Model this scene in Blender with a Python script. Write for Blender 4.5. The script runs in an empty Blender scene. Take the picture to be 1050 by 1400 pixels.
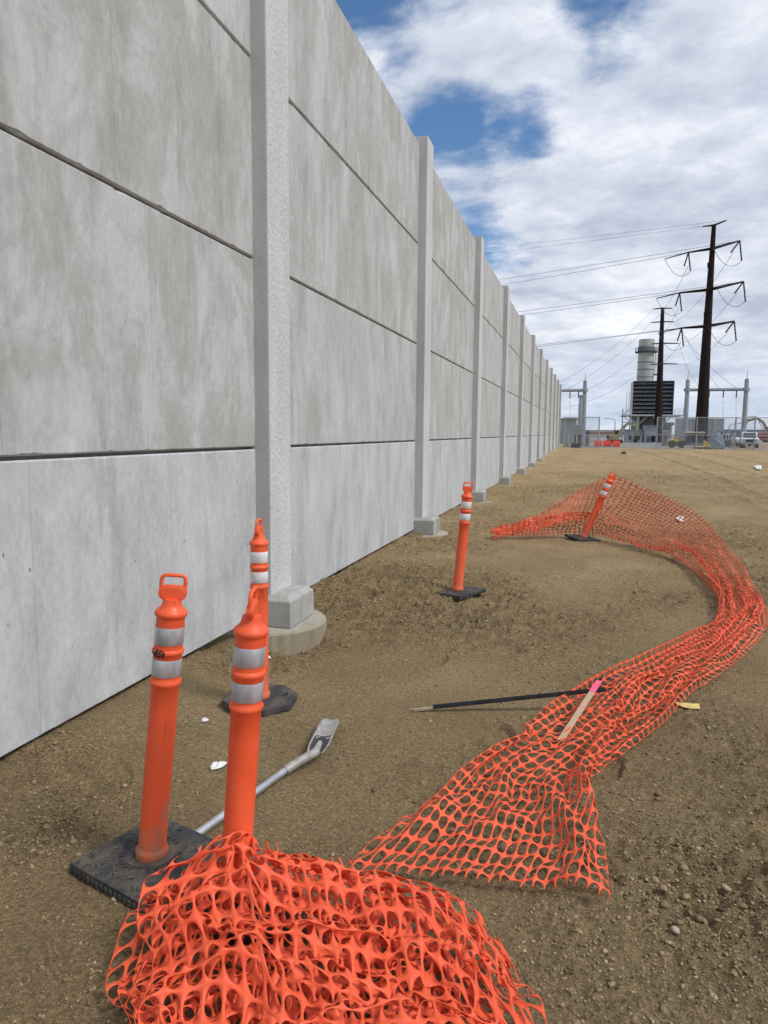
import bpy, bmesh, math, random
import numpy as np
from mathutils import Vector, Matrix
R = math.radians
random.seed(7); rng = np.random.RandomState(11)
C = bpy.context.scene.collection
scn = bpy.context.scene

# ------------------------------------------------------------ camera, sky, sun, exposure
EYE = 1.55
ROT = np.array([[0.9618128530869846, -0.03865922058653938, 0.2709640203058623],
                [0.27357944406936446, 0.10545416458563932, -0.9560511005977883],
                [0.008385905995892734, 0.9936724228009883, 0.11200353898623856]])
camd = bpy.data.cameras.new('camera'); cam = bpy.data.objects.new('camera', camd); C.objects.link(cam)
camd.sensor_fit = 'VERTICAL'; camd.sensor_height = 24.0; camd.lens = 975.0 / 1400.0 * 24.0
camd.clip_start = 0.05; camd.clip_end = 6000
cam.matrix_world = Matrix([[*ROT[0], 0], [*ROT[1], 0], [*ROT[2], EYE], [0, 0, 0, 1]])
scn.camera = cam

def ray(x, y): return ROT @ np.array([x - 525.0, 700.0 - y, -975.0])
def at(x, y, Y):                                   # the place at depth Y seen in that direction
    r = ray(x, y); return Vector((r * (Y / r[1]) + np.array([0, 0, EYE])).tolist())
def onz(x, y, z):
    r = ray(x, y); return Vector((r * ((z - EYE) / r[2]) + np.array([0, 0, EYE])).tolist())

SUN_EL, SUN_AZ = R(50), R(104)                       # azimuth clockwise from +Y (towards +X)
world = bpy.data.worlds.new('World'); scn.world = world; world.use_nodes = True
def build_world():
    nt = world.node_tree; N = nt.nodes; L = nt.links; N.clear()
    def n(t, **k):
        a = N.new(t)
        for q, v in k.items(): setattr(a, q, v)
        return a
    def math_(op, a, b=None, clamp=False):
        m = n('ShaderNodeMath', operation=op); m.use_clamp = clamp
        for i, v in enumerate((a, b)):
            if v is None: continue
            if isinstance(v, (int, float)): m.inputs[i].default_value = v
            else: L.new(v, m.inputs[i])
        return m.outputs[0]
    sky = n('ShaderNodeTexSky', sky_type='NISHITA'); sky.sun_disc = False
    sky.sun_elevation = SUN_EL; sky.sun_rotation = SUN_AZ; sky.air_density = 1.0; sky.dust_density = 0.2; sky.ozone_density = 3.5
    tc = n('ShaderNodeTexCoord'); sep = n('ShaderNodeSeparateXYZ'); L.new(tc.outputs['Generated'], sep.inputs[0])
    zc = math_('ADD', math_('MAXIMUM', sep.outputs[2], 0.0), 0.22)
    px = math_('DIVIDE', sep.outputs[0], zc); py = math_('DIVIDE', sep.outputs[1], zc)
    comb = n('ShaderNodeCombineXYZ'); L.new(px, comb.inputs[0]); L.new(py, comb.inputs[1])
    def noise(scale, detail, rough, off, dist=0.0, stretch=(1, 1, 1)):
        mp = n('ShaderNodeMapping'); mp.inputs['Location'].default_value = off; mp.inputs['Scale'].default_value = stretch
        L.new(comb.outputs[0], mp.inputs[0])
        t = n('ShaderNodeTexNoise'); t.inputs['Scale'].default_value = scale; t.inputs['Detail'].default_value = detail
        t.inputs['Roughness'].default_value = rough; t.inputs['Distortion'].default_value = dist
        L.new(mp.outputs[0], t.inputs['Vector']); return t.outputs['Fac']
    big = noise(0.55, 4, 0.5, (3.1, 1.2, 0), 0.3)
    mid = noise(3.0, 13, 0.60, (1.7, 4.2, 0), 0.15, (0.8, 1.0, 1))
    fine = noise(10.0, 10, 0.66, (0.3, 2.2, 0), 0.3, (0.85, 1, 1))
    # openings of clear sky between the clouds, in fixed directions
    def blob(px_, py_, rad, soft):
        r = ray(px_, py_); r = r / np.linalg.norm(r)
        dp = n('ShaderNodeVectorMath', operation='DOT_PRODUCT'); L.new(tc.outputs['Generated'], dp.inputs[0]); dp.inputs[1].default_value = r.tolist()
        mr = n('ShaderNodeMapRange', interpolation_type='SMOOTHSTEP'); L.new(dp.outputs['Value'], mr.inputs['Value'])
        mr.inputs['From Min'].default_value = math.cos(R(rad + soft)); mr.inputs['From Max'].default_value = math.cos(R(max(rad - soft, 0)))
        return mr.outputs[0]
    cov = math_('ADD', math_('MULTIPLY', mid, 0.78), math_('MULTIPLY', fine, 0.26))
    cov = math_('ADD', cov, math_('MULTIPLY', big, 0.14))
    for (a, b, rad, soft, amt) in CLEAR:
        cov = math_('SUBTRACT', cov, math_('MULTIPLY', blob(a, b, rad, soft), amt))
    for (a, b, rad, soft, amt) in THICK:
        cov = math_('ADD', cov, math_('MULTIPLY', blob(a, b, rad, soft), amt))
    cr = n('ShaderNodeMapRange', interpolation_type='SMOOTHSTEP'); L.new(cov, cr.inputs['Value'])
    cr.inputs['From Min'].default_value = 0.43; cr.inputs['From Max'].default_value = 0.68
    mask = cr.outputs[0]
    # light and grey undersides
    sh = math_('ADD', math_('MULTIPLY', noise(2.4, 8, 0.55, (7.7, 4.5, 0), 0.3), 0.65), math_('MULTIPLY', fine, 0.35))
    tone = n('ShaderNodeValToRGB'); L.new(sh, tone.inputs[0])
    e = tone.color_ramp.elements
    e[0].position = 0.36; e[0].color = (0.295, 0.33, 0.405, 1)
    e[1].position = 0.64; e[1].color = (0.60, 0.61, 0.64, 1)
    k = tone.color_ramp.elements.new(0.5); k.color = (0.42, 0.45, 0.515, 1)
    hs = n('ShaderNodeHueSaturation'); hs.inputs['Saturation'].default_value = 1.12; L.new(sky.outputs[0], hs.inputs['Color'])
    bgs = n('ShaderNodeBackground'); L.new(hs.outputs[0], bgs.inputs[0]); bgs.inputs[1].default_value = 0.075
    bgc = n('ShaderNodeBackground'); L.new(tone.outputs[0], bgc.inputs[0]); bgc.inputs[1].default_value = 1.0
    # towards the horizon the cloud thins into a pale blue grey band
    hz = n('ShaderNodeMapRange', interpolation_type='SMOOTHSTEP'); L.new(sep.outputs[2], hz.inputs['Value'])
    hz.inputs['From Min'].default_value = 0.0; hz.inputs['From Max'].default_value = 0.16
    hz.inputs['To Min'].default_value = 0.9; hz.inputs['To Max'].default_value = 0.0
    bgh = n('ShaderNodeBackground'); bgh.inputs[0].default_value = (0.33, 0.395, 0.49, 1); bgh.inputs[1].default_value = 1.0
    m1 = n('ShaderNodeMixShader'); L.new(mask, m1.inputs[0]); L.new(bgs.outputs[0], m1.inputs[1]); L.new(bgc.outputs[0], m1.inputs[2])
    m2 = n('ShaderNodeMixShader'); L.new(math_('MULTIPLY', hz.outputs[0], math_('SUBTRACT', 1.25, math_('MULTIPLY', mid, 1.3)), True), m2.inputs[0])
    L.new(m1.outputs[0], m2.inputs[1]); L.new(bgh.outputs[0], m2.inputs[2])
    out = n('ShaderNodeOutputWorld'); L.new(m2.outputs[0], out.inputs[0])
CLEAR = [(570, 162, .8, 4.0, 0.18), (625, 168, 1.0, 3.4, 0.20), (685, 176, 1.0, 3.4, 0.22), (735, 165, .6, 3.2, 0.16), (490, 0, 2.0, 4.5, 0.21), (570, 8, .8, 4, 0.15), (830, 35, .5, 4, 0.09), (850, 205, .5, 4, .10), (640, 290, .6, 4, .08), (640, 290, 1.5, 3.5, 0.14), (800, 50, 1, 4, 0.10), (760, 240, 1, 3, .12), (690,330,1,4,.08)]
THICK = [(555, 90, 2.5, 3, 0.20), (960, 160, 14, 10, 0.15), (700, 90, 1.5, 4, 0.12), (660, 235, 3, 3, 0.14), (790, 215, 2, 3, .10), (900, 420, 9, 10, 0.11)]
build_world()
sund = bpy.data.lights.new('sun', 'SUN'); sund.energy = 1.5; sund.angle = R(16); sund.color = (1.0, 0.96, 0.9)
sun = bpy.data.objects.new('sun', sund); C.objects.link(sun)
sd = Vector((math.sin(SUN_AZ) * math.cos(SUN_EL), math.cos(SUN_AZ) * math.cos(SUN_EL), math.sin(SUN_EL)))
sun.rotation_euler = sd.to_track_quat('Z', 'Y').to_euler(); sun.location = (20, 0, 30)
scn.view_settings.view_transform = 'Standard'; scn.view_settings.look = 'None'
scn.view_settings.gamma = 1; scn.view_settings.use_curve_mapping = False; scn.view_settings.exposure = 0.75

# ------------------------------------------------------------ helpers
def tag(o, label=None, cat=None, group=None, kind=None):
    if label: o['label'] = label
    if cat: o['category'] = cat
    if group: o['group'] = group
    if kind: o['kind'] = kind
    return o
def thing(name, label, cat, loc=(0, 0, 0), rz=0, group=None):
    o = bpy.data.objects.new(name, None); C.objects.link(o); o.empty_display_size = 0.2
    o.location = loc; o.rotation_euler = (0, 0, rz); return tag(o, label, cat, group)
def link(name, me, m, parent=None, smooth=False, loc=None, rot=None):
    o = bpy.data.objects.new(name, me); C.objects.link(o)
    if m is not None and not me.materials: me.materials.append(m)
    if smooth: me.shade_smooth()
    if parent is not None: o.parent = parent
    if loc is not None: o.location = loc
    if rot is not None: o.rotation_euler = rot
    return o
class MB:
    def __init__(s): s.v = []; s.f = []
    def add(s, vs, fs):
        b = len(s.v); s.v += [tuple(v) for v in vs]; s.f += [tuple(b + i for i in f) for f in fs]; return s
    def box(s, x0, x1, y0, y1, z0, z1, M=None):
        vs = [Vector(p) for p in ((x0, y0, z0), (x1, y0, z0), (x1, y1, z0), (x0, y1, z0), (x0, y0, z1), (x1, y0, z1), (x1, y1, z1), (x0, y1, z1))]
        if M is not None: vs = [M @ v for v in vs]
        return s.add(vs, [(0, 3, 2, 1), (4, 5, 6, 7), (0, 1, 5, 4), (1, 2, 6, 5), (2, 3, 7, 6), (3, 0, 4, 7)])
    def tube(s, pts, r, n=8, cap=True):
        pts = [Vector(p) for p in pts]; rs = r if isinstance(r, (list, tuple)) else [r] * len(pts); vs = []; prev = None
        for i, p in enumerate(pts):
            t = (pts[min(i + 1, len(pts) - 1)] - pts[max(i - 1, 0)]).normalized()
            if prev is None: a = t.orthogonal().normalized()
            else: a = (prev - t * prev.dot(t)).normalized()
            prev = a; b = t.cross(a)
            vs += [p + (a * math.cos(2 * math.pi * k / n) + b * math.sin(2 * math.pi * k / n)) * rs[i] for k in range(n)]
        fs = [(i * n + k, i * n + (k + 1) % n, (i + 1) * n + (k + 1) % n, (i + 1) * n + k) for i in range(len(pts) - 1) for k in range(n)]
        if cap: fs += [tuple(range(n - 1, -1, -1)), tuple((len(pts) - 1) * n + k for k in range(n))]
        return s.add(vs, fs)
    def lathe(s, prof, n=24, c=(0, 0), cap=True):
        vs = [(c[0] + r * math.cos(2 * math.pi * k / n), c[1] + r * math.sin(2 * math.pi * k / n), z) for r, z in prof for k in range(n)]
        fs = [(i * n + k, i * n + (k + 1) % n, (i + 1) * n + (k + 1) % n, (i + 1) * n + k) for i in range(len(prof) - 1) for k in range(n)]
        if cap: fs += [tuple(range(n - 1, -1, -1)), tuple((len(prof) - 1) * n + k for k in range(n))]
        return s.add(vs, fs)
    def prism(s, poly, z0, z1, M=None):
        n = len(poly); vs = [Vector((x, y, z0)) for x, y in poly] + [Vector((x, y, z1)) for x, y in poly]
        if M is not None: vs = [M @ v for v in vs]
        return s.add(vs, [tuple(range(n - 1, -1, -1)), tuple(range(n, 2 * n))] + [(i, (i + 1) % n, n + (i + 1) % n, n + i) for i in range(n)])
    def mesh(s, name, bev=0.0, seg=1):
        me = bpy.data.meshes.new(name); me.from_pydata([tuple(v) for v in s.v], [], s.f); me.update()
        if bev > 0:
            bm = bmesh.new(); bm.from_mesh(me)
            es = [e for e in bm.edges if len(e.link_faces) == 2 and e.calc_face_angle(0) > 0.5]
            bmesh.ops.bevel(bm, geom=es, offset=bev, segments=seg, affect='EDGES', profile=0.6); bm.to_mesh(me); bm.free()
        return me
    def build(s, name, m, parent=None, smooth=False, bev=0.0, seg=1, loc=None, rot=None):
        return link(name, s.mesh(name, bev, seg), m, parent, smooth, loc, rot)
def smooth_by_angle(o, ang=35):
    me = o.data; me.shade_smooth()
    bm = bmesh.new(); bm.from_mesh(me)
    for e in bm.edges:
        if len(e.link_faces) == 2 and e.calc_face_angle(0) > R(ang): e.smooth = False
    bm.to_mesh(me); bm.free()
def seg(a, b, w, h=None):                              # matrix of a unit bar (x -0.5..0.5, y, z along 0..1) from a to b
    a = Vector(a); b = Vector(b); d = b - a
    q = d.to_track_quat('Z', 'Y').to_matrix().to_4x4()
    return Matrix.Translation(a) @ q @ Matrix.Diagonal((w, h or w, d.length, 1))
def bar(mb, a, b, w, h=None): return mb.box(-.5, .5, -.5, .5, 0, 1, seg(a, b, w, h))

# ------------------------------------------------------------ value noise in numpy
def _h(ix, iy, s):
    n = (ix.astype(np.int64) * 374761393 + iy.astype(np.int64) * 668265263 + s * 1442695041) & 0xffffffff
    n = ((n ^ (n >> 13)) * 1274126177) & 0xffffffff
    return ((n ^ (n >> 16)) & 0xffff) / 65535.0
def vn(x, y, s=0):
    ix = np.floor(x); iy = np.floor(y); fx = x - ix; fy = y - iy
    fx = fx * fx * fx * (fx * (fx * 6 - 15) + 10); fy = fy * fy * fy * (fy * (fy * 6 - 15) + 10)
    a = _h(ix, iy, s); b = _h(ix + 1, iy, s); c = _h(ix, iy + 1, s); d = _h(ix + 1, iy + 1, s)
    return (a + (b - a) * fx) * (1 - fy) + (c + (d - c) * fx) * fy
def fbm(x, y, s=0, o=4, g=0.5):
    t = 0; a = 1; w = 0
    for i in range(o):
        t = t + a * vn(x * 2 ** i + 17.3 * i, y * 2 ** i - 9.1 * i, s + i); w += a; a *= g
    return t / w
def ss(a, b, x):
    t = np.clip((x - a) / (b - a), 0, 1); return t * t * (3 - 2 * t)

GZ = -0.06
PIERS = [5.55 + 5.65 * i for i in range(-1, 12)]
# (x, y, radius, amount) of churned and of trodden soil
ROUGH = [(-1.9, 6.7, 1.0, 1.2), (-1.4, 7.6, 1.0, .7), (-2.3, 2.7, .5, .8), (-2.0, 2.1, .3, .9), (-2.2, 4.6, .5, .5), (0.6, 2.6, .8, .45), (1.2, 1.9, .7, .5), (-1.0, 5.6, .9, .4), (2.2, 11.5, 1.5, .5),
         (-.7, 3.3, .35, .3), (-2.1, 10.2, .9, .7), (-1.6, 13, 1.6, .6), (-1.5, 20, 3, .5), (3, 26, 4, .6), (1.7, 8.5, .5, .4)]
TROD = [(-2.0, 3.2, .55, .9), (-1.2, 4.1, .6, .7), (-1.0, 3.3, .5, .5), (-1.5, 2.9, .4, .6), (-1.9, 1.7, .35, .9), (-.6, 4.7, .7, .5), (-.6, 8.3, 1.0, .5), (.9, 2.0, .3, .4), (-1.9, 5.0, .4, .6), (0.2, 9.5, .8, .4)]
_pr = random.Random(31)
PRINTS = [(_pr.uniform(-2.3, .2), 2.7 + 5.5 * _pr.random() ** 1.2, _pr.uniform(.6, 2.6), _pr.uniform(.012, .026)) for _ in range(26)] + [(.55 + .25 * k, 2.6 + .55 * k + .12 * (k % 2), 1.1, .020) for k in range(7)]
def rough_mask(x, y):
    m = 0.34 - .16 * ss(14, 45, y) + 1.5 * (fbm(x * .8, y * .8, 40, 4) - .5)
    m = m + .5 * (fbm(x * 3, y * 3, 44, 3) - .5)
    for (a, b, r, k) in ROUGH: m = m + k * np.exp(-((x - a) ** 2 + (y - b) ** 2) / (r * r))
    for (a, b, r, k) in TROD: m = m - k * np.exp(-((x - a) ** 2 + (y - b) ** 2) / (r * r))
    return np.clip(m, 0, 1)
def base_height(x, y):
    z = GZ + 0.30 * ss(22, 62, y) - 0.30 * ss(67, 80, y)
    z = z + (0.05 * (fbm(x * .45, y * .45, 3, 3) - .5) + .10 * (fbm(x * .1, y * .1, 8, 2) - .5) * ss(10, 30, y)) * (1 - .8 * ss(0, .4, -2.2 - x)) + .035 * ss(2.25, 2.6, -x)
    for i, yc in enumerate(PIERS):
        dep = .21 if i == 1 else (.07 if i == 2 else .03)
        d2 = ((x + 2.25) ** 2 + (y - (yc - .35)) ** 2)
        z = z - dep * np.exp(-d2 / .42)
    z = z + .13 * np.exp(-(((x + 1.75) / .5) ** 2 + ((y - 6.9) / .7) ** 2))          # spoil between the first two columns
    z = z - .05 * np.exp(-(((x + 2.2) / .3) ** 2 + ((y - 2.35) / .3) ** 2))
    z = z - .045 * np.exp(-(((x + .75) / .22) ** 2 + ((y - 2.85) / .14) ** 2))          # footprint hollow by the net
    # wheel tracks curving away on the right
    for c0, ph in ((3.2, 0), (5.0, 0), (7.6, .5), (9.3, .5)):
        cx = c0 + .02 * (y - 12) + .9 * np.sin(y * .06 + ph)
        z = z - .05 * np.exp(-((x - cx) / .22) ** 2) * ss(5, 9, y) * (1 + .35 * np.sin(y * 14)) + .035 * np.exp(-((np.abs(x - cx) - .33) / .1) ** 2) * ss(5, 9, y)
    return z
def height(x, y, fine=True):
    x = np.asarray(x, float); y = np.asarray(y, float)
    z = base_height(x, y)
    if not fine: return z
    for (a, b, t, dd) in PRINTS:                          # boot prints and tool marks pressed into the dirt
        u = (x - a) * math.cos(t) + (y - b) * math.sin(t); v = -(x - a) * math.sin(t) + (y - b) * math.cos(t)
        e = (u / .145) ** 2 + (v / (.048 + .016 * u / .145)) ** 2
        z = z - dd * ss(1.25, .8, e) + dd * .5 * np.exp(-((e - 1.5) / .4) ** 2) - dd * .35 * ss(1.1, .8, e) * (np.sin(u * 190) > .2)
    m = rough_mask(x, y); far = ss(14, 40, y)
    z = z + (.022 + .085 * m) * (fbm(x * 3.1, y * 3.1, 12, 4) - .5)
    cl = np.abs(fbm(x * 11, y * 11, 21, 4, .6) - .5) * 2
    z = z + (.006 + .055 * m) * (cl - .25) * (1 + far)
    cl2 = fbm(x * 38, y * 38, 25, 2)
    z = z + (.005 + .030 * m) * (np.maximum(cl2 - .42, 0)) * 1.6
    z = z + .03 * far * (fbm(x * 1.2, y * .5, 61, 4, .6) - .5)
    return z
def hz(x, y): return float(height(np.array([x]), np.array([y]))[0])
def hb(x, y): return float(base_height(np.array([x], float), np.array([y], float))[0])

# ------------------------------------------------------------ materials
def mat(name, col=(.5, .5, .5), rough=.6, metal=0.0, spec=.5):
    m = bpy.data.materials.new(name); m.use_nodes = True
    b = m.node_tree.nodes['Principled BSDF']; b.inputs['Base Color'].default_value = (*col, 1)
    b.inputs['Roughness'].default_value = rough; b.inputs['Metallic'].default_value = metal; b.inputs['Specular IOR Level'].default_value = spec
    return m
class NT:
    def __init__(s, m):
        s.m = m; s.nt = m.node_tree; s.N = s.nt.nodes; s.L = s.nt.links; s.b = s.N['Principled BSDF']
        s.tc = s.N.new('ShaderNodeTexCoord')
    def noise(s, vec, scale, detail=4, rough=.55, stretch=(1, 1, 1), off=None, dist=0):
        mp = s.N.new('ShaderNodeMapping'); mp.inputs['Scale'].default_value = stretch
        s.L.new(vec, mp.inputs[0])
        if off is not None: s.L.new(off, mp.inputs['Location'])
        t = s.N.new('ShaderNodeTexNoise'); t.inputs['Scale'].default_value = scale; t.inputs['Detail'].default_value = detail
        t.inputs['Roughness'].default_value = rough; t.inputs['Distortion'].default_value = dist
        s.L.new(mp.outputs[0], t.inputs['Vector']); return t.outputs['Fac']
    def ramp(s, fac, stops, interp='LINEAR'):
        r = s.N.new('ShaderNodeValToRGB'); r.color_ramp.interpolation = interp; s.L.new(fac, r.inputs[0]); e = r.color_ramp.elements
        while len(e) < len(stops): e.new(.5)
        for k, (p, c) in enumerate(stops):
            e[k].position = p; e[k].color = (*c, 1) if isinstance(c, tuple) else (c, c, c, 1)
        return r.outputs[0]
    def mix(s, fac, a, b, mode='MIX'):
        m = s.N.new('ShaderNodeMix'); m.data_type = 'RGBA'; m.blend_type = mode
        for sock, v in ((m.inputs[0], fac), (m.inputs[6], a), (m.inputs[7], b)):
            if isinstance(v, (int, float)): sock.default_value = v
            elif isinstance(v, tuple): sock.default_value = (*v, 1)
            else: s.L.new(v, sock)
        return m.outputs[2]
    def m_(s, op, a, b=None, clamp=False):
        m = s.N.new('ShaderNodeMath'); m.operation = op; m.use_clamp = clamp
        for i, v in enumerate((a, b)):
            if v is None: continue
            if isinstance(v, (int, float)): m.inputs[i].default_value = v
            else: s.L.new(v, m.inputs[i])
        return m.outputs[0]
    def bump(s, h, strength, dist, prev=None):
        b = s.N.new('ShaderNodeBump'); b.inputs['Strength'].default_value = strength; b.inputs['Distance'].default_value = dist
        s.L.new(h, b.inputs['Height'])
        if prev is not None: s.L.new(prev, b.inputs['Normal'])
        return b.outputs[0]
    def out(s, col=None, nrm=None, rough=None):
        if col is not None: s.L.new(col, s.b.inputs['Base Color'])
        if nrm is not None: s.L.new(nrm, s.b.inputs['Normal'])
        if rough is not None: s.L.new(rough, s.b.inputs['Roughness'])
        return s.m
def rand_off(t, k=40.0):
    oi = t.N.new('ShaderNodeObjectInfo'); mu = t.N.new('ShaderNodeVectorMath'); mu.operation = 'SCALE'
    cx = t.N.new('ShaderNodeCombineXYZ')
    t.L.new(oi.outputs['Random'], cx.inputs[0]); t.L.new(t.m_('MULTIPLY', oi.outputs['Random'], 1.37), cx.inputs[1]); t.L.new(t.m_('MULTIPLY', oi.outputs['Random'], 2.11), cx.inputs[2])
    t.L.new(cx.outputs[0], mu.inputs[0]); mu.inputs['Scale'].default_value = k
    return oi, mu.outputs[0]
def panel_mat():
    t = NT(mat('cast_concrete', rough=.86, spec=.3)); V = t.tc.outputs['Object']; oi, off = rand_off(t)
    streak = t.noise(V, 1.0, 8, .66, (1, 2.6, 1.0), off, .35)       # cloudy cement skin, drawn out downwards
    blotch = t.noise(V, 1.0, 8, .66, (1, 1.7, .9), off, .7)
    thin = t.noise(V, 1.0, 6, .7, (1, 17, 1.6), off, .3)
    fineg = t.noise(V, 34, 6, .75, (1, 1, .7), off)
    wisp = t.noise(V, 3.2, 8, .72, (1, 1.7, .8), off, .8)
    col = t.ramp(streak, [(.32, (.40, .395, .375)), (.46, (.485, .485, .472)), (.60, (.555, .56, .555)), (.75, (.60, .61, .61))])
    tan = t.mix(.75, col, (.35, .34, .305))
    sepc = t.N.new('ShaderNodeSeparateColor'); t.L.new(oi.outputs['Color'], sepc.inputs[0])
    stain = t.m_('MULTIPLY', t.ramp(blotch, [(.44, 0.0), (.53, .75), (.62, 1.0)]), sepc.outputs[0])     # how stained this panel is
    col = t.mix(stain, col, tan)
    col = t.mix(t.m_('MULTIPLY', t.ramp(wisp, [(.50, 0.0), (.66, 1.0)]), .45), col, (.60, .605, .595))
    col = t.mix(t.m_('MULTIPLY', t.ramp(wisp, [(.30, 1.0), (.44, 0.0)]), t.m_('MULTIPLY', sepc.outputs[0], .55)), col, (.30, .29, .265))
    col = t.mix(t.m_('MULTIPLY', t.ramp(thin, [(.58, 0.0), (.76, 1.0)]), .30), col, (.30, .295, .28))
    run = t.noise(V, 1.0, 4, .55, (1, 3.4, .5), off, .3)
    col = t.mix(t.m_('MULTIPLY', t.ramp(run, [(.60, 0.0), (.66, 1.0)]), .30), col, (.30, .29, .27))
    col = t.mix(.22, col, t.ramp(fineg, [(.3, .22), (.7, .78)]), 'OVERLAY')
    # bug holes
    vo = t.N.new('ShaderNodeTexVoronoi'); vo.inputs['Scale'].default_value = 13; mpv = t.N.new('ShaderNodeMapping'); mpv.inputs['Scale'].default_value = (1, 1, .55); t.L.new(V, mpv.inputs[0]); t.L.new(off, mpv.inputs['Location']); t.L.new(mpv.outputs[0], vo.inputs['Vector'])
    vc = t.N.new('ShaderNodeSeparateColor'); t.L.new(vo.outputs['Color'], vc.inputs[0])
    pick = t.m_('GREATER_THAN', vc.outputs[0], .84); size = t.m_('MULTIPLY', vc.outputs[1], .11)
    hole = t.m_('MULTIPLY', pick, t.m_('LESS_THAN', vo.outputs['Distance'], size))
    cl = t.noise(V, 2.0, 3, .5, (1, 2.2, .8), off)
    hole = t.m_('MULTIPLY', hole, t.ramp(cl, [(.42, 0.0), (.50, 1.0)]))
    col = t.mix(t.m_('MULTIPLY', hole, .75), col, (.12, .115, .105))
    # scratches of dark grit in patches
    g = t.noise(V, 55, 3, .8, (1, 1.6, .5), off); gm = t.noise(V, 1.0, 3, .5, (1, 2.4, .9), off, .5)
    grit = t.m_('MULTIPLY', t.ramp(g, [(.62, 0.0), (.68, 1.0)]), t.ramp(gm, [(.64, 0.0), (.72, 1.0)]))
    col = t.mix(t.m_('MULTIPLY', grit, .6), col, (.13, .115, .09))
    hair = t.noise(V, 2.2, 9, .75, (1, 1, .45), off, 1.2)                       # hair cracks and trowel marks
    hl = t.ramp(hair, [(.497, 0.0), (.5, 1.0), (.503, 0.0)]); hm = t.ramp(t.noise(V, 2.6, 3, .5, (1, 1, 1), off), [(.56, 0.0), (.66, 1.0)])
    col = t.mix(t.m_('MULTIPLY', t.m_('MULTIPLY', hl, hm), .5), col, (.22, .215, .20))
    sm = t.noise(V, 11, 7, .75, (1, 1, .7), off, .5)
    col = t.mix(t.m_('MULTIPLY', t.ramp(sm, [(.60, 0.0), (.70, 1.0)]), .30), col, (.66, .665, .65))
    col = t.mix(t.m_('MULTIPLY', t.ramp(sm, [(.30, 1.0), (.40, 0.0)]), .28), col, (.30, .295, .275))
    # joints of the form boards, faint upright lines
    sp = t.N.new('ShaderNodeSeparateXYZ'); t.L.new(V, sp.inputs[0])
    w = t.m_('ADD', sp.outputs[1], t.m_('MULTIPLY', sepc.outputs[1], 1.2))
    fr = t.m_('ABSOLUTE', t.m_('SUBTRACT', t.m_('FRACT', t.m_('DIVIDE', w, 1.22)), .5))
    line = t.m_('LESS_THAN', fr, .0022)
    col = t.mix(t.m_('MULTIPLY', line, .38), col, (.2, .2, .19))
    col = t.mix(1.0, col, t.mix(sepc.outputs[2], (.90, .90, .885), (1.0, 1.015, 1.03)), 'MULTIPLY')
    h = t.m_('SUBTRACT', t.m_('ADD', t.m_('MULTIPLY', fineg, .25), t.m_('MULTIPLY', t.noise(V, 6, 4, .5, (1, 1, .6), off), .8)), t.m_('MULTIPLY', hole, 1.5))
    nb = t.bump(t.m_('SUBTRACT', h, t.m_('MULTIPLY', line, .6)), .35, .006)
    return t.out(col, nb)
def concrete(name, a, b, bump=.3, bs=60, bd=.004, streak=True):
    t = NT(mat(name, rough=.88, spec=.3)); V = t.tc.outputs['Object']; oi, off = rand_off(t)
    n1 = t.noise(V, 1.6, 6, .6, (2, 2, .6) if streak else (1, 1, 1), off, .5); n2 = t.noise(V, bs, 4, .6, (1, 1, 1), off)
    col = t.ramp(n1, [(.3, a), (.65, b)]); col = t.mix(.25, col, t.ramp(n2, [(.3, .3), (.7, .72)]), 'OVERLAY')
    n3 = t.noise(V, 9, 5, .7, (1, 1, .5), off); col = t.mix(t.m_('MULTIPLY', t.ramp(n3, [(.62, 0.0), (.75, 1.0)]), .35), col, (.18, .17, .15))
    return t.out(col, t.bump(t.m_('ADD', n2, t.m_('MULTIPLY', n3, .5)), bump, bd))
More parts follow.
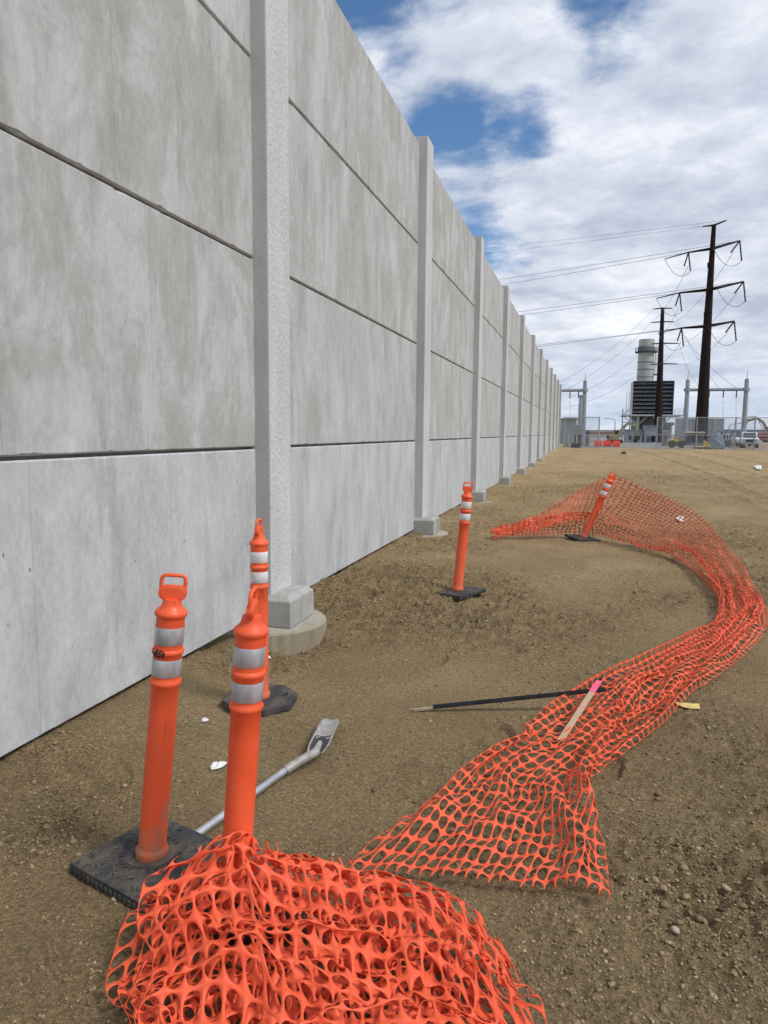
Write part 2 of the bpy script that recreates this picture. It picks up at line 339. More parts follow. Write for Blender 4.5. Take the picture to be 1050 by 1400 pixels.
def dirt_mat(name='dirt', stone=False):
    t = NT(mat(name, rough=.95, spec=.15)); V = t.tc.outputs['Object']
    at_ = t.N.new('ShaderNodeAttribute'); at_.attribute_name = 'rough'
    n1 = t.noise(V, .9, 7, .6, dist=.4); n2 = t.noise(V, 9, 8, .7); n3 = t.noise(V, 60, 5, .75); n4 = t.noise(V, 210, 3, .7)
    tan = t.ramp(n1, [(.3, (.33, .236, .124)), (.55, (.41, .300, .162)), (.75, (.50, .375, .212))])
    dark = t.ramp(n2, [(.3, (.145, .102, .054)), (.56, (.36, .262, .138)), (.8, (.54, .402, .22))])
    f = t.m_('ADD', t.m_('MULTIPLY', at_.outputs['Fac'], 1.05), t.m_('MULTIPLY', t.m_('SUBTRACT', n2, .5), .9), True)
    col = t.mix(f, tan, dark)
    col = t.mix(.7, col, t.ramp(n3, [(.30, .12), (.5, .5), (.70, .88)]), 'OVERLAY'); col = t.mix(.45, col, t.ramp(n4, [(.34, .15), (.5, .5), (.66, .85)]), 'OVERLAY')
    vo = t.N.new('ShaderNodeTexVoronoi'); vo.inputs['Scale'].default_value = 70; t.L.new(V, vo.inputs['Vector'])
    vc = t.N.new('ShaderNodeSeparateColor'); t.L.new(vo.outputs['Color'], vc.inputs[0])
    peb = t.m_('MULTIPLY', t.m_('GREATER_THAN', vc.outputs[0], .86), t.m_('LESS_THAN', vo.outputs['Distance'], t.m_('MULTIPLY', vc.outputs[1], .42)))
    col = t.mix(t.m_('MULTIPLY', peb, .65), col, t.mix(vc.outputs[2], (.21, .165, .115), (.36, .30, .22)))
    h = t.m_('ADD', t.m_('ADD', t.m_('MULTIPLY', n2, 1.0), t.m_('MULTIPLY', n3, .7)), t.m_('ADD', t.m_('MULTIPLY', n4, .18), t.m_('MULTIPLY', peb, .12)))
    vo2 = t.N.new('ShaderNodeTexVoronoi'); vo2.inputs['Scale'].default_value = 120; t.L.new(V, vo2.inputs['Vector'])
    b1 = t.bump(h, 1.0, .026)
    return t.out(col, t.bump(t.m_('ADD', t.m_('MULTIPLY', t.m_('SUBTRACT', 1.0, vo2.outputs['Distance']), .6), n4), .9, .006, b1))
def stone_mat():
    t = NT(mat('pebble', rough=.9, spec=.2)); g = t.N.new('ShaderNodeNewGeometry')
    col = t.ramp(g.outputs['Random Per Island'], [(0, (.15, .110, .060)), (.5, (.25, .187, .104)), (.88, (.33, .250, .145)), (.99, (.38, .30, .19)), (1, (.46, .39, .29))])
    n = t.noise(t.tc.outputs['Object'], 90, 4, .7); col = t.mix(.4, col, t.ramp(n, [(.3, .25), (.7, .8)]), 'OVERLAY')
    return t.out(col, t.bump(n, .5, .004))
def plastic(name, c1, c2, rough=.42, dirt=.25, transl=0.0, foot=False):
    t = NT(mat(name, rough=rough, spec=.4)); V = t.tc.outputs['Object']; oi, off = rand_off(t, 9)
    n = t.noise(V, 3.5, 5, .6, (1, 1, .5), off, .4); n2 = t.noise(V, 22, 5, .7, (1, 1, .35), off)
    col = t.ramp(n, [(.35, c1), (.65, c2)])
    col = t.mix(t.m_('MULTIPLY', t.ramp(n2, [(.55, 0.0), (.8, 1.0)]), dirt), col, (.34, .19, .10))
    if foot:                                            # mud low on the tube, scuffs and rub marks above
        sz = t.N.new('ShaderNodeSeparateXYZ'); t.L.new(V, sz.inputs[0]); low = t.m_('SUBTRACT', 1.0, t.m_('MULTIPLY', sz.outputs[2], 3.2), True)
        col = t.mix(t.m_('MULTIPLY', t.ramp(t.m_('ADD', n2, t.m_('MULTIPLY', low, .30)), [(.62, 0.0), (.82, 1.0)]), .7), col, (.30, .21, .13))
        sc = t.noise(V, 30, 5, .7, (1, 1, .12), off, .6); sm = t.noise(V, 5, 3, .5, (1, 1, 1), off)
        col = t.mix(t.m_('MULTIPLY', t.m_('MULTIPLY', t.ramp(sc, [(.60, 0.0), (.66, 1.0)]), t.ramp(sm, [(.5, 0.0), (.62, 1.0)])), .45), col, (.16, .06, .035))
    m = t.out(col, t.bump(n2, .12, .002), t.ramp(n2, [(.3, rough - .06), (.7, rough + .2)]))
    if transl:
        tr = t.N.new('ShaderNodeBsdfTranslucent'); t.L.new(col, tr.inputs[0]); mx = t.N.new('ShaderNodeMixShader'); mx.inputs[0].default_value = transl
        o = t.N['Material Output']; t.L.new(t.b.outputs[0], mx.inputs[1]); t.L.new(tr.outputs[0], mx.inputs[2]); t.L.new(mx.outputs[0], o.inputs[0])
    return m
def noisy(name, a, b, scale=6, rough=.6, metal=0, bump=.15, spec=.5, stretch=(1, 1, 1)):
    t = NT(mat(name, rough=rough, metal=metal, spec=spec)); oi, off = rand_off(t, 9); n = t.noise(t.tc.outputs['Object'], scale, 6, .62, stretch, off, .3)
    return t.out(t.ramp(n, [(.32, a), (.68, b)]), t.bump(n, bump, .004))
def rubber_mat():
    t = NT(mat('rubber', rough=.75, spec=.3)); V = t.tc.outputs['Object']; oi, off = rand_off(t, 9)
    n = t.noise(V, 7, 6, .65, off=off, dist=.6); n2 = t.noise(V, 70, 4, .7, off=off)
    col = t.ramp(n2, [(.3, (.030, .031, .033)), (.7, (.062, .063, .066))])
    sz = t.N.new('ShaderNodeSeparateXYZ'); t.L.new(V, sz.inputs[0])
    f = t.m_('MULTIPLY', t.ramp(n, [(.46, 0.0), (.64, 1.0)]), .75)
    col = t.mix(f, col, (.17, .135, .095))
    return t.out(col, t.bump(t.m_('ADD', n2, n), .5, .004))
M = {}
M['panel'] = panel_mat()
M['column'] = concrete('column_concrete', (.40, .40, .385), (.50, .50, .49), .35, 75, .004)
M['stucco'] = concrete('rough_cast_concrete', (.50, .505, .50), (.60, .605, .60), .9, 26, .012)
M['block'] = concrete('block_concrete', (.27, .262, .235), (.44, .435, .41), .6, 40, .006, False)
M['pier'] = concrete('pier_concrete', (.26, .22, .15), (.36, .31, .22), .6, 30, .006, True)
M['piertop'] = concrete('pier_top_concrete', (.30, .27, .21), (.46, .43, .37), .7, 35, .01, False)
M['dirt'] = dirt_mat(); M['stone'] = stone_mat()
M['orange'] = plastic('orange_plastic', (.80, .100, .032), (.90, .135, .045), .42, .30, 0, True)
M['net'] = plastic('orange_net_plastic', (.88, .115, .043), (.94, .155, .064), .50, .14, .12)
M['silver'] = noisy('reflective_sheeting', (.33, .335, .34), (.56, .57, .58), 24, .40, .3, .15, stretch=(1, 1, .3))
M['white_sheet'] = noisy('white_reflective_sheeting', (.60, .58, .57), (.80, .79, .78), 30, .4, 0, .05)
M['rubber'] = rubber_mat()
M['letter'] = mat('dark_lettering', (.018, .018, .019), .7)
M['soot'] = noisy('burnt_plastic', (.012, .008, .006), (.07, .035, .02), 60, .9, 0, .8)
M['alu'] = noisy('aluminium', (.50, .51, .52), (.68, .69, .70), 14, .36, .75, .1, stretch=(1, 1, .3))
M['fibre'] = noisy('muddy_metal', (.30, .28, .25), (.46, .45, .42), 22, .6, .35, .3)
M['blackpaint'] = noisy('worn_black_paint', (.020, .021, .024), (.05, .05, .052), 40, .5, .2, .2)
M['chan'] = noisy('black_channel_steel', (.018, .022, .028), (.045, .052, .062), 12, .5, .3, .15)
M['wood'] = noisy('pale_wood', (.42, .29, .17), (.60, .45, .29), 12, .8, 0, .3, stretch=(8, 8, .7))
M['oldwood'] = noisy('weathered_wood', (.28, .22, .15), (.42, .34, .24), 12, .85, 0, .3, stretch=(8, 8, .7))
M['pink'] = noisy('pink_marking_paint', (.85, .10, .20), (.92, .16, .28), 30, .6)
M['yellowtag'] = noisy('yellow_tag_paper', (.62, .50, .16), (.78, .66, .24), 40, .7)
M['paper'] = noisy('white_litter', (.66, .66, .66), (.80, .80, .79), 30, .8)
M['weather_steel'] = noisy('weathering_steel', (.012, .008, .008), (.026, .013, .012), .8, .85, 0, .1, .2)
M['darksteel'] = noisy('dark_steel', (.03, .028, .03), (.06, .055, .055), 3, .7)
M['galv'] = noisy('galvanised_steel', (.26, .28, .30), (.36, .38, .40), 1.2, .55, .3)
M['cable'] = mat('cable', (.12, .13, .15), .5, .3)
M['stack'] = noisy('stack_plating', (.36, .37, .35), (.46, .47, .45), .35, .7, 0, .1, stretch=(1, 1, .3))
M['stackring'] = noisy('stack_ring', (.10, .11, .115), (.18, .19, .19), 1, .7)
M['louvre'] = noisy('louvre_metal', (.045, .05, .06), (.16, .17, .18), 1.6, .6)
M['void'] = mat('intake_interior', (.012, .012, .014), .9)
M['whitesteel'] = noisy('pale_painted_steel', (.38, .40, .40), (.50, .52, .52), 1.5, .6)
M['greybuild'] = noisy('grey_cladding', (.22, .24, .26), (.32, .34, .36), .8, .8, stretch=(1, 1, .4))
M['greybox'] = noisy('grey_cabinet_paint', (.22, .25, .26), (.30, .33, .34), 1.2, .6)
M['firewall'] = noisy('fire_wall_concrete', (.22, .225, .225), (.36, .365, .365), .5, .9, stretch=(1.5, 1.5, .4))
M['yellow'] = noisy('machine_yellow', (.50, .33, .05), (.62, .43, .09), 2, .6)
M['dullyellow'] = noisy('faded_machine_yellow', (.24, .20, .10), (.34, .29, .16), 2, .6)
M['track'] = noisy('track_rubber', (.03, .03, .03), (.09, .08, .07), 5, .85)
M['glass'] = mat('tinted_glass', (.035, .05, .055), .12, 0, .6)
M['carwhite'] = mat('white_car_paint', (.72, .73, .74), .3)
M['red'] = noisy('red_barrier_plastic', (.62, .05, .02), (.74, .09, .04), 2, .5)
M['brick'] = noisy('dull_red_cladding', (.26, .10, .08), (.36, .16, .12), .4, .8)
M['tan'] = noisy('tan_cladding', (.40, .36, .30), (.5, .46, .4), .3, .85)
M['roof'] = noisy('grey_roofing', (.20, .20, .21), (.28, .28, .29), .3, .8)
M['gravel'] = noisy('grey_yard_gravel', (.17, .165, .155), (.27, .26, .24), 3, .9)
M['straw'] = noisy('dry_straw', (.40, .31, .17), (.54, .43, .26), 20, .8)
M['green'] = mat('green_door_paint', (.05, .16, .09), .6)
M['tarp'] = noisy('blue_grey_tarpaulin', (.10, .13, .16), (.20, .24, .28), 2.5, .7)
M['canopy'] = noisy('tan_canopy', (.48, .40, .30), (.58, .50, .39), 2, .7)
# ------------------------------------------------------------ ground
def build_ground():
    def axis(segs):
        out = [segs[0][0]]
        for a, b, d0, d1 in segs:
            x = a
            while x < b - 1e-6:
                t = (x - a) / (b - a); x = min(b, x + d0 + (d1 - d0) * t); out.append(x)
        return np.array(out)
    xr = axis([(-2.95, 1.4, .0145, .0145), (1.4, 3.2, .016, .03), (3.2, 9, .03, .12), (9, 40, .12, 1.6), (40, 3000, 2, 400)])
    xl = axis([(2.95, 3.6, .05, .1), (3.6, 40, .2, 3), (40, 3000, 5, 400)])[1:]
    X = np.concatenate([-xl[::-1], xr])
    ys = [1.15]
    while ys[-1] < 75: ys.append(ys[-1] + max(.012, .0068 * ys[-1]))
    yf = axis([(ys[-1], 140, 1.2, 8), (140, 4000, 10, 500)])[1:]
    yb = axis([(-1.15, 40, .03, 3), (40, 2500, 5, 400)])[1:]
    Y = np.concatenate([-yb[::-1], np.array(ys), yf])
    gx, gy_ = np.meshgrid(X, Y)
    z = height(gx, gy_); nx, ny = len(X), len(Y)
    v = np.stack([gx, gy_, z], -1).reshape(-1, 3)
    i = np.arange(nx * ny).reshape(ny, nx)
    q = np.stack([i[:-1, :-1], i[:-1, 1:], i[1:, 1:], i[1:, :-1]], -1).reshape(-1, 4)
    me = bpy.data.meshes.new('ground'); me.vertices.add(len(v)); me.vertices.foreach_set('co', v.astype(np.float32).ravel())
    me.loops.add(q.size); me.loops.foreach_set('vertex_index', q.astype(np.int32).ravel())
    me.polygons.add(len(q)); me.polygons.foreach_set('loop_start', np.arange(0, q.size, 4, dtype=np.int32))
    me.update(calc_edges=True); me.validate()
    a = me.attributes.new('rough', 'FLOAT', 'POINT'); a.data.foreach_set('value', rough_mask(gx, gy_).astype(np.float32).ravel())
    o = link('ground', me, M['dirt'], smooth=True); tag(o, 'bare brown dirt ground with trodden and churned patches', kind='structure')
    print('ground verts', len(v))
build_ground()

def scatter(name, n, r0, r1, power, seed, label, region, mask_pow=1.0, tilt=True):
    g = np.random.RandomState(seed)
    ph = (1 + 5 ** .5) / 2
    iv = np.array([(-1, ph, 0), (1, ph, 0), (-1, -ph, 0), (1, -ph, 0), (0, -1, ph), (0, 1, ph), (0, -1, -ph), (0, 1, -ph), (ph, 0, -1), (ph, 0, 1), (-ph, 0, -1), (-ph, 0, 1)], float); iv /= np.linalg.norm(iv[0])
    fc = np.array([(0, 11, 5), (0, 5, 1), (0, 1, 7), (0, 7, 10), (0, 10, 11), (1, 5, 9), (5, 11, 4), (11, 10, 2), (10, 7, 6), (7, 1, 8), (3, 9, 4), (3, 4, 2), (3, 2, 6), (3, 6, 8), (3, 8, 9), (4, 9, 5), (2, 4, 11), (6, 2, 10), (8, 6, 7), (9, 8, 1)])
    x0, x1, y0, y1 = region
    m = n * 12
    y = y0 * (y1 / y0) ** g.rand(m); x = x0 + (x1 - x0) * g.rand(m)
    # keep near the view wedge, in proportion to depth
    keep = (x > -2.58) & (x < .25 + .95 * y) & (x > -1.0 * y - .5)
    clump = ss(.42, .62, fbm(x * 2.4, y * 2.4, 77, 4, .6))
    keep &= g.rand(m) < (rough_mask(x, y) ** mask_pow * .9 + .1) * (.25 + .75 * clump)
    x = x[keep][:n]; y = y[keep][:n]; k = len(x)
    r = r0 + (r1 - r0) * g.rand(k) ** power; r = r * (1 + .05 * np.minimum(y, 12))
    sc = .7 + .6 * g.rand(k, 3); sc[:, 2] *= .62
    v = iv[None] * (1 + .8 * (g.rand(k, 12, 1) - .5)) * sc[:, None] * r[:, None, None]
    th = g.rand(k) * 6.28; c, s = np.cos(th)[:, None], np.sin(th)[:, None]
    vx = v[..., 0] * c - v[..., 1] * s; vy = v[..., 0] * s + v[..., 1] * c
    z = height(x, y) + r * .05
    P = np.stack([vx + x[:, None], vy + y[:, None], v[..., 2] + z[:, None]], -1).reshape(-1, 3)
    F = (fc[None] + 12 * np.arange(k)[:, None, None]).reshape(-1, 3)
    me = bpy.data.meshes.new(name); me.vertices.add(len(P)); me.vertices.foreach_set('co', P.astype(np.float32).ravel())
    me.loops.add(F.size); me.loops.foreach_set('vertex_index', F.astype(np.int32).ravel()); me.polygons.add(len(F)); me.polygons.foreach_set('loop_start', np.arange(0, F.size, 3, dtype=np.int32))
    me.update(calc_edges=True)
    o = link(name, me, M['stone'], smooth=False); tag(o, label, kind='stuff'); return o
scatter('pebbles', 42000, .0012, .0072, 3.0, 5, 'small stones and crumbs scattered over the bare dirt', (-2.6, 9, 1.25, 15), .8)
scatter('soil_crumbs', 70000, .0012, .0065, 2.4, 9, 'fine crumbs of loose soil lying over the dirt', (-2.6, 5, 1.25, 9), 1.0)
scatter('dirt_clods', 9000, .004, .0145, 5.0, 6, 'clods of dark soil in the churned patches of dirt', (-2.6, 6, 1.3, 13), 2.2)

o = MB().add([(-60, 69.5, -.17), (400, 69.5, -.17), (400, 420, -.17), (-60, 420, -.17), (-60, 69.5, -.4), (400, 69.5, -.4), (400, 420, -.4), (-60, 420, -.4)], [(0, 1, 2, 3), (0, 4, 5, 1), (1, 5, 6, 2), (2, 6, 7, 3), (3, 7, 4, 0)]).build('gravel_yard', M['gravel'])
tag(o, 'flat grey gravel yard of the substation beyond the fence', kind='structure')
for v_ in o.data.vertices:
    if v_.co.z > -.3: v_.co.z = -.03 if v_.co.y > 100 else -.05
g_ = random.Random(21); s_ = MB()
for k_ in range(150):
    x, y = g_.uniform(-2.4, 2.5), 1.5 * (8 / 1.5) ** g_.random(); a_ = g_.uniform(0, 3.14); l_ = g_.uniform(.02, .09)
    z0, z1 = hz(x, y) + .004, hz(x + l_ * math.cos(a_), y + l_ * math.sin(a_)) + g_.uniform(.003, .014)
    s_.tube([(x, y, z0), (x + .5 * l_ * math.cos(a_ + .15), y + .5 * l_ * math.sin(a_ + .15), (z0 + z1) / 2 + .004), (x + l_ * math.cos(a_), y + l_ * math.sin(a_), z1)], g_.uniform(.0006, .0012), 3, cap=False)
tag(s_.build('straw_bits', M['straw']), 'thin dry straws strewn over the dirt', kind='stuff')

# ------------------------------------------------------------ the precast wall
WX = -2.61; COLX = -2.478
def chamfer_panel(name, L, z0, z1, top_tongue=True):
    g = np.random.RandomState(int(z1 * 10)); n = 150
    def edge():                                         # a cast edge: small chamfer, rubbed and chipped along its run
        c = .009 + .0018 * (g.rand(n + 1) - .5); 
        for _ in range(14 if z0 > .1 else 5):
            k = g.randint(0, n - 3); w = g.randint(1, 3); c[k:k + w] += g.uniform(.001, .007)
        return c
    ct, cb = edge(), edge(); v = []; f = []
    for i in range(n + 1):
        y = L * i / n
        v += [(-.15, y, z0), (-cb[i] * 1.1, y, z0), (0, y, z0 + cb[i]), (0, y, z1 - ct[i]), (-ct[i] * 1.1, y, z1), (-.15, y, z1)]
    for i in range(n):
        for k in range(6): f.append((i * 6 + k, i * 6 + (k + 1) % 6, (i + 1) * 6 + (k + 1) % 6, (i + 1) * 6 + k)[::-1])
    f += [tuple(range(6)), tuple(n * 6 + 5 - k for k in range(6))]
    b = MB().add(v, f)
    if top_tongue: b.box(-.13, -.095, .004, L - .004, z1 - .002, z1 + .03)
    me = b.mesh(name); bm = bmesh.new(); bm.from_mesh(me); bmesh.ops.recalc_face_normals(bm, faces=bm.faces); bm.to_mesh(me); bm.free(); return me
wall = thing('concrete_wall', 'tall grey precast concrete wall of stacked panels between columns', 'wall', (WX, 0, GZ))
BAY = 5.65; HALF = .215
zs = [(0.0, 1.398), (1.418, 2.898), (2.918, 4.398), (4.418, 5.86)]
pme = [chamfer_panel('panel', BAY - 2 * HALF + .03, a, b, k < 3) for k, (a, b) in enumerate(zs)]
for me in pme: me.materials.append(M['panel'])
tint = random.Random(3)
for i in range(12):
    y0 = PIERS[i] + HALF - .015
    for k in range(4):
        o = link('panel', pme[k], None, wall, loc=(0, y0, 0 - GZ + (0)))
        st = {0: .18, 1: .85, 2: .75, 3: .7}[k] if i == 0 else {0: .2, 1: .35, 2: .6, 3: .5}[k] + tint.uniform(-.15, .25)
        if i == 2 and k == 3: st = 1.0
        o.color = (min(st, 1), tint.random(), {0: .95, 1: .45, 2: .4, 3: .45}[k] + tint.uniform(-.2, .2), 1)
def column_mesh():
    mb = MB(); mb.box(WX - .30 - COLX, 0, -HALF, HALF, .10 - .0, 5.965)
    me = mb.mesh('column', .014, 2); return me
cme = column_mesh()
cme.materials.append(M['column']); cme.materials.append(M['stucco'])
for p in cme.polygons:
    if p.normal.x > .8: p.material_index = 1
bm_ = MB().box(-.26, .19, -.262, -.004, -.06, .20).mesh('footing_block')
def block_mesh(sgn):
    # half block with a chamfered top all round its outer edges
    y0, y1 = (-.262, -.003) if sgn < 0 else (.003, .262)
    b = MB(); c = .045; h0, h1 = -.065, .155; t = .195
    xo = .19; xi = -.28
    if sgn < 0:
        low = [(xi, y0), (xo, y0), (xo, y1), (xi, y1)]; top = [(xi, y0 + c), (xo - c, y0 + c), (xo - c, y1), (xi, y1)]
    else:
        low = [(xi, y0), (xo, y0), (xo, y1), (xi, y1)]; top = [(xi, y0), (xo - c, y0), (xo - c, y1 - c), (xi, y1 - c)]
    v = [(x, y, h0) for x, y in low] + [(x, y, h1) for x, y in low] + [(x, y, t) for x, y in top]
    f = [(0, 3, 2, 1), (8, 9, 10, 11)] + [(i, (i + 1) % 4, 4 + (i + 1) % 4, 4 + i) for i in range(4)] + [(4 + i, 4 + (i + 1) % 4, 8 + (i + 1) % 4, 8 + i) for i in range(4)]
    b.add(v, f); me = b.mesh('footing_block', .006, 1); me.materials.append(M['block']); return me
bmesh_pair = [block_mesh(-1), block_mesh(1)]
def pier_mesh():
    n = 64; b = MB(); g = random.Random(5)
    rr = [.50 + .004 * math.sin(3 * k) + g.uniform(-.003, .003) for k in range(n)]
    prof = [(-.02, -.7), (-.0, -.085), (-.014, -.068)]
    for dr, z in prof: b.v += [((rr[k] + dr) * math.cos(2 * math.pi * k / n) - .13, (rr[k] + dr) * math.sin(2 * math.pi * k / n), z) for k in range(n)]
    b.f += [(i * n + k, i * n + (k + 1) % n, (i + 1) * n + (k + 1) % n, (i + 1) * n + k) for i in range(2) for k in range(n)]
    b.f.append(tuple(2 * n + k for k in range(n)))
    me = b.mesh('pier'); me.materials.append(M['pier']); me.materials.append(M['piertop']); me.polygons[len(me.polygons) - 1].material_index = 1
    return me
pim = pier_mesh()
for i, yc in enumerate(PIERS[:12] + [PIERS[12]] if len(PIERS) > 12 else PIERS):
    c = link('column', cme, None, wall, loc=(COLX - WX, yc, -GZ))
    for s in (0, 1): link('footing_block', bmesh_pair[s], None, c)
    link('pier', pim, None, c)

# ------------------------------------------------------------ delineator posts
def ring(z, r=.05, a=.0065, w=.014): return [(r, z - w), (r + a * .8, z - w * .5), (r + a, z), (r + a * .8, z + w * .5), (r, z + w)]
def make_delineator(label, loc, lean, rz, band, base='square', base_rz=0.0, base_tilt=(0, 0), letters=True, scale=1.0):
    t = thing('delineator_post', label, 'traffic delineator', loc, 0); t.scale = (1, 1, .955)
    r = .0495
    tilt = bpy.data.objects  # noqa
    def tx(o):
        o.rotation_euler = (Matrix.Rotation(lean[0], 3, 'Y') @ Matrix.Rotation(-lean[1], 3, 'X') @ Matrix.Rotation(rz, 3, 'Z')).to_euler(); o.location = (0, 0, .014); return o
    prof = [(.056, .0), (.0575, .008), (.0565, .022), (.0585, .03), (.057, .045), (.0525, .052), (r, .062), (r, .6)] + ring(.718, r) + [(r, .74)] + ring(.838, r, .006, .012) + [(r, .85)] \
        + [(r, .962), (r + .001, .968), (.0555, .975), (.0568, .982), (.0555, .989), (.048, .997), (.040, 1.005), (.0345, 1.015), (.032, 1.026), (.030, 1.036)]
    o = MB().lathe(prof, 40).build('post_body', M['orange'], t); smooth_by_angle(o, 50); tx(o)
    for z0, z1 in ((.745, .812), (.868, .934)):
        b = MB().lathe([(r + .0012, z0), (r + .0018, z0 + .001), (r + .0018, z1 - .001), (r + .0012, z1)], 40, cap=False).build('reflective_band', band, o); smooth_by_angle(b)
    # grip: oval plate with an open loop on it
    n = 12; poly = []
    for sx, a0 in ((1, -90), (-1, 90)):
        for k in range(n + 1):
            a = R(a0 + 180 * k / n); poly.append((sx * .020 + .029 * math.cos(a), 1.058 + .029 * math.sin(a)))
    Mx = Matrix(((1, 0, 0, 0), (0, 0, 1, 0), (0, 1, 0, 0), (0, 0, 0, 1)))
    h = MB().prism(poly, -.0105, .0105, Mx); h.prism([(x * .86, 1.058 + (y - 1.058) * .80) for x, y in poly], -.0125, .0125, Mx)
    gm = h.mesh('handle', .0016, 1); h = MB(); h.v = [v.co[:] for v in gm.vertices]; h.f = [tuple(p.vertices) for p in gm.polygons]
    pts = [(-.040, 0, 1.065), (-.041, 0, 1.100), (-.0385, 0, 1.117), (-.031, 0, 1.1235), (0, 0, 1.1245), (.031, 0, 1.1235), (.0385, 0, 1.117), (.041, 0, 1.100), (.040, 0, 1.065)]
    h.tube(pts, .0072, 10)
    hd = h.build('handle', M['orange'], o); smooth_by_angle(hd, 40)
    # rubber base
    bt = (R(base_tilt[0]), R(base_tilt[1]), base_rz)
    if base == 'square':
        b = MB().box(-.20, .20, -.20, .20, -.004, .030)
        bo = b.build('base', M['rubber'], t, bev=.004, seg=2, rot=bt)
        q = MB().lathe([(.088, .029), (.088, .0325), (.083, .0335), (.060, .0335)], 40, cap=False); q.build('base_ring', M['rubber'], bo)
        st = MB()
        g = random.Random(4)
        for k in range(150):                                     # raised tread pattern
            x, y = g.uniform(-.188, .188), g.uniform(-.188, .188)
            if math.hypot(x, y) < .105: continue
            a = R(45 if (int(x * 40) + int(y * 40)) % 2 else -45)
            st.box(-.011, .011, -.0022, .0022, .0295, .0318, Matrix.Translation((x, y, 0)) @ Matrix.Rotation(a, 4, 'Z'))
        tr = st.build('tread', M['rubber'], bo); tr['kind'] = 'stuff'
        for s in range(4):
            pass
        feet = MB()
        for k in range(16):
            for sgn in (-1, 1):
                u = -.19 + .38 * k / 15
                feet.box(u - .006, u + .006, sgn * .2 - .004, sgn * .2 + .004, -.006, .016); feet.box(sgn * .2 - .004, sgn * .2 + .004, u - .006, u + .006, -.006, .016)
        ft = feet.build('edge_ribs', M['rubber'], bo); ft['kind'] = 'stuff'
        if letters:
            txt = 'CORTINA  SAFETY  PRODUCTS  '
            lm = MB(); dg = None
            for k, ch in enumerate(txt):
                if ch == ' ': continue
                cu = bpy.data.curves.new('lettering', 'FONT'); cu.body = ch; cu.size = .020; cu.extrude = .0009; cu.align_x = 'CENTER'; cu.resolution_u = 2
                ob = bpy.data.objects.new('lettering', cu); me = ob.to_mesh()
                a = R(20) - 2 * math.pi * k / len(txt) - base_rz
                Tm = Matrix.Rotation(a - math.pi / 2, 4, 'Z') @ Matrix.Translation((0, .098, .0312))
                MB().add([Tm @ v.co for v in me.vertices], [tuple(p.vertices) for p in me.polygons]).build('raised_letter', M['letter'], bo); ob.to_mesh_clear(); bpy.data.objects.remove(ob)
    else:
        poly = []
        for k in range(8):
            a = R(22.5 + 45 * k); poly.append((.225 * math.cos(a), .225 * math.sin(a)))
        b = MB().prism(poly, -.004, .036); bm = b.mesh('base', .006, 2)
        bo = link('base', bm, M['rubber'], t, rot=bt)
        # grip slot is a thin near-black plate on top, the hole's shade put in its colour
        for s in (1,):
            ho = MB().lathe([(.001, .0)], 3, cap=False)
        bmx = bmesh.new(); bmx.from_mesh(bm)
        bmx.to_mesh(bm); bmx.free()
        q = MB().lathe([(.108, .035), (.108, .038), (.104, .0395), (.100, .0385), (.098, .0365)], 48, cap=False).build('base_ring', M['rubber'], bo)
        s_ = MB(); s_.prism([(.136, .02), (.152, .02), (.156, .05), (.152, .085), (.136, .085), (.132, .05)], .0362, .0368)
        so = s_.build('grip_slot_shade', M['void'], bo)
    return t, o
def place_d(label, px, py, lean, rz, band, **k):
    p = onz(px, py, GZ); z = hb(p.x, p.y)
    p = onz(px, py, z); zz = z + .012
    return make_delineator(label, (p.x, p.y, zz), lean, rz, band, **k)
t1, o1 = place_d('orange delineator post with scorched ring standing on the big square rubber base', 207, 1182, (.100, .02), R(26), M['silver'], base_rz=R(-17.5))
s_ = MB(); g_ = random.Random(2)
vs, fs = [], []
n_ = 16
for k in range(n_):
    for l, zz in enumerate((.816, .828, .836, .846, .856)):
        a = R(196 + 70 * k / (n_ - 1)); amp = [0, .5, 1, .6, 0][l]; ed = .004 * g_.uniform(-1, 1)
        vs.append(((.0508 + .0060 * amp) * math.cos(a), (.0508 + .0060 * amp) * math.sin(a), .836 + (zz - .836) * .7 + ed))
for k in range(n_ - 1):
    for l in range(4):
        if (k in (0, n_ - 2) and l in (0, 3)): continue
        fs.append((k * 5 + l, (k + 1) * 5 + l, (k + 1) * 5 + l + 1, k * 5 + l + 1))
s_.add(vs, fs); s_.build('scorch_mark', M['soot'], o1)
place_d('orange delineator post rising out of the crumpled net pile, its handle turned edge-on', 320, 1237, (.078, .0), R(104), M['silver'], base_rz=R(18), letters=False)
place_d('orange delineator post with white bands on the eight-sided base, beside the first footing', 356, 962, (.003, .0), R(96), M['white_sheet'], base='octagon', base_rz=R(8))
place_d('orange delineator post standing alone out on the dirt near the second column', 625, 812, (.078, .0), R(12), M['white_sheet'], base_rz=R(-29), base_tilt=(2, -3), letters=False)
tl, ol = place_d('tilted orange delineator post holding up the far end of the net', 797, 738, (.36, .02), R(20), M['white_sheet'], base_rz=R(35), base_tilt=(4, 5), letters=False)

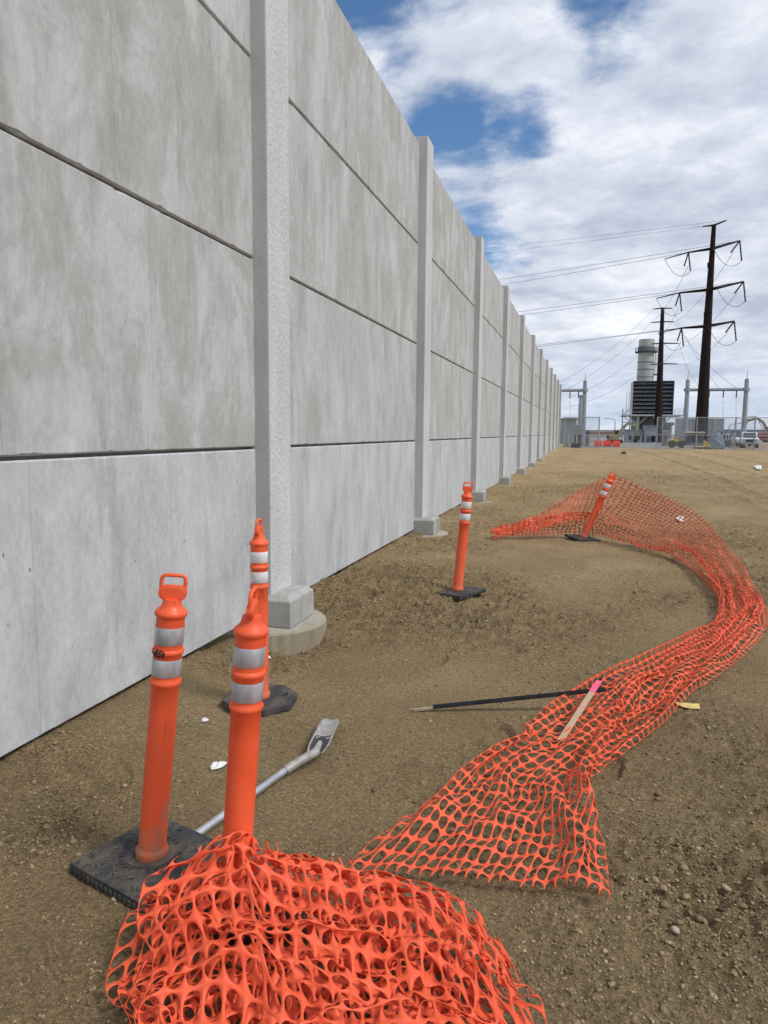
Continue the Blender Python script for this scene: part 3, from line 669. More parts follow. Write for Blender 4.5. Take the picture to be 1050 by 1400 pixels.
# ------------------------------------------------------------ orange safety net
def unpack(rows):                                       # rows of millimetre steps from knot to knot of the settled net
    a = np.array(rows, float).reshape(len(rows), -1, 3); a = np.cumsum(a, 1)
    return a / 1000.0
def net_mesh(name, P, sub=1, hole_u=.44, hole_v=.435, expo=2.1, nseg=16, teeth=True):
    nu, nv = (P.shape[0] - 1) // sub, (P.shape[1] - 1) // sub
    def cr(A, t, ax):
        n = A.shape[ax]; i = np.clip(np.floor(t).astype(int), 0, n - 2); f = (t - i)
        idx = [np.clip(i + d, 0, n - 1) for d in (-1, 0, 1, 2)]
        return idx, [-.5 * f + f * f - .5 * f ** 3, 1 - 2.5 * f * f + 1.5 * f ** 3, .5 * f + 2 * f * f - 1.5 * f ** 3, -.5 * f * f + .5 * f ** 3]
    def S(u, v):
        iu, wu = cr(P, u * sub, 0); iv, wv = cr(P, v * sub, 1); out = 0
        for a, wa in zip(iu, wu):
            for b, wb in zip(iv, wv): out = out + (wa * wb)[:, None] * P[a, b]
        return out
    # outline of a cell: lattice points on the edges, shared with the neighbours (q points per side)
    q = nseg // 4
    side = [(k, 0) for k in range(q)] + [(q, k) for k in range(q)] + [(q - k, q) for k in range(q)] + [(0, q - k) for k in range(q)]
    side = np.array(side)
    ang = []
    I, J = np.meshgrid(np.arange(nu), np.arange(nv), indexing='ij'); I = I.ravel(); J = J.ravel()
    ou = I[:, None] * q + side[None, :, 0]; ov = J[:, None] * q + side[None, :, 1]
    key = ou.astype(np.int64) * 100000 + ov
    uq, inv = np.unique(key.ravel(), return_inverse=True)
    Po = S(uq // 100000 / q, uq % 100000 / q)
    # hole outline: superellipse around the middle
    dx = side[:, 0] / q - .5; dy = side[:, 1] / q - .5; th = np.arctan2(dy, dx)
    c, s = np.cos(th), np.sin(th); rad = (np.abs(c) ** expo + np.abs(s) ** expo) ** (-1 / expo)
    hx = hole_u * rad * c; hy = hole_v * rad * s
    g = np.random.RandomState(3); sx = 1 + .05 * (g.rand(len(I), 1) - .5); sy = 1 + .05 * (g.rand(len(I), 1) - .5)
    hu = I[:, None] + .5 + hx[None] * sx; hv = J[:, None] + .5 + hy[None] * sy
    Ph = S(hu.ravel(), hv.ravel())
    no = len(Po); V = np.concatenate([Po, Ph]); n = len(side); K = len(I)
    a = inv.reshape(K, n); b = no + np.arange(K * n).reshape(K, n)
    F = np.stack([a, np.roll(a, -1, 1), np.roll(b, -1, 1), b], -1)
    if teeth:                                           # the cut ends leave open prongs
        mid = (hx + np.roll(hx, -1)) / 2
        cut = ((I[:, None] == 0) & (mid[None] < -.12)) | ((I[:, None] == nu - 1) & (mid[None] > .12)); F = F[~cut]
    F = F.reshape(-1, 4)
    me = bpy.data.meshes.new(name); me.vertices.add(len(V)); me.vertices.foreach_set('co', V.astype(np.float32).ravel())
    me.loops.add(F.size); me.loops.foreach_set('vertex_index', F.astype(np.int32).ravel()); me.polygons.add(len(F)); me.polygons.foreach_set('loop_start', np.arange(0, F.size, 4, dtype=np.int32))
    me.update(calc_edges=True); me.validate(); return me
RUN = unpack([
[-800,2240,-36,40,9,-1,42,7,1,40,6,0,41,6,1,41,5,4,40,5,2,44,4,3,40,4,1,39,8,0,39,3,14,38,9,-15,41,4,-1,41,3,-1,41,10,-2,34,9,21,33,-4,-25,41,6,-2,41,5,1,42,8,-1,36,19,0,18,-22,30,38,6,-17,39,-1,-11,41,-9,-5],
[-779,2297,-41,36,8,19,36,9,-15,42,5,4,39,5,10,41,4,3,38,5,-9,42,3,7,42,4,-3,35,6,11,42,3,-8,39,7,10,41,3,-1,37,4,-17,36,7,19,35,6,-22,41,1,-1,38,3,16,35,7,-17,33,-1,25,36,-4,18,39,-1,12,40,-1,-11,38,3,-14,30,3,-24],
[-752,2379,-36,40,4,0,34,5,23,33,10,-19,41,5,7,40,2,-6,36,4,15,39,3,-15,40,3,8,35,5,-6,41,3,8,39,4,-10,40,2,-2,39,5,10,40,2,-8,37,5,17,35,4,-21,36,3,19,41,1,3,40,-1,-3,22,-1,36,38,-2,13,28,0,-30,38,1,-12,29,1,-31],
[-725,2475,-30,40,4,4,40,0,9,35,2,19,30,14,-24,40,0,4,37,1,-17,35,4,16,38,2,-15,31,6,16,41,2,2,40,2,-1,41,1,-2,35,3,-20,40,4,3,40,2,5,39,1,15,34,2,-22,40,1,10,25,-1,31,37,-1,15,32,-3,22,16,1,-37,28,-1,-27,39,1,-1],
[-687,2571,-39,30,5,26,40,1,2,30,0,29,40,4,-3,35,6,-15,26,3,-33,38,0,-5,36,4,17,29,5,-18,39,0,0,40,1,0,36,4,15,37,2,-17,38,2,12,39,2,8,38,-1,-13,40,3,3,37,0,13,28,-2,31,19,-5,33,37,1,-8,22,0,-33,19,-2,-35,39,1,-6],
[-661,2661,-27,40,0,-1,31,3,27,23,1,30,41,2,1,20,9,-31,37,-1,-13,33,2,-23,40,0,-3,25,6,22,39,-2,6,38,1,2,35,8,-17,38,-1,9,34,4,-21,40,0,-4,37,2,5,37,2,13,30,-2,29,15,-5,36,35,0,13,33,1,-24,11,-2,-37,35,1,-19,37,0,-8],
[-634,2730,-40,37,0,14,11,7,39,39,0,12,33,2,14,32,2,-19,34,2,-21,20,6,-35,39,-2,13,33,4,-15,38,1,11,26,3,31,38,3,-4,39,4,-5,38,2,-11,32,3,-22,29,0,28,38,4,9,24,-3,30,24,-3,29,32,2,-21,25,1,-31,26,1,-30,31,-3,13,24,1,-25],
[-616,2803,-26,40,-1,2,14,5,38,38,-2,-10,22,7,17,30,1,-27,33,2,-22,38,3,16,26,5,-17,41,4,0,28,0,27,35,5,3,31,3,-26,39,4,-4,38,3,-3,38,5,12,33,1,21,11,0,41,36,1,3,23,1,-33,28,4,-26,31,-1,7,34,-2,27,26,1,-16,-3,-1,-40],
[-590,2872,-39,36,2,18,16,4,40,32,-1,-23,27,2,-6,41,5,4,29,5,-29,34,1,2,22,5,34,41,5,0,34,4,-2,26,6,-30,36,7,15,35,5,-12,40,5,11,26,3,29,31,2,16,40,4,-7,24,-3,-32,29,1,21,20,-2,35,36,4,16,16,4,-17,2,1,-41,-8,0,-39],
[-568,2944,-35,35,2,19,17,4,38,32,-1,-22,12,3,-21,39,2,-5,42,5,6,27,4,-16,17,8,36,39,5,15,30,5,-11,21,8,-35,36,8,20,36,6,-16,34,6,25,31,4,19,39,2,-16,37,1,-17,29,4,17,29,2,29,11,1,40,24,-1,19,9,6,-44,-1,0,-40,14,4,-36],
[-542,3015,-38,35,3,22,14,4,44,35,-3,-18,15,-3,-16,17,9,-36,38,6,15,31,5,-13,16,9,41,35,5,23,26,5,-11,26,8,-31,39,7,-15,36,9,18,43,5,-9,24,3,12,39,8,12,30,2,-20,25,5,36,32,5,29,9,3,41,23,-5,-9,-8,5,-39,-3,1,-44,21,6,-33],
[-514,3086,-35,33,3,27,19,3,42,42,-11,-6,-4,6,-23,12,10,-42,44,5,-2,29,7,6,22,10,36,33,5,30,16,5,-28,38,7,-18,38,6,-1,40,11,-11,37,3,27,27,6,-23,43,1,-11,16,12,29,25,7,35,27,4,33,17,-2,20,34,-6,-27,-2,1,-44,-32,12,-26,21,7,-26],
[-481,3153,-37,32,5,30,16,3,43,46,-15,-1,-14,10,-28,14,10,-43,39,5,21,33,9,-6,30,9,31,25,7,30,24,4,-40,39,8,-21,38,8,16,42,10,-8,27,-2,-4,43,4,0,34,6,-18,30,7,31,22,10,42,13,9,42,19,-9,-13,29,-5,-33,-30,11,-30,-15,12,-24,28,3,-19],
[-442,3217,-39,13,12,46,31,-2,36,42,-16,-5,-21,15,-34,21,10,-40,46,0,8,23,15,26,40,9,14,18,1,20,37,7,-31,38,11,-19,38,8,27,44,8,-7,14,1,-21,41,3,-19,24,10,17,33,8,32,9,12,46,32,1,36,31,-15,-26,-11,6,-46,-36,13,-24,20,7,-23,29,1,-21],
[-409,3285,-37,22,9,41,24,1,43,36,-16,-11,-27,19,-34,30,7,-34,47,1,0,32,11,26,32,14,38,21,-3,-17,45,6,-2,35,15,-16,35,9,31,42,8,-20,23,-9,-8,28,14,-38,25,9,21,28,11,35,10,12,48,34,-3,31,23,-14,-40,-37,11,-27,-9,8,-46,22,8,-27,36,-1,5],
[-380,3360,-28,20,8,40,37,-5,33,24,-13,-13,-28,22,-33,40,4,-25,42,5,-2,32,13,35,40,12,28,23,-6,-28,49,5,-11,28,15,30,49,7,15,44,-9,-10,-19,18,-37,40,10,-25,29,9,17,7,15,49,27,9,40,40,-6,20,5,-10,-48,-39,9,-28,7,4,-50,34,4,-5,38,-1,3],
[-335,3430,-39,13,12,48,40,-6,30,16,-12,-18,-28,28,-33,47,1,-14,33,10,6,47,6,20,31,11,23,34,-6,-30,48,7,5,27,14,39,51,4,5,24,-6,-16,-26,23,-34,44,7,-23,27,9,23,6,15,47,29,9,41,41,-10,-3,-9,-6,-43,-39,7,-34,36,-3,-29,35,1,5,33,4,-13],
[-313,3514,-26,30,5,36,37,-8,19,27,-12,-18,-38,33,-24,45,3,-13,38,7,4,45,10,23,23,-5,-15,45,5,20,39,10,9,37,9,31,39,7,-10,24,-10,-13,-33,25,-33,44,6,-20,29,8,30,-3,18,47,45,2,25,28,-8,-7,-39,-4,-34,-1,2,-49,48,-9,-9,34,3,16,33,2,-14],
[-275,3589,-37,36,-3,28,-12,3,53,26,-7,-9,23,12,-36,27,14,-36,38,9,30,46,5,-16,26,-4,5,47,3,19,22,16,32,44,5,26,37,3,-24,11,-2,-19,-30,21,-33,42,2,-16,20,10,49,8,18,48,45,4,14,7,-18,-25,-28,-1,-38,18,-2,-41,46,-8,9,39,0,13,23,6,-35],
[-249,3672,-40,37,-4,35,-8,3,48,26,-7,-4,40,3,-27,22,14,-27,48,2,-8,42,2,26,22,4,-32,46,2,19,18,17,42,41,5,31,38,-3,-22,-25,8,-16,-12,17,-41,37,2,-11,16,8,46,46,-5,25,36,-9,-1,27,-26,-28,-53,29,-1,16,1,-41,47,-10,1,38,0,26,25,2,-28],
[-224,3760,-36,35,-5,34,-7,2,49,36,-7,-14,33,2,-35,35,6,6,47,4,-17,24,1,19,37,2,-31,40,4,17,18,15,44,45,2,25,37,-11,-19,-45,18,-19,-7,14,-45,33,0,8,44,-13,4,38,1,31,12,-11,46,28,-14,-9,-16,17,-45,0,7,-45,47,-11,1,36,2,31,16,4,-36],
[-195,3849,-41,28,-4,40,-2,-1,51,42,-7,-18,25,2,-43,40,2,-9,47,4,9,21,-3,12,43,2,-23,37,4,13,21,11,43,47,-2,20,23,-8,-18,-45,17,-21,15,3,-45,30,-5,-6,27,-2,41,31,-5,43,42,-13,20,18,-15,-10,-8,11,-48,-9,14,-47,42,-10,8,36,0,33,16,3,-41],
[-171,3940,-37,18,-2,45,13,-5,41,41,-7,-26,19,3,-47,47,-2,5,46,3,15,21,-7,-10,46,1,-16,32,4,23,22,10,49,48,-1,11,12,-14,-19,-40,19,-24,27,-5,-37,28,-5,3,42,-11,23,21,0,45,40,-15,29,14,-9,-16,-12,10,-46,0,8,-49,39,-9,5,32,0,36,14,2,-40],
[-147,4030,-31,33,-7,35,2,-2,37,37,-6,-35,30,-2,-35,42,-2,28,49,-1,7,22,-6,-7,40,1,-33,30,5,27,33,2,38,42,-5,4,25,-13,-24,-51,19,-15,34,-8,-28,27,-7,-3,29,-4,41,42,-15,24,28,-5,43,17,-12,-21,-8,7,-46,-5,9,-52,36,-8,10,29,1,40,15,0,-40],
[-112,4112,-39,12,-2,51,18,-5,21,43,-10,-26,26,-1,-32,44,-4,24,44,-5,-20,28,-9,-6,46,-2,14,42,-5,-16,34,-3,35,-17,15,45,35,-10,0,9,-16,-41,6,18,-46,28,-7,-3,40,-13,28,27,-5,43,29,-7,38,19,-12,-22,-20,11,-45,0,6,-48,34,-7,12,30,-2,40,13,1,-47],
[-92,4188,-28,26,-5,38,18,-7,18,30,-7,-38,40,-6,-4,47,-8,-8,46,-7,21,11,1,-30,52,-7,-2,46,-6,7,41,-7,24,-54,16,3,27,-9,27,37,-12,1,31,-1,-39,10,9,-25,41,-14,20,34,-10,36,24,-4,45,18,-11,-16,-13,6,-50,-16,12,-43,35,-7,11,32,-3,35,16,-1,-41],
[-54,4259,-39,11,-1,49,21,-7,15,31,-9,-41,38,-6,-9,49,-8,6,45,-8,22,11,1,-30,47,-9,9,43,-5,10,45,-8,14,-45,16,20,16,-12,22,44,-11,-7,12,3,-52,25,4,-10,49,-14,6,38,-14,30,20,0,44,19,-12,-7,-15,6,-50,-29,15,-37,43,-9,2,32,-4,36,13,0,-42],
[-27,4333,-36,18,-3,47,20,-8,13,25,-6,-42,39,-7,-13,45,-8,22,47,-9,14,14,-1,-26,45,-9,-11,43,-7,3,34,-2,37,-33,13,35,11,-12,19,44,-10,-20,6,4,-53,26,-2,18,50,-9,-7,40,-12,14,13,1,48,24,-16,-11,-3,2,-46,-40,18,-31,48,-9,-5,31,-6,33,22,-2,-32],
[7,4405,-40,13,-1,51,24,-10,14,21,-5,-47,39,-7,-17,46,-9,20,46,-9,18,22,-6,-5,35,-4,-33,40,-6,5,18,2,48,-20,9,42,22,-14,12,36,-7,-33,13,0,-46,36,-10,1,30,-5,42,45,-14,9,43,-11,13,19,-13,-22,-23,15,-30,-50,22,-20,49,-11,-8,33,-5,25,16,-1,-39],
[39,4479,-37,17,-2,47,24,-12,17,12,0,-48,42,-9,-17,43,-8,23,46,-8,12,13,-7,-18,42,-5,-17,39,-5,6,2,5,50,6,2,49,27,-16,7,5,1,-47,34,-5,-37,41,-12,-3,37,-10,33,30,-7,40,50,-13,3,8,-7,-23,-43,17,-17,-28,19,-35,46,-14,-17,32,-3,27,30,-6,-24],
[76,4554,-38,13,-1,48,28,-14,17,7,2,-50,42,-9,-16,47,-11,15,40,-6,28,14,-8,-17,38,-3,-27,38,-4,11,4,4,52,21,-5,47,25,-16,2,-9,9,-48,42,-9,-28,38,-11,-3,28,-8,43,38,-10,35,43,-9,-12,9,-9,-23,-45,18,-7,-21,16,-44,46,-12,-12,34,-5,23,21,-3,-34],
[112,4632,-39,16,-2,48,29,-15,19,1,5,-49,45,-12,-16,39,-8,32,45,-8,11,18,-11,-9,32,1,-33,34,-4,18,12,2,47,28,-8,42,19,-15,-9,-11,11,-43,47,-12,-16,27,-7,11,40,-11,25,40,-13,34,22,-5,-34,9,-6,-27,-49,21,10,-2,9,-45,46,-13,-14,30,-4,34,24,-5,-31],
[153,4705,-38,12,0,47,31,-17,21,-1,6,-49,45,-13,-12,46,-11,15,38,-7,34,16,-8,-15,29,1,-37,32,-3,24,31,-9,37,23,-7,37,27,-16,-6,-23,18,-43,47,-13,-2,25,-7,15,31,-9,37,51,-15,-1,33,-13,-35,-33,12,-1,-44,20,-13,26,-3,-40,34,-7,-1,37,-6,33,15,-5,-43],
[183,4775,-29,20,-5,41,29,-16,19,-2,7,-49,46,-16,-9,36,-8,33,48,-11,13,22,-9,-9,31,-3,-37,41,-13,3,22,0,44,-20,5,45,25,-8,-8,27,0,-41,40,-11,-9,19,-6,46,46,-14,16,35,-8,-16,19,-11,-23,-56,21,5,-10,11,-41,40,-7,-32,23,-8,41,36,-5,8,10,-5,-49],
[229,4837,-39,12,0,50,27,-16,18,3,6,-47,44,-15,-6,39,-9,29,46,-13,15,14,-6,-29,44,-9,-27,42,-16,23,-1,11,45,-19,4,29,43,-10,-12,37,-6,-37,14,-5,27,41,-12,30,48,-15,4,32,-13,-16,-42,17,-11,-27,16,-34,25,-7,-43,18,0,32,41,-12,23,20,-5,-14,15,-7,-48],
[263,4907,-27,20,-4,42,26,-15,12,6,4,-48,41,-14,-3,45,-14,16,34,-7,28,23,-10,-37,41,-10,-2,44,-14,16,-49,26,15,24,-13,22,40,-3,-9,26,-8,18,44,-13,21,46,-13,15,44,-17,-12,-31,12,-22,-37,18,-30,24,-6,-43,25,-5,19,31,-6,40,37,-13,5,-19,5,-46,36,-13,-29],
[312,4973,-38,12,-1,47,26,-15,17,11,0,-47,38,-13,-10,44,-13,18,27,-6,28,30,-13,-30,38,-10,-15,36,-8,32,-37,20,25,15,-10,21,50,-9,-4,32,-11,-7,37,-7,33,39,-11,5,20,-12,-15,-46,20,-24,10,0,-42,25,-6,-21,19,-3,45,41,-11,14,23,-10,-4,-27,9,-45,41,-14,-19],
[355,5043,-37,14,-3,48,24,-14,17,10,0,-48,37,-12,-18,30,-9,41,35,-10,11,26,-12,-37,39,-10,-11,31,-6,37,-31,15,30,27,-13,17,36,-10,-37,42,-9,24,30,-3,40,44,-17,-10,-7,0,-24,-37,16,-27,27,-7,-42,28,-7,20,19,-3,48,44,-16,5,-4,3,-28,-12,3,-46,46,-16,-6],
[401,5112,-39,11,0,51,25,-16,21,11,0,-49,35,-13,-24,28,-7,42,36,-12,15,15,-8,-43,40,-10,-11,28,-5,40,-26,11,35,39,-16,10,22,-5,-40,43,-8,28,36,-7,37,41,-19,-9,-36,12,-24,-8,5,-48,31,-8,-21,17,-4,45,35,-8,37,38,-16,-2,-34,12,-36,18,-6,-41,44,-15,-12],
[445,5185,-40,13,-2,52,24,-15,22,11,-1,-50,35,-12,-22,23,-6,45,36,-13,12,10,-5,-45,40,-11,-10,19,-2,43,-16,6,37,45,-18,-2,19,-3,-33,33,-4,40,46,-11,18,18,-16,-15,-39,16,-31,22,-5,-41,26,-9,1,18,-1,49,34,-8,25,24,-14,-8,-33,13,-39,35,-14,-31,41,-14,-2],
[493,5258,-37,8,0,49,26,-16,24,10,-1,-47,36,-13,-26,20,-4,45,38,-15,14,0,-1,-47,41,-12,-13,12,1,48,-3,1,35,44,-18,-11,10,-1,-33,41,-9,30,39,-9,17,16,-13,-18,-41,17,-24,29,-9,-37,27,-6,25,15,-1,49,42,-13,13,5,-6,-22,-22,8,-47,46,-20,-8,33,-10,-15],
[536,5335,-36,11,-1,46,28,-17,29,6,0,-52,36,-13,-23,16,-3,48,41,-17,11,-8,3,-43,42,-13,-16,13,1,46,-2,0,34,41,-17,-21,13,-3,-33,41,-13,18,2,1,51,22,-10,-12,-2,5,-47,25,-7,-36,29,-6,39,13,-2,49,40,-14,14,-17,3,-45,4,-3,-50,45,-17,1,30,-11,-6],
[580,5399,-37,7,1,50,28,-17,26,4,2,-52,37,-15,-18,14,-2,46,41,-17,6,-13,5,-41,43,-13,-16,3,4,49,13,-6,25,34,-14,-29,17,-6,-30,38,-11,28,-5,4,52,26,-12,-18,2,3,-49,20,-4,-24,14,-2,48,36,-9,36,22,-10,1,-10,1,-48,22,-10,-45,32,-11,9,28,-11,-7],
[614,5470,-26,12,-3,42,29,-17,26,1,2,-52,38,-15,-18,13,-2,47,43,-19,4,-19,9,-39,42,-13,-17,4,4,49,18,-9,18,23,-11,-41,25,-8,-21,33,-9,36,-7,4,50,28,-13,-16,0,4,-49,20,-5,-23,22,-4,42,29,-6,41,17,-12,-10,-5,1,-49,28,-12,-37,29,-11,1,28,-10,7],
[666,5532,-37,0,5,52,29,-17,27,-1,2,-52,39,-15,-16,12,-2,47,44,-20,3,-23,10,-38,41,-13,-20,6,4,49,22,-11,17,16,-9,-47,29,-10,-17,22,-4,44,-5,2,47,31,-13,-17,-3,4,-50,15,-2,-22,23,-5,44,34,-9,33,19,-11,-6,-6,0,-51,31,-13,-34,27,-11,14,28,-10,-7],
[705,5606,-31,0,4,44,29,-17,29,0,2,-53,40,-17,-13,12,-2,49,42,-20,0,-25,11,-37,39,-12,-21,12,0,48,21,-11,10,11,-5,-49,33,-12,-8,15,-2,45,-8,3,47,32,-13,-19,-4,4,-52,13,-3,-22,41,-18,21,21,0,42,23,-9,9,-8,0,-54,34,-15,-26,24,-10,17,26,-10,-13],
[757,5672,-38,-11,11,49,25,-15,29,1,1,-49,43,-18,-13,13,-4,51,42,-19,0,-29,12,-36,36,-11,-28,18,-2,49,19,-12,3,10,-4,-46,33,-12,-4,-13,7,45,6,-1,50,36,-14,-23,-3,3,-48,18,-6,-16,42,-20,-3,-21,9,46,25,-11,9,37,-10,-26,30,-11,-37,23,-10,16,23,-9,-19],
[800,5745,-41,-15,12,48,23,-14,33,5,-1,-52,41,-17,-3,17,-5,47,34,-17,-5,-25,11,-35,33,-10,-24,22,-5,42,20,-12,3,6,-2,-47,34,-13,5,-15,8,49,0,0,45,30,-11,-25,7,-1,-49,14,-5,-21,49,-26,5,-6,-5,46,-20,24,-6,53,-15,-13,37,-22,-28,28,-12,10,24,-9,-13],
[849,5814,-39,-25,17,39,17,-11,34,12,-4,-46,36,-15,8,30,-13,37,25,-12,-7,-26,12,-34,33,-10,-23,19,-3,47,18,-14,-8,12,-2,-42,31,-12,13,-24,11,44,-6,2,43,34,-12,-26,24,-12,-40,3,2,-25,48,-20,-1,1,-10,53,-26,16,-19,43,-15,-22,50,-16,-9,28,-12,8,17,-7,-21],
[888,5886,-42,-24,17,42,13,-9,29,19,-8,-44,28,-11,21,37,-15,34,13,-9,-17,-19,11,-37,33,-10,-15,12,-1,52,19,-15,-14,19,-6,-38,32,-14,16,-20,2,48,-23,19,27,40,-5,-32,27,-22,-28,-1,3,-27,52,-22,5,-3,-7,54,-29,20,-20,52,-16,-17,44,-21,-9,28,-11,-13,24,-11,-1],
[934,5952,-40,-31,21,36,9,-7,27,29,-13,-38,27,-11,13,30,-12,34,23,-11,-10,-31,15,-36,34,-11,-9,23,-4,48,14,-17,-16,13,1,-42,34,-5,25,-16,-9,51,-36,22,17,21,-9,-37,45,-21,-11,9,2,-27,50,-17,-21,-8,-2,58,-25,9,-15,30,-15,-19,58,-15,-12,30,-12,3,19,-8,-15],
[972,6019,-34,-32,21,28,6,-5,21,39,-18,-29,23,-8,5,-8,-3,55,25,-10,-8,7,4,-45,36,-10,-9,16,-4,46,13,-11,-21,11,-1,-47,31,-5,34,-9,0,53,-37,12,22,16,-10,-42,45,-20,-13,9,5,-27,48,-11,-5,-15,-6,44,-19,0,-20,53,-10,-21,42,-17,4,20,-7,-27,25,-9,0],
[1007,6083,-37,-41,26,19,13,-13,16,41,-14,-20,3,-2,29,11,-5,47,21,-12,-13,3,7,-49,39,-11,4,21,-6,42,9,-8,-29,11,-1,-47,26,-7,43,-18,5,52,-22,10,22,25,-8,-44,38,-21,-16,11,1,-32,55,-19,-14,-16,-3,61,-36,14,-5,29,3,-18,57,-30,-24,30,-10,-20,25,-8,-4],
[1041,6143,-29,-40,23,26,21,-16,22,34,-8,-31,-11,2,38,14,-5,44,14,-5,-39,10,2,-45,33,-10,34,28,-8,23,2,-2,-41,16,-3,-35,10,-7,43,17,-8,51,-25,15,28,7,6,-43,37,-18,-31,20,-5,-28,56,-15,1,-24,3,47,-32,5,-5,24,-9,-27,56,-20,-29,34,-8,-3,23,-8,-11],
[1068,6214,-39,-53,17,8,20,-8,20,33,-3,6,8,-1,46,14,-7,26,11,-1,-43,20,-1,-32,26,-7,43,25,-7,6,-8,2,-47,19,-2,-25,16,5,47,13,-22,45,-9,13,32,-8,8,-48,48,-20,-9,6,-3,-28,45,-16,-38,5,-6,61,-35,20,4,24,0,-24,50,-28,-30,34,-7,-16,25,-9,-4],
[1096,6279,-31,-46,16,8,-1,-2,23,35,-1,8,6,6,45,22,-15,9,23,-1,-38,28,-2,-26,14,1,48,19,-3,-7,-9,0,-46,26,-3,-5,32,8,53,18,-19,34,-21,5,11,-28,5,-46,41,-15,-20,29,2,-3,40,-8,-40,10,-9,57,-29,18,6,16,-15,-31,59,-13,-28,29,-8,2,20,-3,-16],
[1116,6341,-38,-50,15,4,19,-3,25,0,11,32,41,-2,20,20,-14,5,8,3,-50,50,1,4,14,1,49,-27,0,-6,34,-11,-30,19,9,-23,31,0,34,19,-9,50,-14,2,20,-31,14,-34,46,-18,-20,18,4,-22,46,-12,-19,21,-16,43,-17,20,1,24,-13,-45,38,-10,-28,19,4,19,11,1,-30],
[1131,6402,-37,-45,13,0,31,-4,27,0,15,40,31,0,36,17,-10,-31,18,5,-37,46,8,8,4,-1,52,-29,-4,-21,45,-4,-18,19,9,-24,35,7,29,22,-12,52,-14,-2,21,-28,13,-32,35,-11,-27,14,4,-31,46,-13,10,45,-17,26,-18,22,14,-2,-9,-55,35,-5,-27,27,6,17,23,-2,-17],
[1148,6459,-37,-38,9,-11,32,4,36,8,14,44,21,2,26,11,-7,-43,29,8,-23,37,10,29,-17,8,35,-16,-6,-35,55,-8,9,20,13,-22,16,-3,34,48,1,39,-18,-3,25,-18,18,-27,30,-17,-43,16,7,-28,31,-13,28,55,-12,0,-13,19,22,-19,-1,-49,33,-3,-37,32,6,14,24,1,-24],
[1165,6516,-42,-29,6,8,-2,15,34,18,19,42,23,-11,-8,23,1,-37,40,17,3,34,8,34,-33,9,23,-6,-14,-46,52,-2,-6,9,13,34,35,11,25,61,-4,16,-23,-15,23,-15,5,-48,11,4,-49,24,8,19,39,-2,28,48,-5,-36,-20,-8,10,-35,15,-22,44,2,-30,38,8,6,31,2,-15],
[1172,6576,-36,-20,6,2,5,17,32,28,20,32,18,-17,2,2,11,-52,24,14,35,49,12,22,-30,11,21,14,-4,-53,46,-11,11,26,4,23,64,20,21,32,-15,16,-26,-7,17,-22,1,-61,7,15,-42,29,3,28,35,3,34,41,3,-30,-11,-10,-20,-41,16,6,35,7,-30,45,9,4,30,2,-18],
[1184,6638,-26,-21,8,-10,-6,20,34,40,14,16,24,-11,1,-8,13,-47,44,12,21,20,28,34,-26,-6,32,34,-18,-20,51,3,-20,21,8,24,27,3,36,57,-6,-1,-18,25,27,-17,-6,-51,-10,3,-52,33,4,29,44,2,25,48,10,-25,-14,-18,-23,-42,20,18,28,11,-38,48,11,-2,29,3,-24],
[1192,6702,-39,-4,7,20,-25,26,25,39,11,29,9,-7,-24,27,9,-35,49,12,4,-15,29,34,-24,-8,17,50,-9,-1,47,-1,-11,25,7,9,12,12,33,62,-11,10,-18,21,30,-9,-6,-26,-16,5,-62,39,6,18,46,4,22,41,2,-13,18,-3,-30,-53,14,17,17,11,-36,40,13,-26,40,3,-4],
[1190,6778,-31,21,4,14,-30,27,29,38,10,29,9,-8,-33,25,10,-31,42,9,23,-8,19,51,-28,14,-18,52,-14,-1,43,-5,-20,18,8,18,16,12,44,42,1,5,-1,7,22,0,-4,-56,-12,3,-45,43,4,14,40,8,30,45,-6,-17,5,15,-29,-44,5,16,10,11,-35,46,15,-11,42,2,-6],
[1216,6861,-36,1,10,26,-21,23,35,40,5,21,14,-5,-36,13,10,-34,36,3,31,9,9,56,-31,24,-15,37,4,-8,49,-20,-31,18,6,16,16,11,45,52,1,-6,-2,8,33,-23,-2,-53,2,1,-45,45,3,10,42,7,22,37,0,-17,25,3,-26,-55,12,14,7,10,-35,48,15,-2,44,0,-5],
[1216,6951,-27,14,8,20,-19,20,41,36,1,10,4,-2,-40,9,7,-34,33,11,34,20,-2,47,-32,17,-6,48,-5,-22,42,-5,-19,25,3,5,7,11,47,41,-1,24,37,2,7,-18,-4,-45,-35,9,-32,46,3,7,39,3,-10,50,5,14,17,-1,-17,-42,10,-12,11,10,-30,43,10,20,41,1,-14],
[1236,7040,-37,-8,8,26,-1,16,50,36,-2,5,-7,0,-46,16,5,-27,35,5,33,22,10,48,-30,13,-5,39,-13,-27,46,-5,-24,23,1,7,13,8,49,30,1,36,31,0,-2,-11,-2,-47,-31,6,-38,41,-3,-11,44,5,18,46,4,24,10,0,-21,-39,9,-24,23,8,-25,40,6,30,33,0,-28],
[1249,7133,-36,-14,7,28,13,8,48,32,-3,-2,-15,2,-46,20,2,-22,29,3,38,31,2,41,-29,17,0,36,-4,-38,41,-12,-24,10,-3,25,40,2,25,7,4,51,37,-1,-2,-14,0,-48,-21,3,-46,39,-4,-7,44,1,19,38,3,37,11,1,-33,-37,9,-29,35,1,-18,28,4,32,33,0,-30],
[1249,7228,-39,-3,4,34,20,3,45,28,-3,-6,-19,2,-39,27,-3,-11,52,-13,-1,5,10,54,-24,16,27,-1,9,-45,53,-11,-16,29,-18,-15,9,3,51,25,3,42,38,-1,4,-24,1,-43,-1,0,-49,37,-5,-16,41,-1,29,32,0,38,14,1,-34,-35,6,-34,43,-1,-11,20,-1,32,31,0,-36],
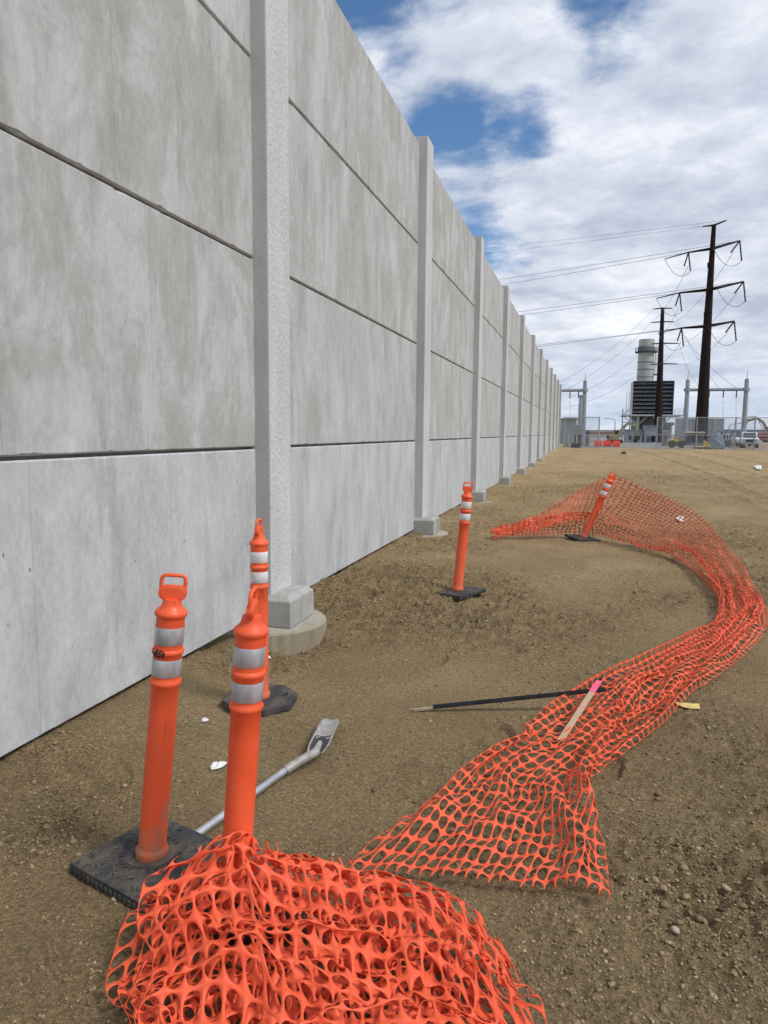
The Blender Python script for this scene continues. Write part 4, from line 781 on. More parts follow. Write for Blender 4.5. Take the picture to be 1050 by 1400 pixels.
[1256,7326,-36,-6,0,34,29,-2,40,31,-3,-6,-28,3,-37,19,-6,-24,44,-10,12,34,-1,40,-16,16,40,-1,2,-48,30,-2,-32,37,-20,-5,1,2,53,19,0,44,45,-2,13,-20,2,-43,2,-1,-53,33,-8,-26,39,-2,35,24,-3,43,19,2,-33,-30,2,-36,44,-5,-5,17,-4,31,27,-1,-39],
[1258,7426,-39,9,-4,34,25,-4,46,33,-3,-7,-28,1,-37,2,-7,-33,49,-10,15,32,-10,38,-3,19,45,-22,8,-41,41,-10,-36,42,-19,-17,-8,1,50,17,-2,46,45,-5,25,-10,4,-37,3,-2,-49,29,-9,-40,34,-5,36,23,-6,42,19,2,-22,-23,-1,-42,42,-7,-1,19,-8,35,23,-1,-41],
[1256,7522,-35,6,-5,34,37,-7,37,35,-4,0,-28,1,-33,-17,-9,-38,47,-8,17,41,5,25,13,0,47,-23,-6,-24,39,-9,-19,33,-7,-38,13,-4,35,-5,-2,48,43,-6,28,9,3,-24,1,-2,-48,21,-8,-42,31,-8,21,9,-7,50,24,0,-14,-11,-2,-45,39,-9,0,23,-12,38,19,0,-45],
[1262,7605,-39,2,-6,35,38,-10,34,40,-3,8,-23,0,-37,-35,-9,-37,44,-9,15,28,-4,38,60,5,8,-23,-13,25,0,1,-57,48,-7,-16,19,-8,9,-4,-2,52,16,-7,49,23,1,-15,3,1,-44,24,-9,-42,28,-10,0,8,-7,50,26,-4,-1,-8,0,-43,34,-11,-5,27,-15,39,18,-2,-42],
[1267,7691,-42,-1,-7,35,32,-10,33,48,-7,9,-12,2,-34,-43,-9,-28,34,-11,-5,36,-9,33,24,-2,42,33,2,-4,-30,-2,-37,45,-7,-24,39,-13,-6,-14,-2,45,32,-14,36,25,-3,43,6,6,-45,1,-4,-52,28,-12,-24,-3,-9,50,40,-9,27,-9,4,-40,29,-12,-22,29,-16,36,23,-6,-29],
[1261,7779,-36,25,-10,20,17,-8,45,48,-7,-21,-20,-12,32,-17,-2,-54,4,-6,-25,44,-11,19,7,-5,53,40,-4,20,-11,7,-30,17,-6,-43,47,-14,-12,8,-6,23,27,-13,34,-22,-8,49,28,-1,4,21,0,-40,15,-6,-49,26,-11,19,-13,-6,55,26,-17,-18,16,1,-31,37,-16,14,25,-10,-22],
[1254,7869,-33,25,-11,22,16,-14,45,55,-11,-7,-19,7,25,-9,-10,-55,-23,-11,-32,49,-9,8,32,-9,36,3,-7,51,22,6,-13,2,0,-46,39,-11,-28,42,-16,-9,14,-8,41,-15,-10,48,21,-11,44,9,5,-37,17,-4,-45,27,-12,-24,-9,-11,50,22,-18,39,20,2,-29,29,-14,-26,32,-15,-5],
[1257,7959,-40,16,-10,29,17,-15,46,48,-10,-1,2,-4,27,-19,3,-53,-19,-14,-33,28,-12,-6,46,-11,13,-1,-7,51,36,-5,34,2,7,-30,18,-5,-45,47,-16,-12,22,-12,2,4,-10,50,-8,-10,50,25,-7,9,3,4,-46,26,-12,-43,26,-16,23,-10,-14,52,27,-2,-11,23,-13,-27,38,-21,-6],
[1244,8049,-26,9,-12,25,33,-19,35,53,-9,-4,0,-7,51,-25,13,-33,-10,-16,-48,10,-13,-25,49,-13,-3,32,-10,39,-10,-7,48,24,4,3,13,0,-45,41,-13,-28,41,-15,-17,8,-12,42,-19,-11,48,26,-13,41,14,2,-32,12,-6,-48,30,-17,-3,18,-18,45,18,-19,40,4,2,-39,38,-22,-17],
[1251,8140,-39,11,-13,26,17,-11,50,62,-6,5,3,-22,36,-32,3,-11,1,-12,-57,0,-4,-36,41,-15,10,47,-15,-4,-11,-7,48,11,-3,48,26,1,-23,39,-10,-29,28,-10,-38,15,-14,17,-5,-12,48,-15,-15,50,27,-10,-10,23,0,-38,31,-15,-25,18,-19,42,22,-19,41,9,-2,-21,32,-20,-25],
[1247,8229,-34,13,-13,18,-5,-16,49,43,4,2,48,-30,27,-17,0,21,-27,-13,-42,21,-1,-46,23,-13,-9,46,-15,-4,33,-17,29,-49,-8,17,23,1,22,43,-4,-15,37,-8,-33,33,-14,-4,-17,-14,45,-9,-16,47,24,-14,21,25,1,-42,35,-17,-30,32,-19,32,10,-20,48,14,-6,-4,24,-16,-38],
[1244,8316,-38,15,-13,18,2,-17,46,35,-6,40,42,-12,1,3,-14,33,-36,-23,-30,33,1,-44,0,-1,-30,47,-15,-9,42,-17,22,-15,-16,43,-9,-14,37,42,7,-24,22,-2,-47,44,-14,-21,-8,-14,44,-18,-16,42,25,-19,42,19,0,-40,35,-16,-26,30,-20,22,18,-21,41,20,-11,10,16,-12,-40],
[1239,8400,-37,17,-12,8,10,-17,48,4,-20,47,57,-10,2,10,-12,45,-39,-1,-22,6,-7,-54,34,-6,-33,40,-16,-7,45,-17,4,-22,-19,40,-3,-17,47,27,3,-1,29,0,-40,36,-9,-34,15,-16,20,-18,-16,45,19,-20,40,22,-7,-9,29,-10,-33,32,-22,8,21,-21,38,24,-19,27,13,-9,-49],
[1236,8487,-36,16,-11,3,20,-18,42,-15,-21,44,58,-18,21,19,-10,29,-34,9,-2,-4,-3,-61,52,-21,1,19,-15,-14,41,-13,-23,8,-19,44,-35,-20,35,24,0,11,31,0,-38,39,-7,-32,28,-16,2,-17,-16,46,14,-19,42,22,-16,17,26,-4,-38,35,-23,-7,17,-21,44,32,-22,30,14,-11,-46],
[1227,8572,-29,19,-13,-4,22,-17,35,-22,-19,42,41,-3,25,40,-25,29,-25,-6,19,2,2,-58,39,-14,-22,8,-19,-21,48,-11,-9,16,-19,46,-24,-19,39,22,-12,20,29,5,-40,19,-5,-43,36,-15,-3,-7,-16,46,8,-19,43,23,-21,32,22,-2,-44,37,-23,-11,31,-21,29,18,-23,43,17,-13,-42],
[1228,8652,-39,2,-10,17,34,-18,19,-15,-20,44,38,-21,33,41,-5,26,-27,-2,19,-2,-12,-52,41,-6,-30,0,-20,-28,52,-12,2,17,-18,40,-20,-19,43,26,-18,34,12,6,-47,26,-4,-41,40,-15,-13,6,-17,47,-6,-18,49,25,-23,34,21,-3,-44,38,-23,-17,20,-22,39,31,-22,32,18,-15,-39],
[1220,8732,-40,0,-9,20,32,-18,12,2,-19,46,44,-29,9,30,-11,41,-20,8,29,-9,11,-45,41,-27,-35,-5,-22,-31,49,-13,9,22,-17,39,-15,-20,45,18,-20,43,15,7,-51,24,-5,-41,39,-16,-17,-1,-17,49,21,-17,41,13,-24,41,18,-3,-45,38,-24,-15,31,-22,30,20,-23,40,20,-16,-38],
[1219,8812,-38,-10,-8,18,32,-20,8,4,-19,45,39,-27,18,40,-19,31,-7,14,36,-16,14,-37,32,-26,-39,-2,-27,-38,47,-14,15,20,-17,43,-9,-20,45,21,-21,38,29,4,-36,6,-4,-50,33,-15,-20,-1,-17,49,12,-20,46,24,-22,31,27,-5,-40,36,-24,-14,14,-24,41,36,-21,30,21,-17,-36],
[1211,8892,-43,-14,-7,19,30,-20,4,25,-21,38,15,-24,40,52,-18,22,9,5,37,-34,27,-36,36,-34,-35,-1,-26,-41,41,-15,16,7,-20,46,22,-17,40,6,-21,46,25,2,-33,8,-6,-47,31,-15,-23,24,-17,38,10,-19,45,8,-24,43,24,-5,-43,36,-24,-10,19,-24,39,34,-22,27,22,-18,-37],
[1206,8974,-36,-20,-6,17,20,-23,15,41,-17,17,6,-22,47,46,-16,21,37,-11,21,-34,24,2,-5,-21,-50,29,-24,-33,31,-18,4,22,-19,39,-2,-20,47,21,-19,42,27,-3,-14,5,-6,-48,28,-14,-38,21,-17,45,2,-21,45,22,-21,37,28,-8,-36,36,-25,-14,15,-24,41,38,-22,24,23,-19,-32],
[1197,9057,-35,-27,-3,15,28,-24,11,34,-18,28,29,-21,34,37,4,49,45,-23,1,-25,-6,24,-5,-21,-38,15,2,-58,20,-22,-14,14,-19,46,21,-19,44,-1,-20,42,23,-12,12,13,-3,-51,28,-13,-37,31,-15,19,2,-20,48,14,-22,41,28,-13,-26,37,-24,-18,22,-24,40,32,-23,28,26,-22,-31],
[1187,9144,-39,-37,-2,25,27,-25,22,47,-15,-1,28,-20,37,45,-6,28,26,-19,33,-12,-5,34,-21,-18,-44,37,1,-33,9,-15,-43,25,-20,26,8,-20,47,-7,-23,41,10,-20,45,31,-3,-31,21,-11,-45,28,-17,-4,33,-16,33,0,-22,47,25,-21,3,33,-22,-22,34,-23,19,25,-25,35,28,-26,-22],
[1180,9229,-32,-44,-4,23,28,-16,23,37,-20,-19,35,-18,29,45,-20,17,25,-15,47,0,-11,45,-29,6,-8,6,0,-51,42,-7,-22,27,-30,-32,9,-19,47,-13,-22,41,6,-21,44,19,-19,27,32,-7,-36,24,-17,-40,26,-20,34,36,-16,29,-2,-28,40,38,-22,-23,35,-25,4,26,-25,31,32,-29,-6],
[1165,9307,-37,-33,-3,34,21,-8,16,21,-24,-19,44,-18,4,31,-16,38,10,-25,46,27,-8,38,-32,-19,35,1,26,-40,23,0,-46,44,-21,-13,35,-22,-25,-1,-21,46,-19,-24,44,3,-24,42,28,-14,11,33,-18,-29,31,-21,-16,25,-22,41,39,-18,25,17,-33,19,33,-28,-19,30,-24,32,34,-32,1],
[1150,9389,-41,-33,-2,35,20,0,15,22,-26,-13,42,-20,-15,30,-16,38,-2,-24,45,23,-5,45,2,-28,41,-36,2,6,17,18,-42,44,-4,-29,40,-18,-19,38,-23,-15,-12,-21,42,-13,-24,41,4,-25,46,33,-18,-11,37,-28,-16,34,-23,13,21,-26,38,32,-29,20,38,-31,-6,33,-27,20,34,-33,13],
[1141,9475,-37,-45,-6,23,19,7,18,25,-27,-18,43,-19,-18,20,-18,43,-2,-24,45,35,4,26,17,-29,53,-35,-21,29,-15,14,-23,32,8,-29,48,-11,-26,40,-19,-17,19,-24,14,-24,-25,35,5,-26,44,33,-20,-11,25,-32,22,39,-29,1,31,-27,25,26,-32,30,36,-32,15,39,-28,10,32,-32,23],
[1132,9563,-34,-45,-4,21,14,1,19,30,-28,-7,39,-17,-28,29,-18,37,0,-23,45,-17,-27,34,54,-30,7,-16,9,59,-26,17,-16,13,8,-25,58,-19,-36,42,-19,4,19,-28,14,-16,-26,38,10,-31,31,29,-18,-15,27,-33,25,30,-30,23,20,-36,29,42,-24,13,36,-29,18,35,-29,23,31,-32,21],
[1114,9649,-38,-48,-7,24,21,6,18,27,-33,-8,38,-15,-23,40,-17,27,-21,-28,37,-23,-27,32,35,-30,24,25,3,57,-38,24,-19,34,8,-33,42,-19,-25,41,-22,16,25,-30,16,-15,-26,39,11,-33,25,27,-24,3,37,-28,17,13,-36,34,37,-29,17,27,-32,27,45,-23,11,30,-32,28,30,-32,24],
[1091,9734,-27,-21,-7,32,22,7,22,19,-33,-17,29,-17,-37,34,-18,33,-3,-27,41,-30,-27,28,-18,-45,12,47,-2,33,-13,21,8,8,16,-49,49,-21,24,47,-14,-2,32,-29,13,-3,-25,45,13,-35,21,10,-33,18,34,-29,25,37,-28,17,14,-36,32,41,-25,15,37,-26,21,32,-31,25,29,-32,26],
[1082,9821,-37,-45,-21,15,15,7,19,29,-29,-4,46,-12,-7,14,-24,38,-22,-36,27,-26,-42,-20,-10,-23,40,42,8,25,7,18,39,17,7,-47,35,-20,32,48,-14,2,35,-30,9,16,-23,39,19,-34,15,3,-35,29,37,-27,19,30,-31,26,25,-33,29,17,-35,31,37,-27,22,40,-24,15,27,-33,30],
[1066,9905,-38,-41,-16,19,13,-7,21,25,-26,-7,46,-11,7,-12,-35,36,-29,-39,5,-25,-41,-16,6,-12,46,46,7,23,-31,-22,25,44,18,12,45,0,15,49,-9,-11,35,-33,12,19,-24,38,28,-31,9,6,-35,38,22,-34,28,27,-32,26,33,-29,27,25,-31,29,38,-26,19,38,-26,20,26,-32,27],
[1046,9986,-37,-46,-19,8,16,-12,21,30,-22,-2,29,-19,35,-28,-41,8,-20,-41,-22,-31,-36,13,21,-3,47,40,4,25,-20,-21,42,40,11,22,51,4,-5,48,-12,5,38,-31,4,18,-26,39,33,-30,11,26,-30,31,20,-34,30,19,-33,30,32,-29,26,30,-29,28,22,-32,33,39,-24,15,26,-32,28],
[1023,10062,-39,-43,-17,10,15,-21,21,39,-17,10,-11,-38,34,-24,-39,-22,-20,-39,-24,-5,-20,45,45,-1,19,-11,-11,45,1,-10,47,44,8,23,47,-5,17,50,-8,-8,37,-32,2,20,-26,38,35,-28,16,15,-35,31,25,-31,31,22,-32,33,36,-26,26,36,-26,22,21,-32,34,35,-27,21,26,-31,29],
[1005,10135,-38,-44,-16,12,30,-29,14,15,-20,38,-26,-44,-3,-13,-34,-35,-30,-40,-1,13,-10,46,40,-3,29,31,-5,41,-21,-12,30,44,6,23,45,-6,23,31,-21,28,37,-29,-4,35,-19,26,21,-36,27,37,-24,20,26,-30,30,18,-33,36,20,-32,34,39,-23,19,31,-28,27,27,-30,32,24,-32,27],
[980,10212,-31,-38,-19,15,19,-31,16,-7,-32,33,-22,-40,-17,-13,-34,-37,-26,-36,17,46,3,27,40,-4,24,12,-8,49,5,-7,28,31,2,39,44,-7,15,22,-27,38,32,-31,8,30,-25,28,38,-24,16,29,-28,30,19,-33,33,36,-24,23,14,-33,39,29,-28,29,40,-22,20,24,-31,31,25,-31,34],
[948,10287,-39,-11,-17,32,2,-33,20,-28,-40,3,-28,-41,-9,-21,-38,-28,-6,-27,41,34,-7,33,46,2,25,45,9,14,21,-8,13,21,1,46,31,-10,33,20,-31,37,18,-34,18,40,-21,18,31,-26,25,23,-30,35,33,-26,28,16,-34,36,38,-20,23,28,-29,30,15,-32,35,38,-24,29,24,-30,30],
[914,10359,-35,-14,-24,23,-4,-33,15,-30,-39,1,-30,-42,-4,-27,-42,-14,16,-13,43,39,-3,31,28,-10,44,38,1,22,29,2,2,37,10,28,27,-15,37,20,-33,32,27,-27,21,19,-33,30,28,-28,29,41,-18,22,35,-24,27,14,-32,36,27,-28,36,26,-28,33,38,-20,22,24,-30,34,24,-30,33],
[880,10428,-39,-12,-30,10,-16,-32,21,-26,-42,-18,-28,-39,-5,-27,-35,22,26,-7,44,29,-8,37,31,-8,40,29,-8,39,22,-5,11,37,5,29,48,4,17,32,-32,17,8,-30,35,38,-24,21,27,-27,28,20,-29,36,28,-28,34,42,-16,22,25,-27,36,11,-32,38,29,-27,32,35,-23,26,23,-29,34],
[838,10491,-42,-1,-28,17,-31,-37,9,-27,-41,-21,-29,-40,1,-2,-22,43,47,-2,15,26,-7,44,20,-8,45,9,-16,46,27,-2,22,50,10,12,24,-13,37,40,-26,3,23,-21,40,10,-39,27,29,-25,33,41,-15,23,21,-29,37,36,-20,28,17,-31,34,38,-17,29,27,-26,32,19,-30,38,24,-28,35],
[806,10556,-39,-11,-35,15,-32,-35,7,-27,-39,-18,-32,-42,-2,34,-6,35,40,-3,23,10,-12,49,9,-13,45,12,-17,46,44,11,21,49,7,10,18,-19,40,26,-31,15,35,-13,29,14,-38,28,35,-20,32,20,-27,36,40,-16,28,29,-23,33,9,-34,37,24,-26,34,32,-22,34,32,-21,30,24,-27,35],
[771,10617,-34,-15,-38,15,-32,-34,-12,-30,-41,12,-29,-38,-3,38,-4,36,32,-12,36,45,9,21,23,-12,40,-6,-19,30,37,13,36,45,3,15,32,-19,36,6,-32,25,24,-20,41,35,-28,17,8,-32,38,32,-20,36,38,-15,25,22,-27,40,33,-20,29,12,-31,41,37,-17,27,22,-26,39,23,-26,32],
[733,10672,-36,-13,-36,21,-31,-37,7,-30,-36,-21,-6,-32,33,-3,-31,40,47,11,6,34,-2,40,45,5,14,14,-12,23,38,11,30,34,2,35,27,-25,31,11,-25,39,8,-27,38,40,-25,16,8,-30,40,30,-21,32,20,-24,40,31,-19,36,38,-17,30,8,-32,37,27,-23,38,34,-18,30,24,-25,37],
[700,10727,-31,-16,-38,15,-34,-38,-6,-34,-38,5,-15,-39,24,16,-16,47,43,6,21,48,10,12,30,-4,34,28,-1,7,18,-1,43,35,0,34,44,-18,15,17,-16,44,1,-31,40,35,-27,20,24,-23,36,8,-30,43,38,-13,29,32,-18,35,30,-19,35,8,-30,38,32,-19,35,22,-25,38,23,-24,36],
[664,10775,-36,-19,-41,7,-26,-33,24,-28,-39,18,-33,-41,6,25,-8,41,49,10,11,39,4,27,23,-14,45,28,5,0,35,11,29,27,-6,41,32,-25,13,17,-14,45,21,-20,41,37,-26,19,17,-25,42,26,-22,35,7,-29,42,28,-19,33,33,-16,39,36,-14,30,7,-29,41,32,-18,35,23,-23,37],
[616,10836,-38,-23,-42,7,-29,-39,3,-22,-29,35,-29,-37,23,29,-4,41,47,9,15,33,-2,34,11,-24,43,27,-2,15,40,22,20,48,11,15,28,-24,16,24,-10,45,26,-19,34,31,-25,32,24,-22,38,23,-21,36,1,-29,44,34,-14,32,31,-16,34,30,-15,39,22,-22,39,11,-26,41,24,-22,39],
[572,10894,-39,-25,-42,6,-32,-40,-1,-20,-25,35,-22,-32,36,45,3,22,30,2,40,24,-10,43,5,-29,39,32,4,22,41,27,5,42,3,20,34,-14,11,16,-15,42,24,-21,41,30,-24,28,27,-16,39,27,-17,40,32,-11,34,2,-27,45,36,-10,33,16,-25,41,26,-15,40,29,-15,38,24,-20,39],
[528,10943,-34,-23,-41,17,-30,-37,1,-33,-39,-2,19,-3,46,24,-3,44,5,-21,45,30,0,38,5,-29,40,31,9,18,44,27,11,46,8,3,33,-11,15,29,-7,42,15,-24,42,37,-18,29,28,-14,39,27,-15,39,14,-22,44,32,-8,34,9,-22,46,26,-16,40,36,-8,33,19,-19,40,24,-18,41],
[483,10986,-40,-15,-35,36,-34,-37,-6,-32,-38,6,5,-19,45,31,11,36,17,-12,45,8,-23,47,12,-19,44,41,21,10,41,25,-10,45,7,13,21,-19,28,32,-3,41,38,-4,35,15,-32,33,27,-12,40,24,-17,42,35,-3,38,11,-20,44,34,-5,34,26,-13,40,14,-20,47,31,-9,35,24,-16,42],
[444,11031,-32,-14,-33,34,-31,-39,10,-33,-35,-6,-5,-25,44,28,8,38,12,-19,45,21,-5,45,8,-25,46,44,29,3,42,27,-11,45,4,10,30,-8,28,18,-11,45,38,-3,35,17,-28,38,32,-8,35,28,-11,41,15,-17,47,34,-2,36,12,-19,44,27,-10,43,33,-4,36,23,-12,43,24,-14,40],
[397,11065,-40,-2,-20,48,-28,-36,17,-37,-38,-5,-11,-29,38,19,-2,43,26,-2,45,1,-30,39,25,-1,42,41,30,-2,42,24,-10,45,3,16,22,-15,40,36,9,32,22,-16,43,38,-9,28,17,-16,47,18,-18,44,33,-1,37,10,-19,44,34,2,37,17,-15,44,34,-1,39,23,-11,46,24,-12,38],
[362,11114,-27,-4,-23,41,-31,-37,-1,-33,-34,19,-16,-32,34,27,5,41,3,-24,47,4,-25,43,40,8,1,37,32,8,36,18,29,44,1,6,32,1,41,15,-19,44,40,12,29,33,-10,32,29,-6,43,20,-14,42,9,-22,47,30,3,36,14,-15,47,29,-1,40,18,-14,48,33,2,37,24,-11,41],
[307,11157,-40,4,-12,51,-30,-37,12,-18,-30,38,-29,-34,22,15,-9,46,27,-2,43,-4,-28,40,27,-14,24,37,29,10,29,-24,33,38,3,1,27,34,18,28,4,40,25,-18,42,29,-12,35,32,11,38,18,-15,47,30,11,37,10,-19,48,31,9,35,27,0,44,27,-3,41,17,-12,48,22,-9,43],
[262,11206,-29,5,-10,42,-31,-38,15,-20,-29,33,-21,-29,36,22,-3,46,8,-14,43,32,-8,42,-6,-30,18,25,-11,40,42,6,24,22,-24,9,24,39,12,25,-10,43,34,16,36,30,-5,39,18,-16,44,29,18,33,15,-14,46,29,18,39,14,-13,45,20,-8,44,31,11,42,23,-1,45,20,-8,44],
[220,11254,-37,-5,-21,43,5,-17,48,-12,-29,40,-19,-29,35,-25,-25,36,34,12,33,18,-16,44,25,-16,17,34,-10,35,6,-17,46,-4,-42,6,25,37,15,25,-7,46,27,-22,36,26,2,41,24,27,34,19,-10,44,25,20,41,17,-10,46,26,23,38,25,3,42,14,-10,46,27,8,44,18,-8,47],
[172,11292,-29,9,-10,48,0,-18,44,-4,-25,47,-5,-26,46,-4,-27,44,-5,-22,64,-1,-44,30,26,2,9,42,22,-3,4,-15,45,-18,-47,-1,21,-19,37,21,12,46,34,11,36,31,19,34,9,-5,48,29,23,37,12,-9,46,26,19,38,14,-7,51,22,5,46,26,20,36,19,1,47,17,-8,45],
[126,11328,-39,1,-25,46,-2,-27,42,-4,-28,44,-5,-23,45,-2,-40,33,20,17,44,3,-3,65,14,-49,29,19,8,11,43,18,-28,-29,-29,38,9,-34,49,36,19,23,15,7,50,11,-9,49,16,12,45,15,-10,45,20,22,43,19,10,44,20,5,45,23,11,44,14,-4,49,23,15,44,15,-8,48],
[66,11344,-37,-2,-36,36,-1,-15,49,-4,-30,38,-2,-44,26,13,12,44,15,13,48,16,1,43,16,-12,47,-7,-43,17,26,-12,-58,-5,-18,1,12,-19,76,14,-3,51,13,-3,51,11,1,52,13,5,51,15,6,50,17,9,44,19,12,49,20,12,45,21,12,45,22,19,41,20,13,46,14,-7,48],
[0,11368,-39,4,-23,46,-10,-42,30,-5,-36,35,8,-10,49,4,-11,47,13,-6,49,17,22,43,14,-3,47,10,-25,28,19,-8,-49,-3,-27,20,-4,-37,27,36,33,18,22,5,44,11,-3,47,6,0,51,9,2,51,7,0,50,17,7,48,14,6,50,19,10,46,19,12,47,21,16,44,14,-7,44],
[-72,11375,-38,6,-10,51,1,-22,42,-9,-41,29,20,7,45,6,-11,51,5,-12,48,1,-20,43,12,4,47,9,-22,10,14,-7,-49,20,-23,-39,4,-11,34,1,9,46,17,-13,45,31,27,28,13,10,51,13,5,49,13,5,47,13,5,49,13,4,51,13,3,49,13,5,49,12,-1,50,14,-6,45],
[-146,11370,-39,7,-19,45,1,1,53,4,-13,46,9,-23,44,8,-44,26,1,0,51,3,12,50,5,-11,41,10,-22,18,11,-11,-50,15,-13,-48,17,-40,-21,4,18,44,12,15,46,16,3,45,20,-8,45,13,13,48,15,-3,49,13,11,48,13,4,50,12,11,50,14,9,46,13,11,49,14,-6,48],
[-215,11338,-40,1,5,50,7,-24,43,12,-24,42,22,-33,32,-19,17,41,1,4,51,3,3,51,5,-15,44,6,-20,17,13,-26,-40,11,-5,-51,11,-32,-36,17,-22,13,7,17,46,7,22,46,21,9,45,15,8,46,15,7,49,15,8,46,14,7,48,13,7,48,13,8,49,14,4,47,15,-6,49],
[-282,11322,-37,3,-4,50,17,-39,26,17,-29,36,11,-22,43,0,-5,51,-7,12,49,-8,18,46,-2,4,46,6,-23,16,13,-25,-45,7,7,-47,11,-41,-26,16,-46,-7,6,28,33,15,0,45,20,6,48,13,18,41,18,3,49,10,14,46,22,-1,48,12,10,45,7,24,46,12,12,49,16,-5,44],
[-332,11270,-37,-9,14,45,11,-19,43,18,-33,38,18,-41,23,-7,15,44,-9,21,48,-7,15,44,-1,-6,50,5,-21,13,11,-21,-42,6,11,-49,14,-51,7,17,-41,2,17,-18,14,-7,50,19,17,-1,48,23,2,39,21,-2,45,26,-4,42,4,26,44,13,10,46,18,4,47,6,29,41,15,-5,46],
[-394,11222,-37,2,2,48,-12,14,46,16,-28,42,19,-42,22,13,-17,43,-19,32,33,-15,30,38,-9,34,39,20,-23,11,2,-32,-37,15,-35,-32,18,-33,-30,24,-32,-13,15,-22,14,2,8,50,19,-2,42,21,3,35,13,4,47,3,30,40,15,5,50,14,10,46,10,36,34,17,-1,46,15,-4,49],
[-454,11165,-37,3,1,49,-21,27,37,18,-31,38,6,-14,45,18,-32,38,2,9,48,-7,26,39,0,23,49,17,-19,-2,8,-37,-27,12,-34,-34,13,-33,-39,14,-30,-34,19,-21,5,1,7,47,11,3,49,4,17,34,6,16,27,7,22,49,13,9,46,14,39,26,12,13,46,27,-13,43,16,-3,44],
[-505,11101,-38,-9,12,46,-19,26,39,0,1,50,18,-37,29,6,-1,49,3,-4,49,-12,42,36,15,5,47,9,-30,-14,11,-39,-35,9,-22,-45,12,-28,-40,15,-39,-22,16,-16,14,12,-10,45,2,40,31,10,-13,44,-1,9,23,6,26,43,14,39,25,11,23,47,21,-5,43,33,-15,34,16,-3,50],
[-559,11047,-38,-15,20,42,-14,19,44,-7,12,47,9,-14,49,17,-28,36,-9,7,45,8,17,48,-3,36,5,20,-25,-33,3,-57,-13,6,-15,-47,14,-33,-34,19,-37,-31,13,-14,26,3,9,46,3,44,26,7,8,49,-3,-40,20,8,40,23,12,35,34,15,17,45,23,-7,44,38,-18,29,16,-2,46],
[-618,11010,-37,1,2,47,-14,19,45,-20,25,41,20,-24,38,-2,-23,48,6,17,53,-3,25,36,-2,25,-9,8,-14,-50,17,-57,-9,2,-21,-40,11,-17,-46,16,-44,-18,12,-13,34,5,39,28,-2,38,34,9,4,50,-8,-32,12,4,-6,26,16,47,23,20,8,41,16,4,49,42,-17,23,16,-2,47],
[-678,10982,-41,7,-8,47,-5,8,50,-22,29,32,8,-6,49,20,-26,38,-16,29,40,-7,37,35,-10,12,-17,10,-31,-33,4,-41,-33,21,-29,-35,14,-27,-41,18,-31,-30,3,20,48,4,9,48,0,38,33,9,-2,47,5,-27,-26,-22,-10,27,17,39,26,16,30,35,18,1,44,42,-18,22,16,-1,47],
[-737,10965,-39,8,-17,43,6,-7,48,-18,24,39,-13,24,44,15,4,49,15,-15,49,-9,21,41,-19,-10,-31,32,-11,-47,-16,-29,-58,8,-22,-41,13,-21,-44,17,-29,-1,11,0,48,-3,41,25,-4,33,37,13,15,46,0,-21,-18,-30,-29,9,8,16,12,27,23,35,11,23,40,40,-8,23,15,0,48],
[-796,10947,-41,5,1,44,7,-21,45,5,-13,46,-5,9,48,-3,30,61,-2,27,20,2,-4,51,-3,-44,-37,12,-29,-32,3,-27,-77,-6,10,-33,12,-12,-52,7,-28,3,14,34,46,-12,24,52,8,4,25,15,46,20,-10,-14,-3,-15,-21,-20,-20,17,-12,34,11,19,-1,11,27,41,8,55,14,2,45],
[-858,10937,-38,14,-24,39,11,-44,39,-1,15,50,3,0,52,-1,24,54,-2,23,36,-9,-34,-8,-1,-30,-38,1,-16,-47,-4,-23,-47,17,-19,-45,13,42,-21,-6,16,48,3,32,45,-7,15,31,3,24,42,10,8,-16,-9,-19,-41,-21,-8,-41,22,13,5,3,21,39,22,8,33,9,0,50,10,4,26],
[-918,10907,-31,19,-32,20,13,-30,34,-13,18,74,5,16,44,-7,22,43,-12,-43,-28,-4,-22,-43,6,-3,-45,-1,-4,-45,18,27,18,7,27,31,1,10,31,-13,15,58,17,17,17,-13,-9,-51,-13,-11,-46,5,0,-26,5,26,37,8,19,19,7,4,19,4,8,23,8,-7,25,5,0,53,3,2,-34],
[-984,10881,-40,38,-45,20,-6,20,39,-19,12,63,7,0,44,2,-30,-4,-10,-26,-44,-14,9,-51,3,39,-31,19,18,38,7,9,35,7,4,54,-4,13,47,-15,7,-44,-8,-9,-47,2,-7,-49,8,28,32,0,4,45,-5,20,-33,9,3,29,12,-17,32,-22,13,8,23,-25,37,4,16,21,2,3,-49],
[-1069,10854,-23,32,-7,34,15,2,47,-11,-18,38,23,-27,-3,-5,-5,-46,-16,12,-50,-3,33,-33,-12,27,40,-7,-8,46,19,13,55,14,5,42,-14,10,-50,-12,-8,-47,-4,6,-44,1,13,45,8,8,46,-7,13,-44,-5,12,15,9,-9,44,-10,24,-10,7,-6,26,36,-23,32,-19,-9,2,2,6,-45],
[-1125,10789,-38,7,16,52,17,-10,42,28,-22,-19,23,-10,-26,-34,17,-28,-43,33,-12,11,32,-5,-5,-24,53,8,14,60,-11,29,40,14,-31,-31,1,19,-43,-24,-2,-48,11,16,42,5,5,51,-18,-1,-31,3,12,-30,5,10,45,-4,14,14,-11,24,-20,7,-1,50,18,-32,29,0,-14,-23,0,9,-46],
[-1191,10762,-23,18,-18,33,21,-23,31,47,-20,-12,-30,20,-21,-54,7,-33,-25,40,17,43,8,28,-38,6,46,12,13,35,23,-2,-4,-17,11,-53,-13,6,-44,-4,12,24,14,4,53,-15,11,-16,-8,1,-43,5,20,26,3,15,44,-11,6,-40,-4,15,13,6,6,48,16,-33,28,-1,-15,-47,0,12,-45],
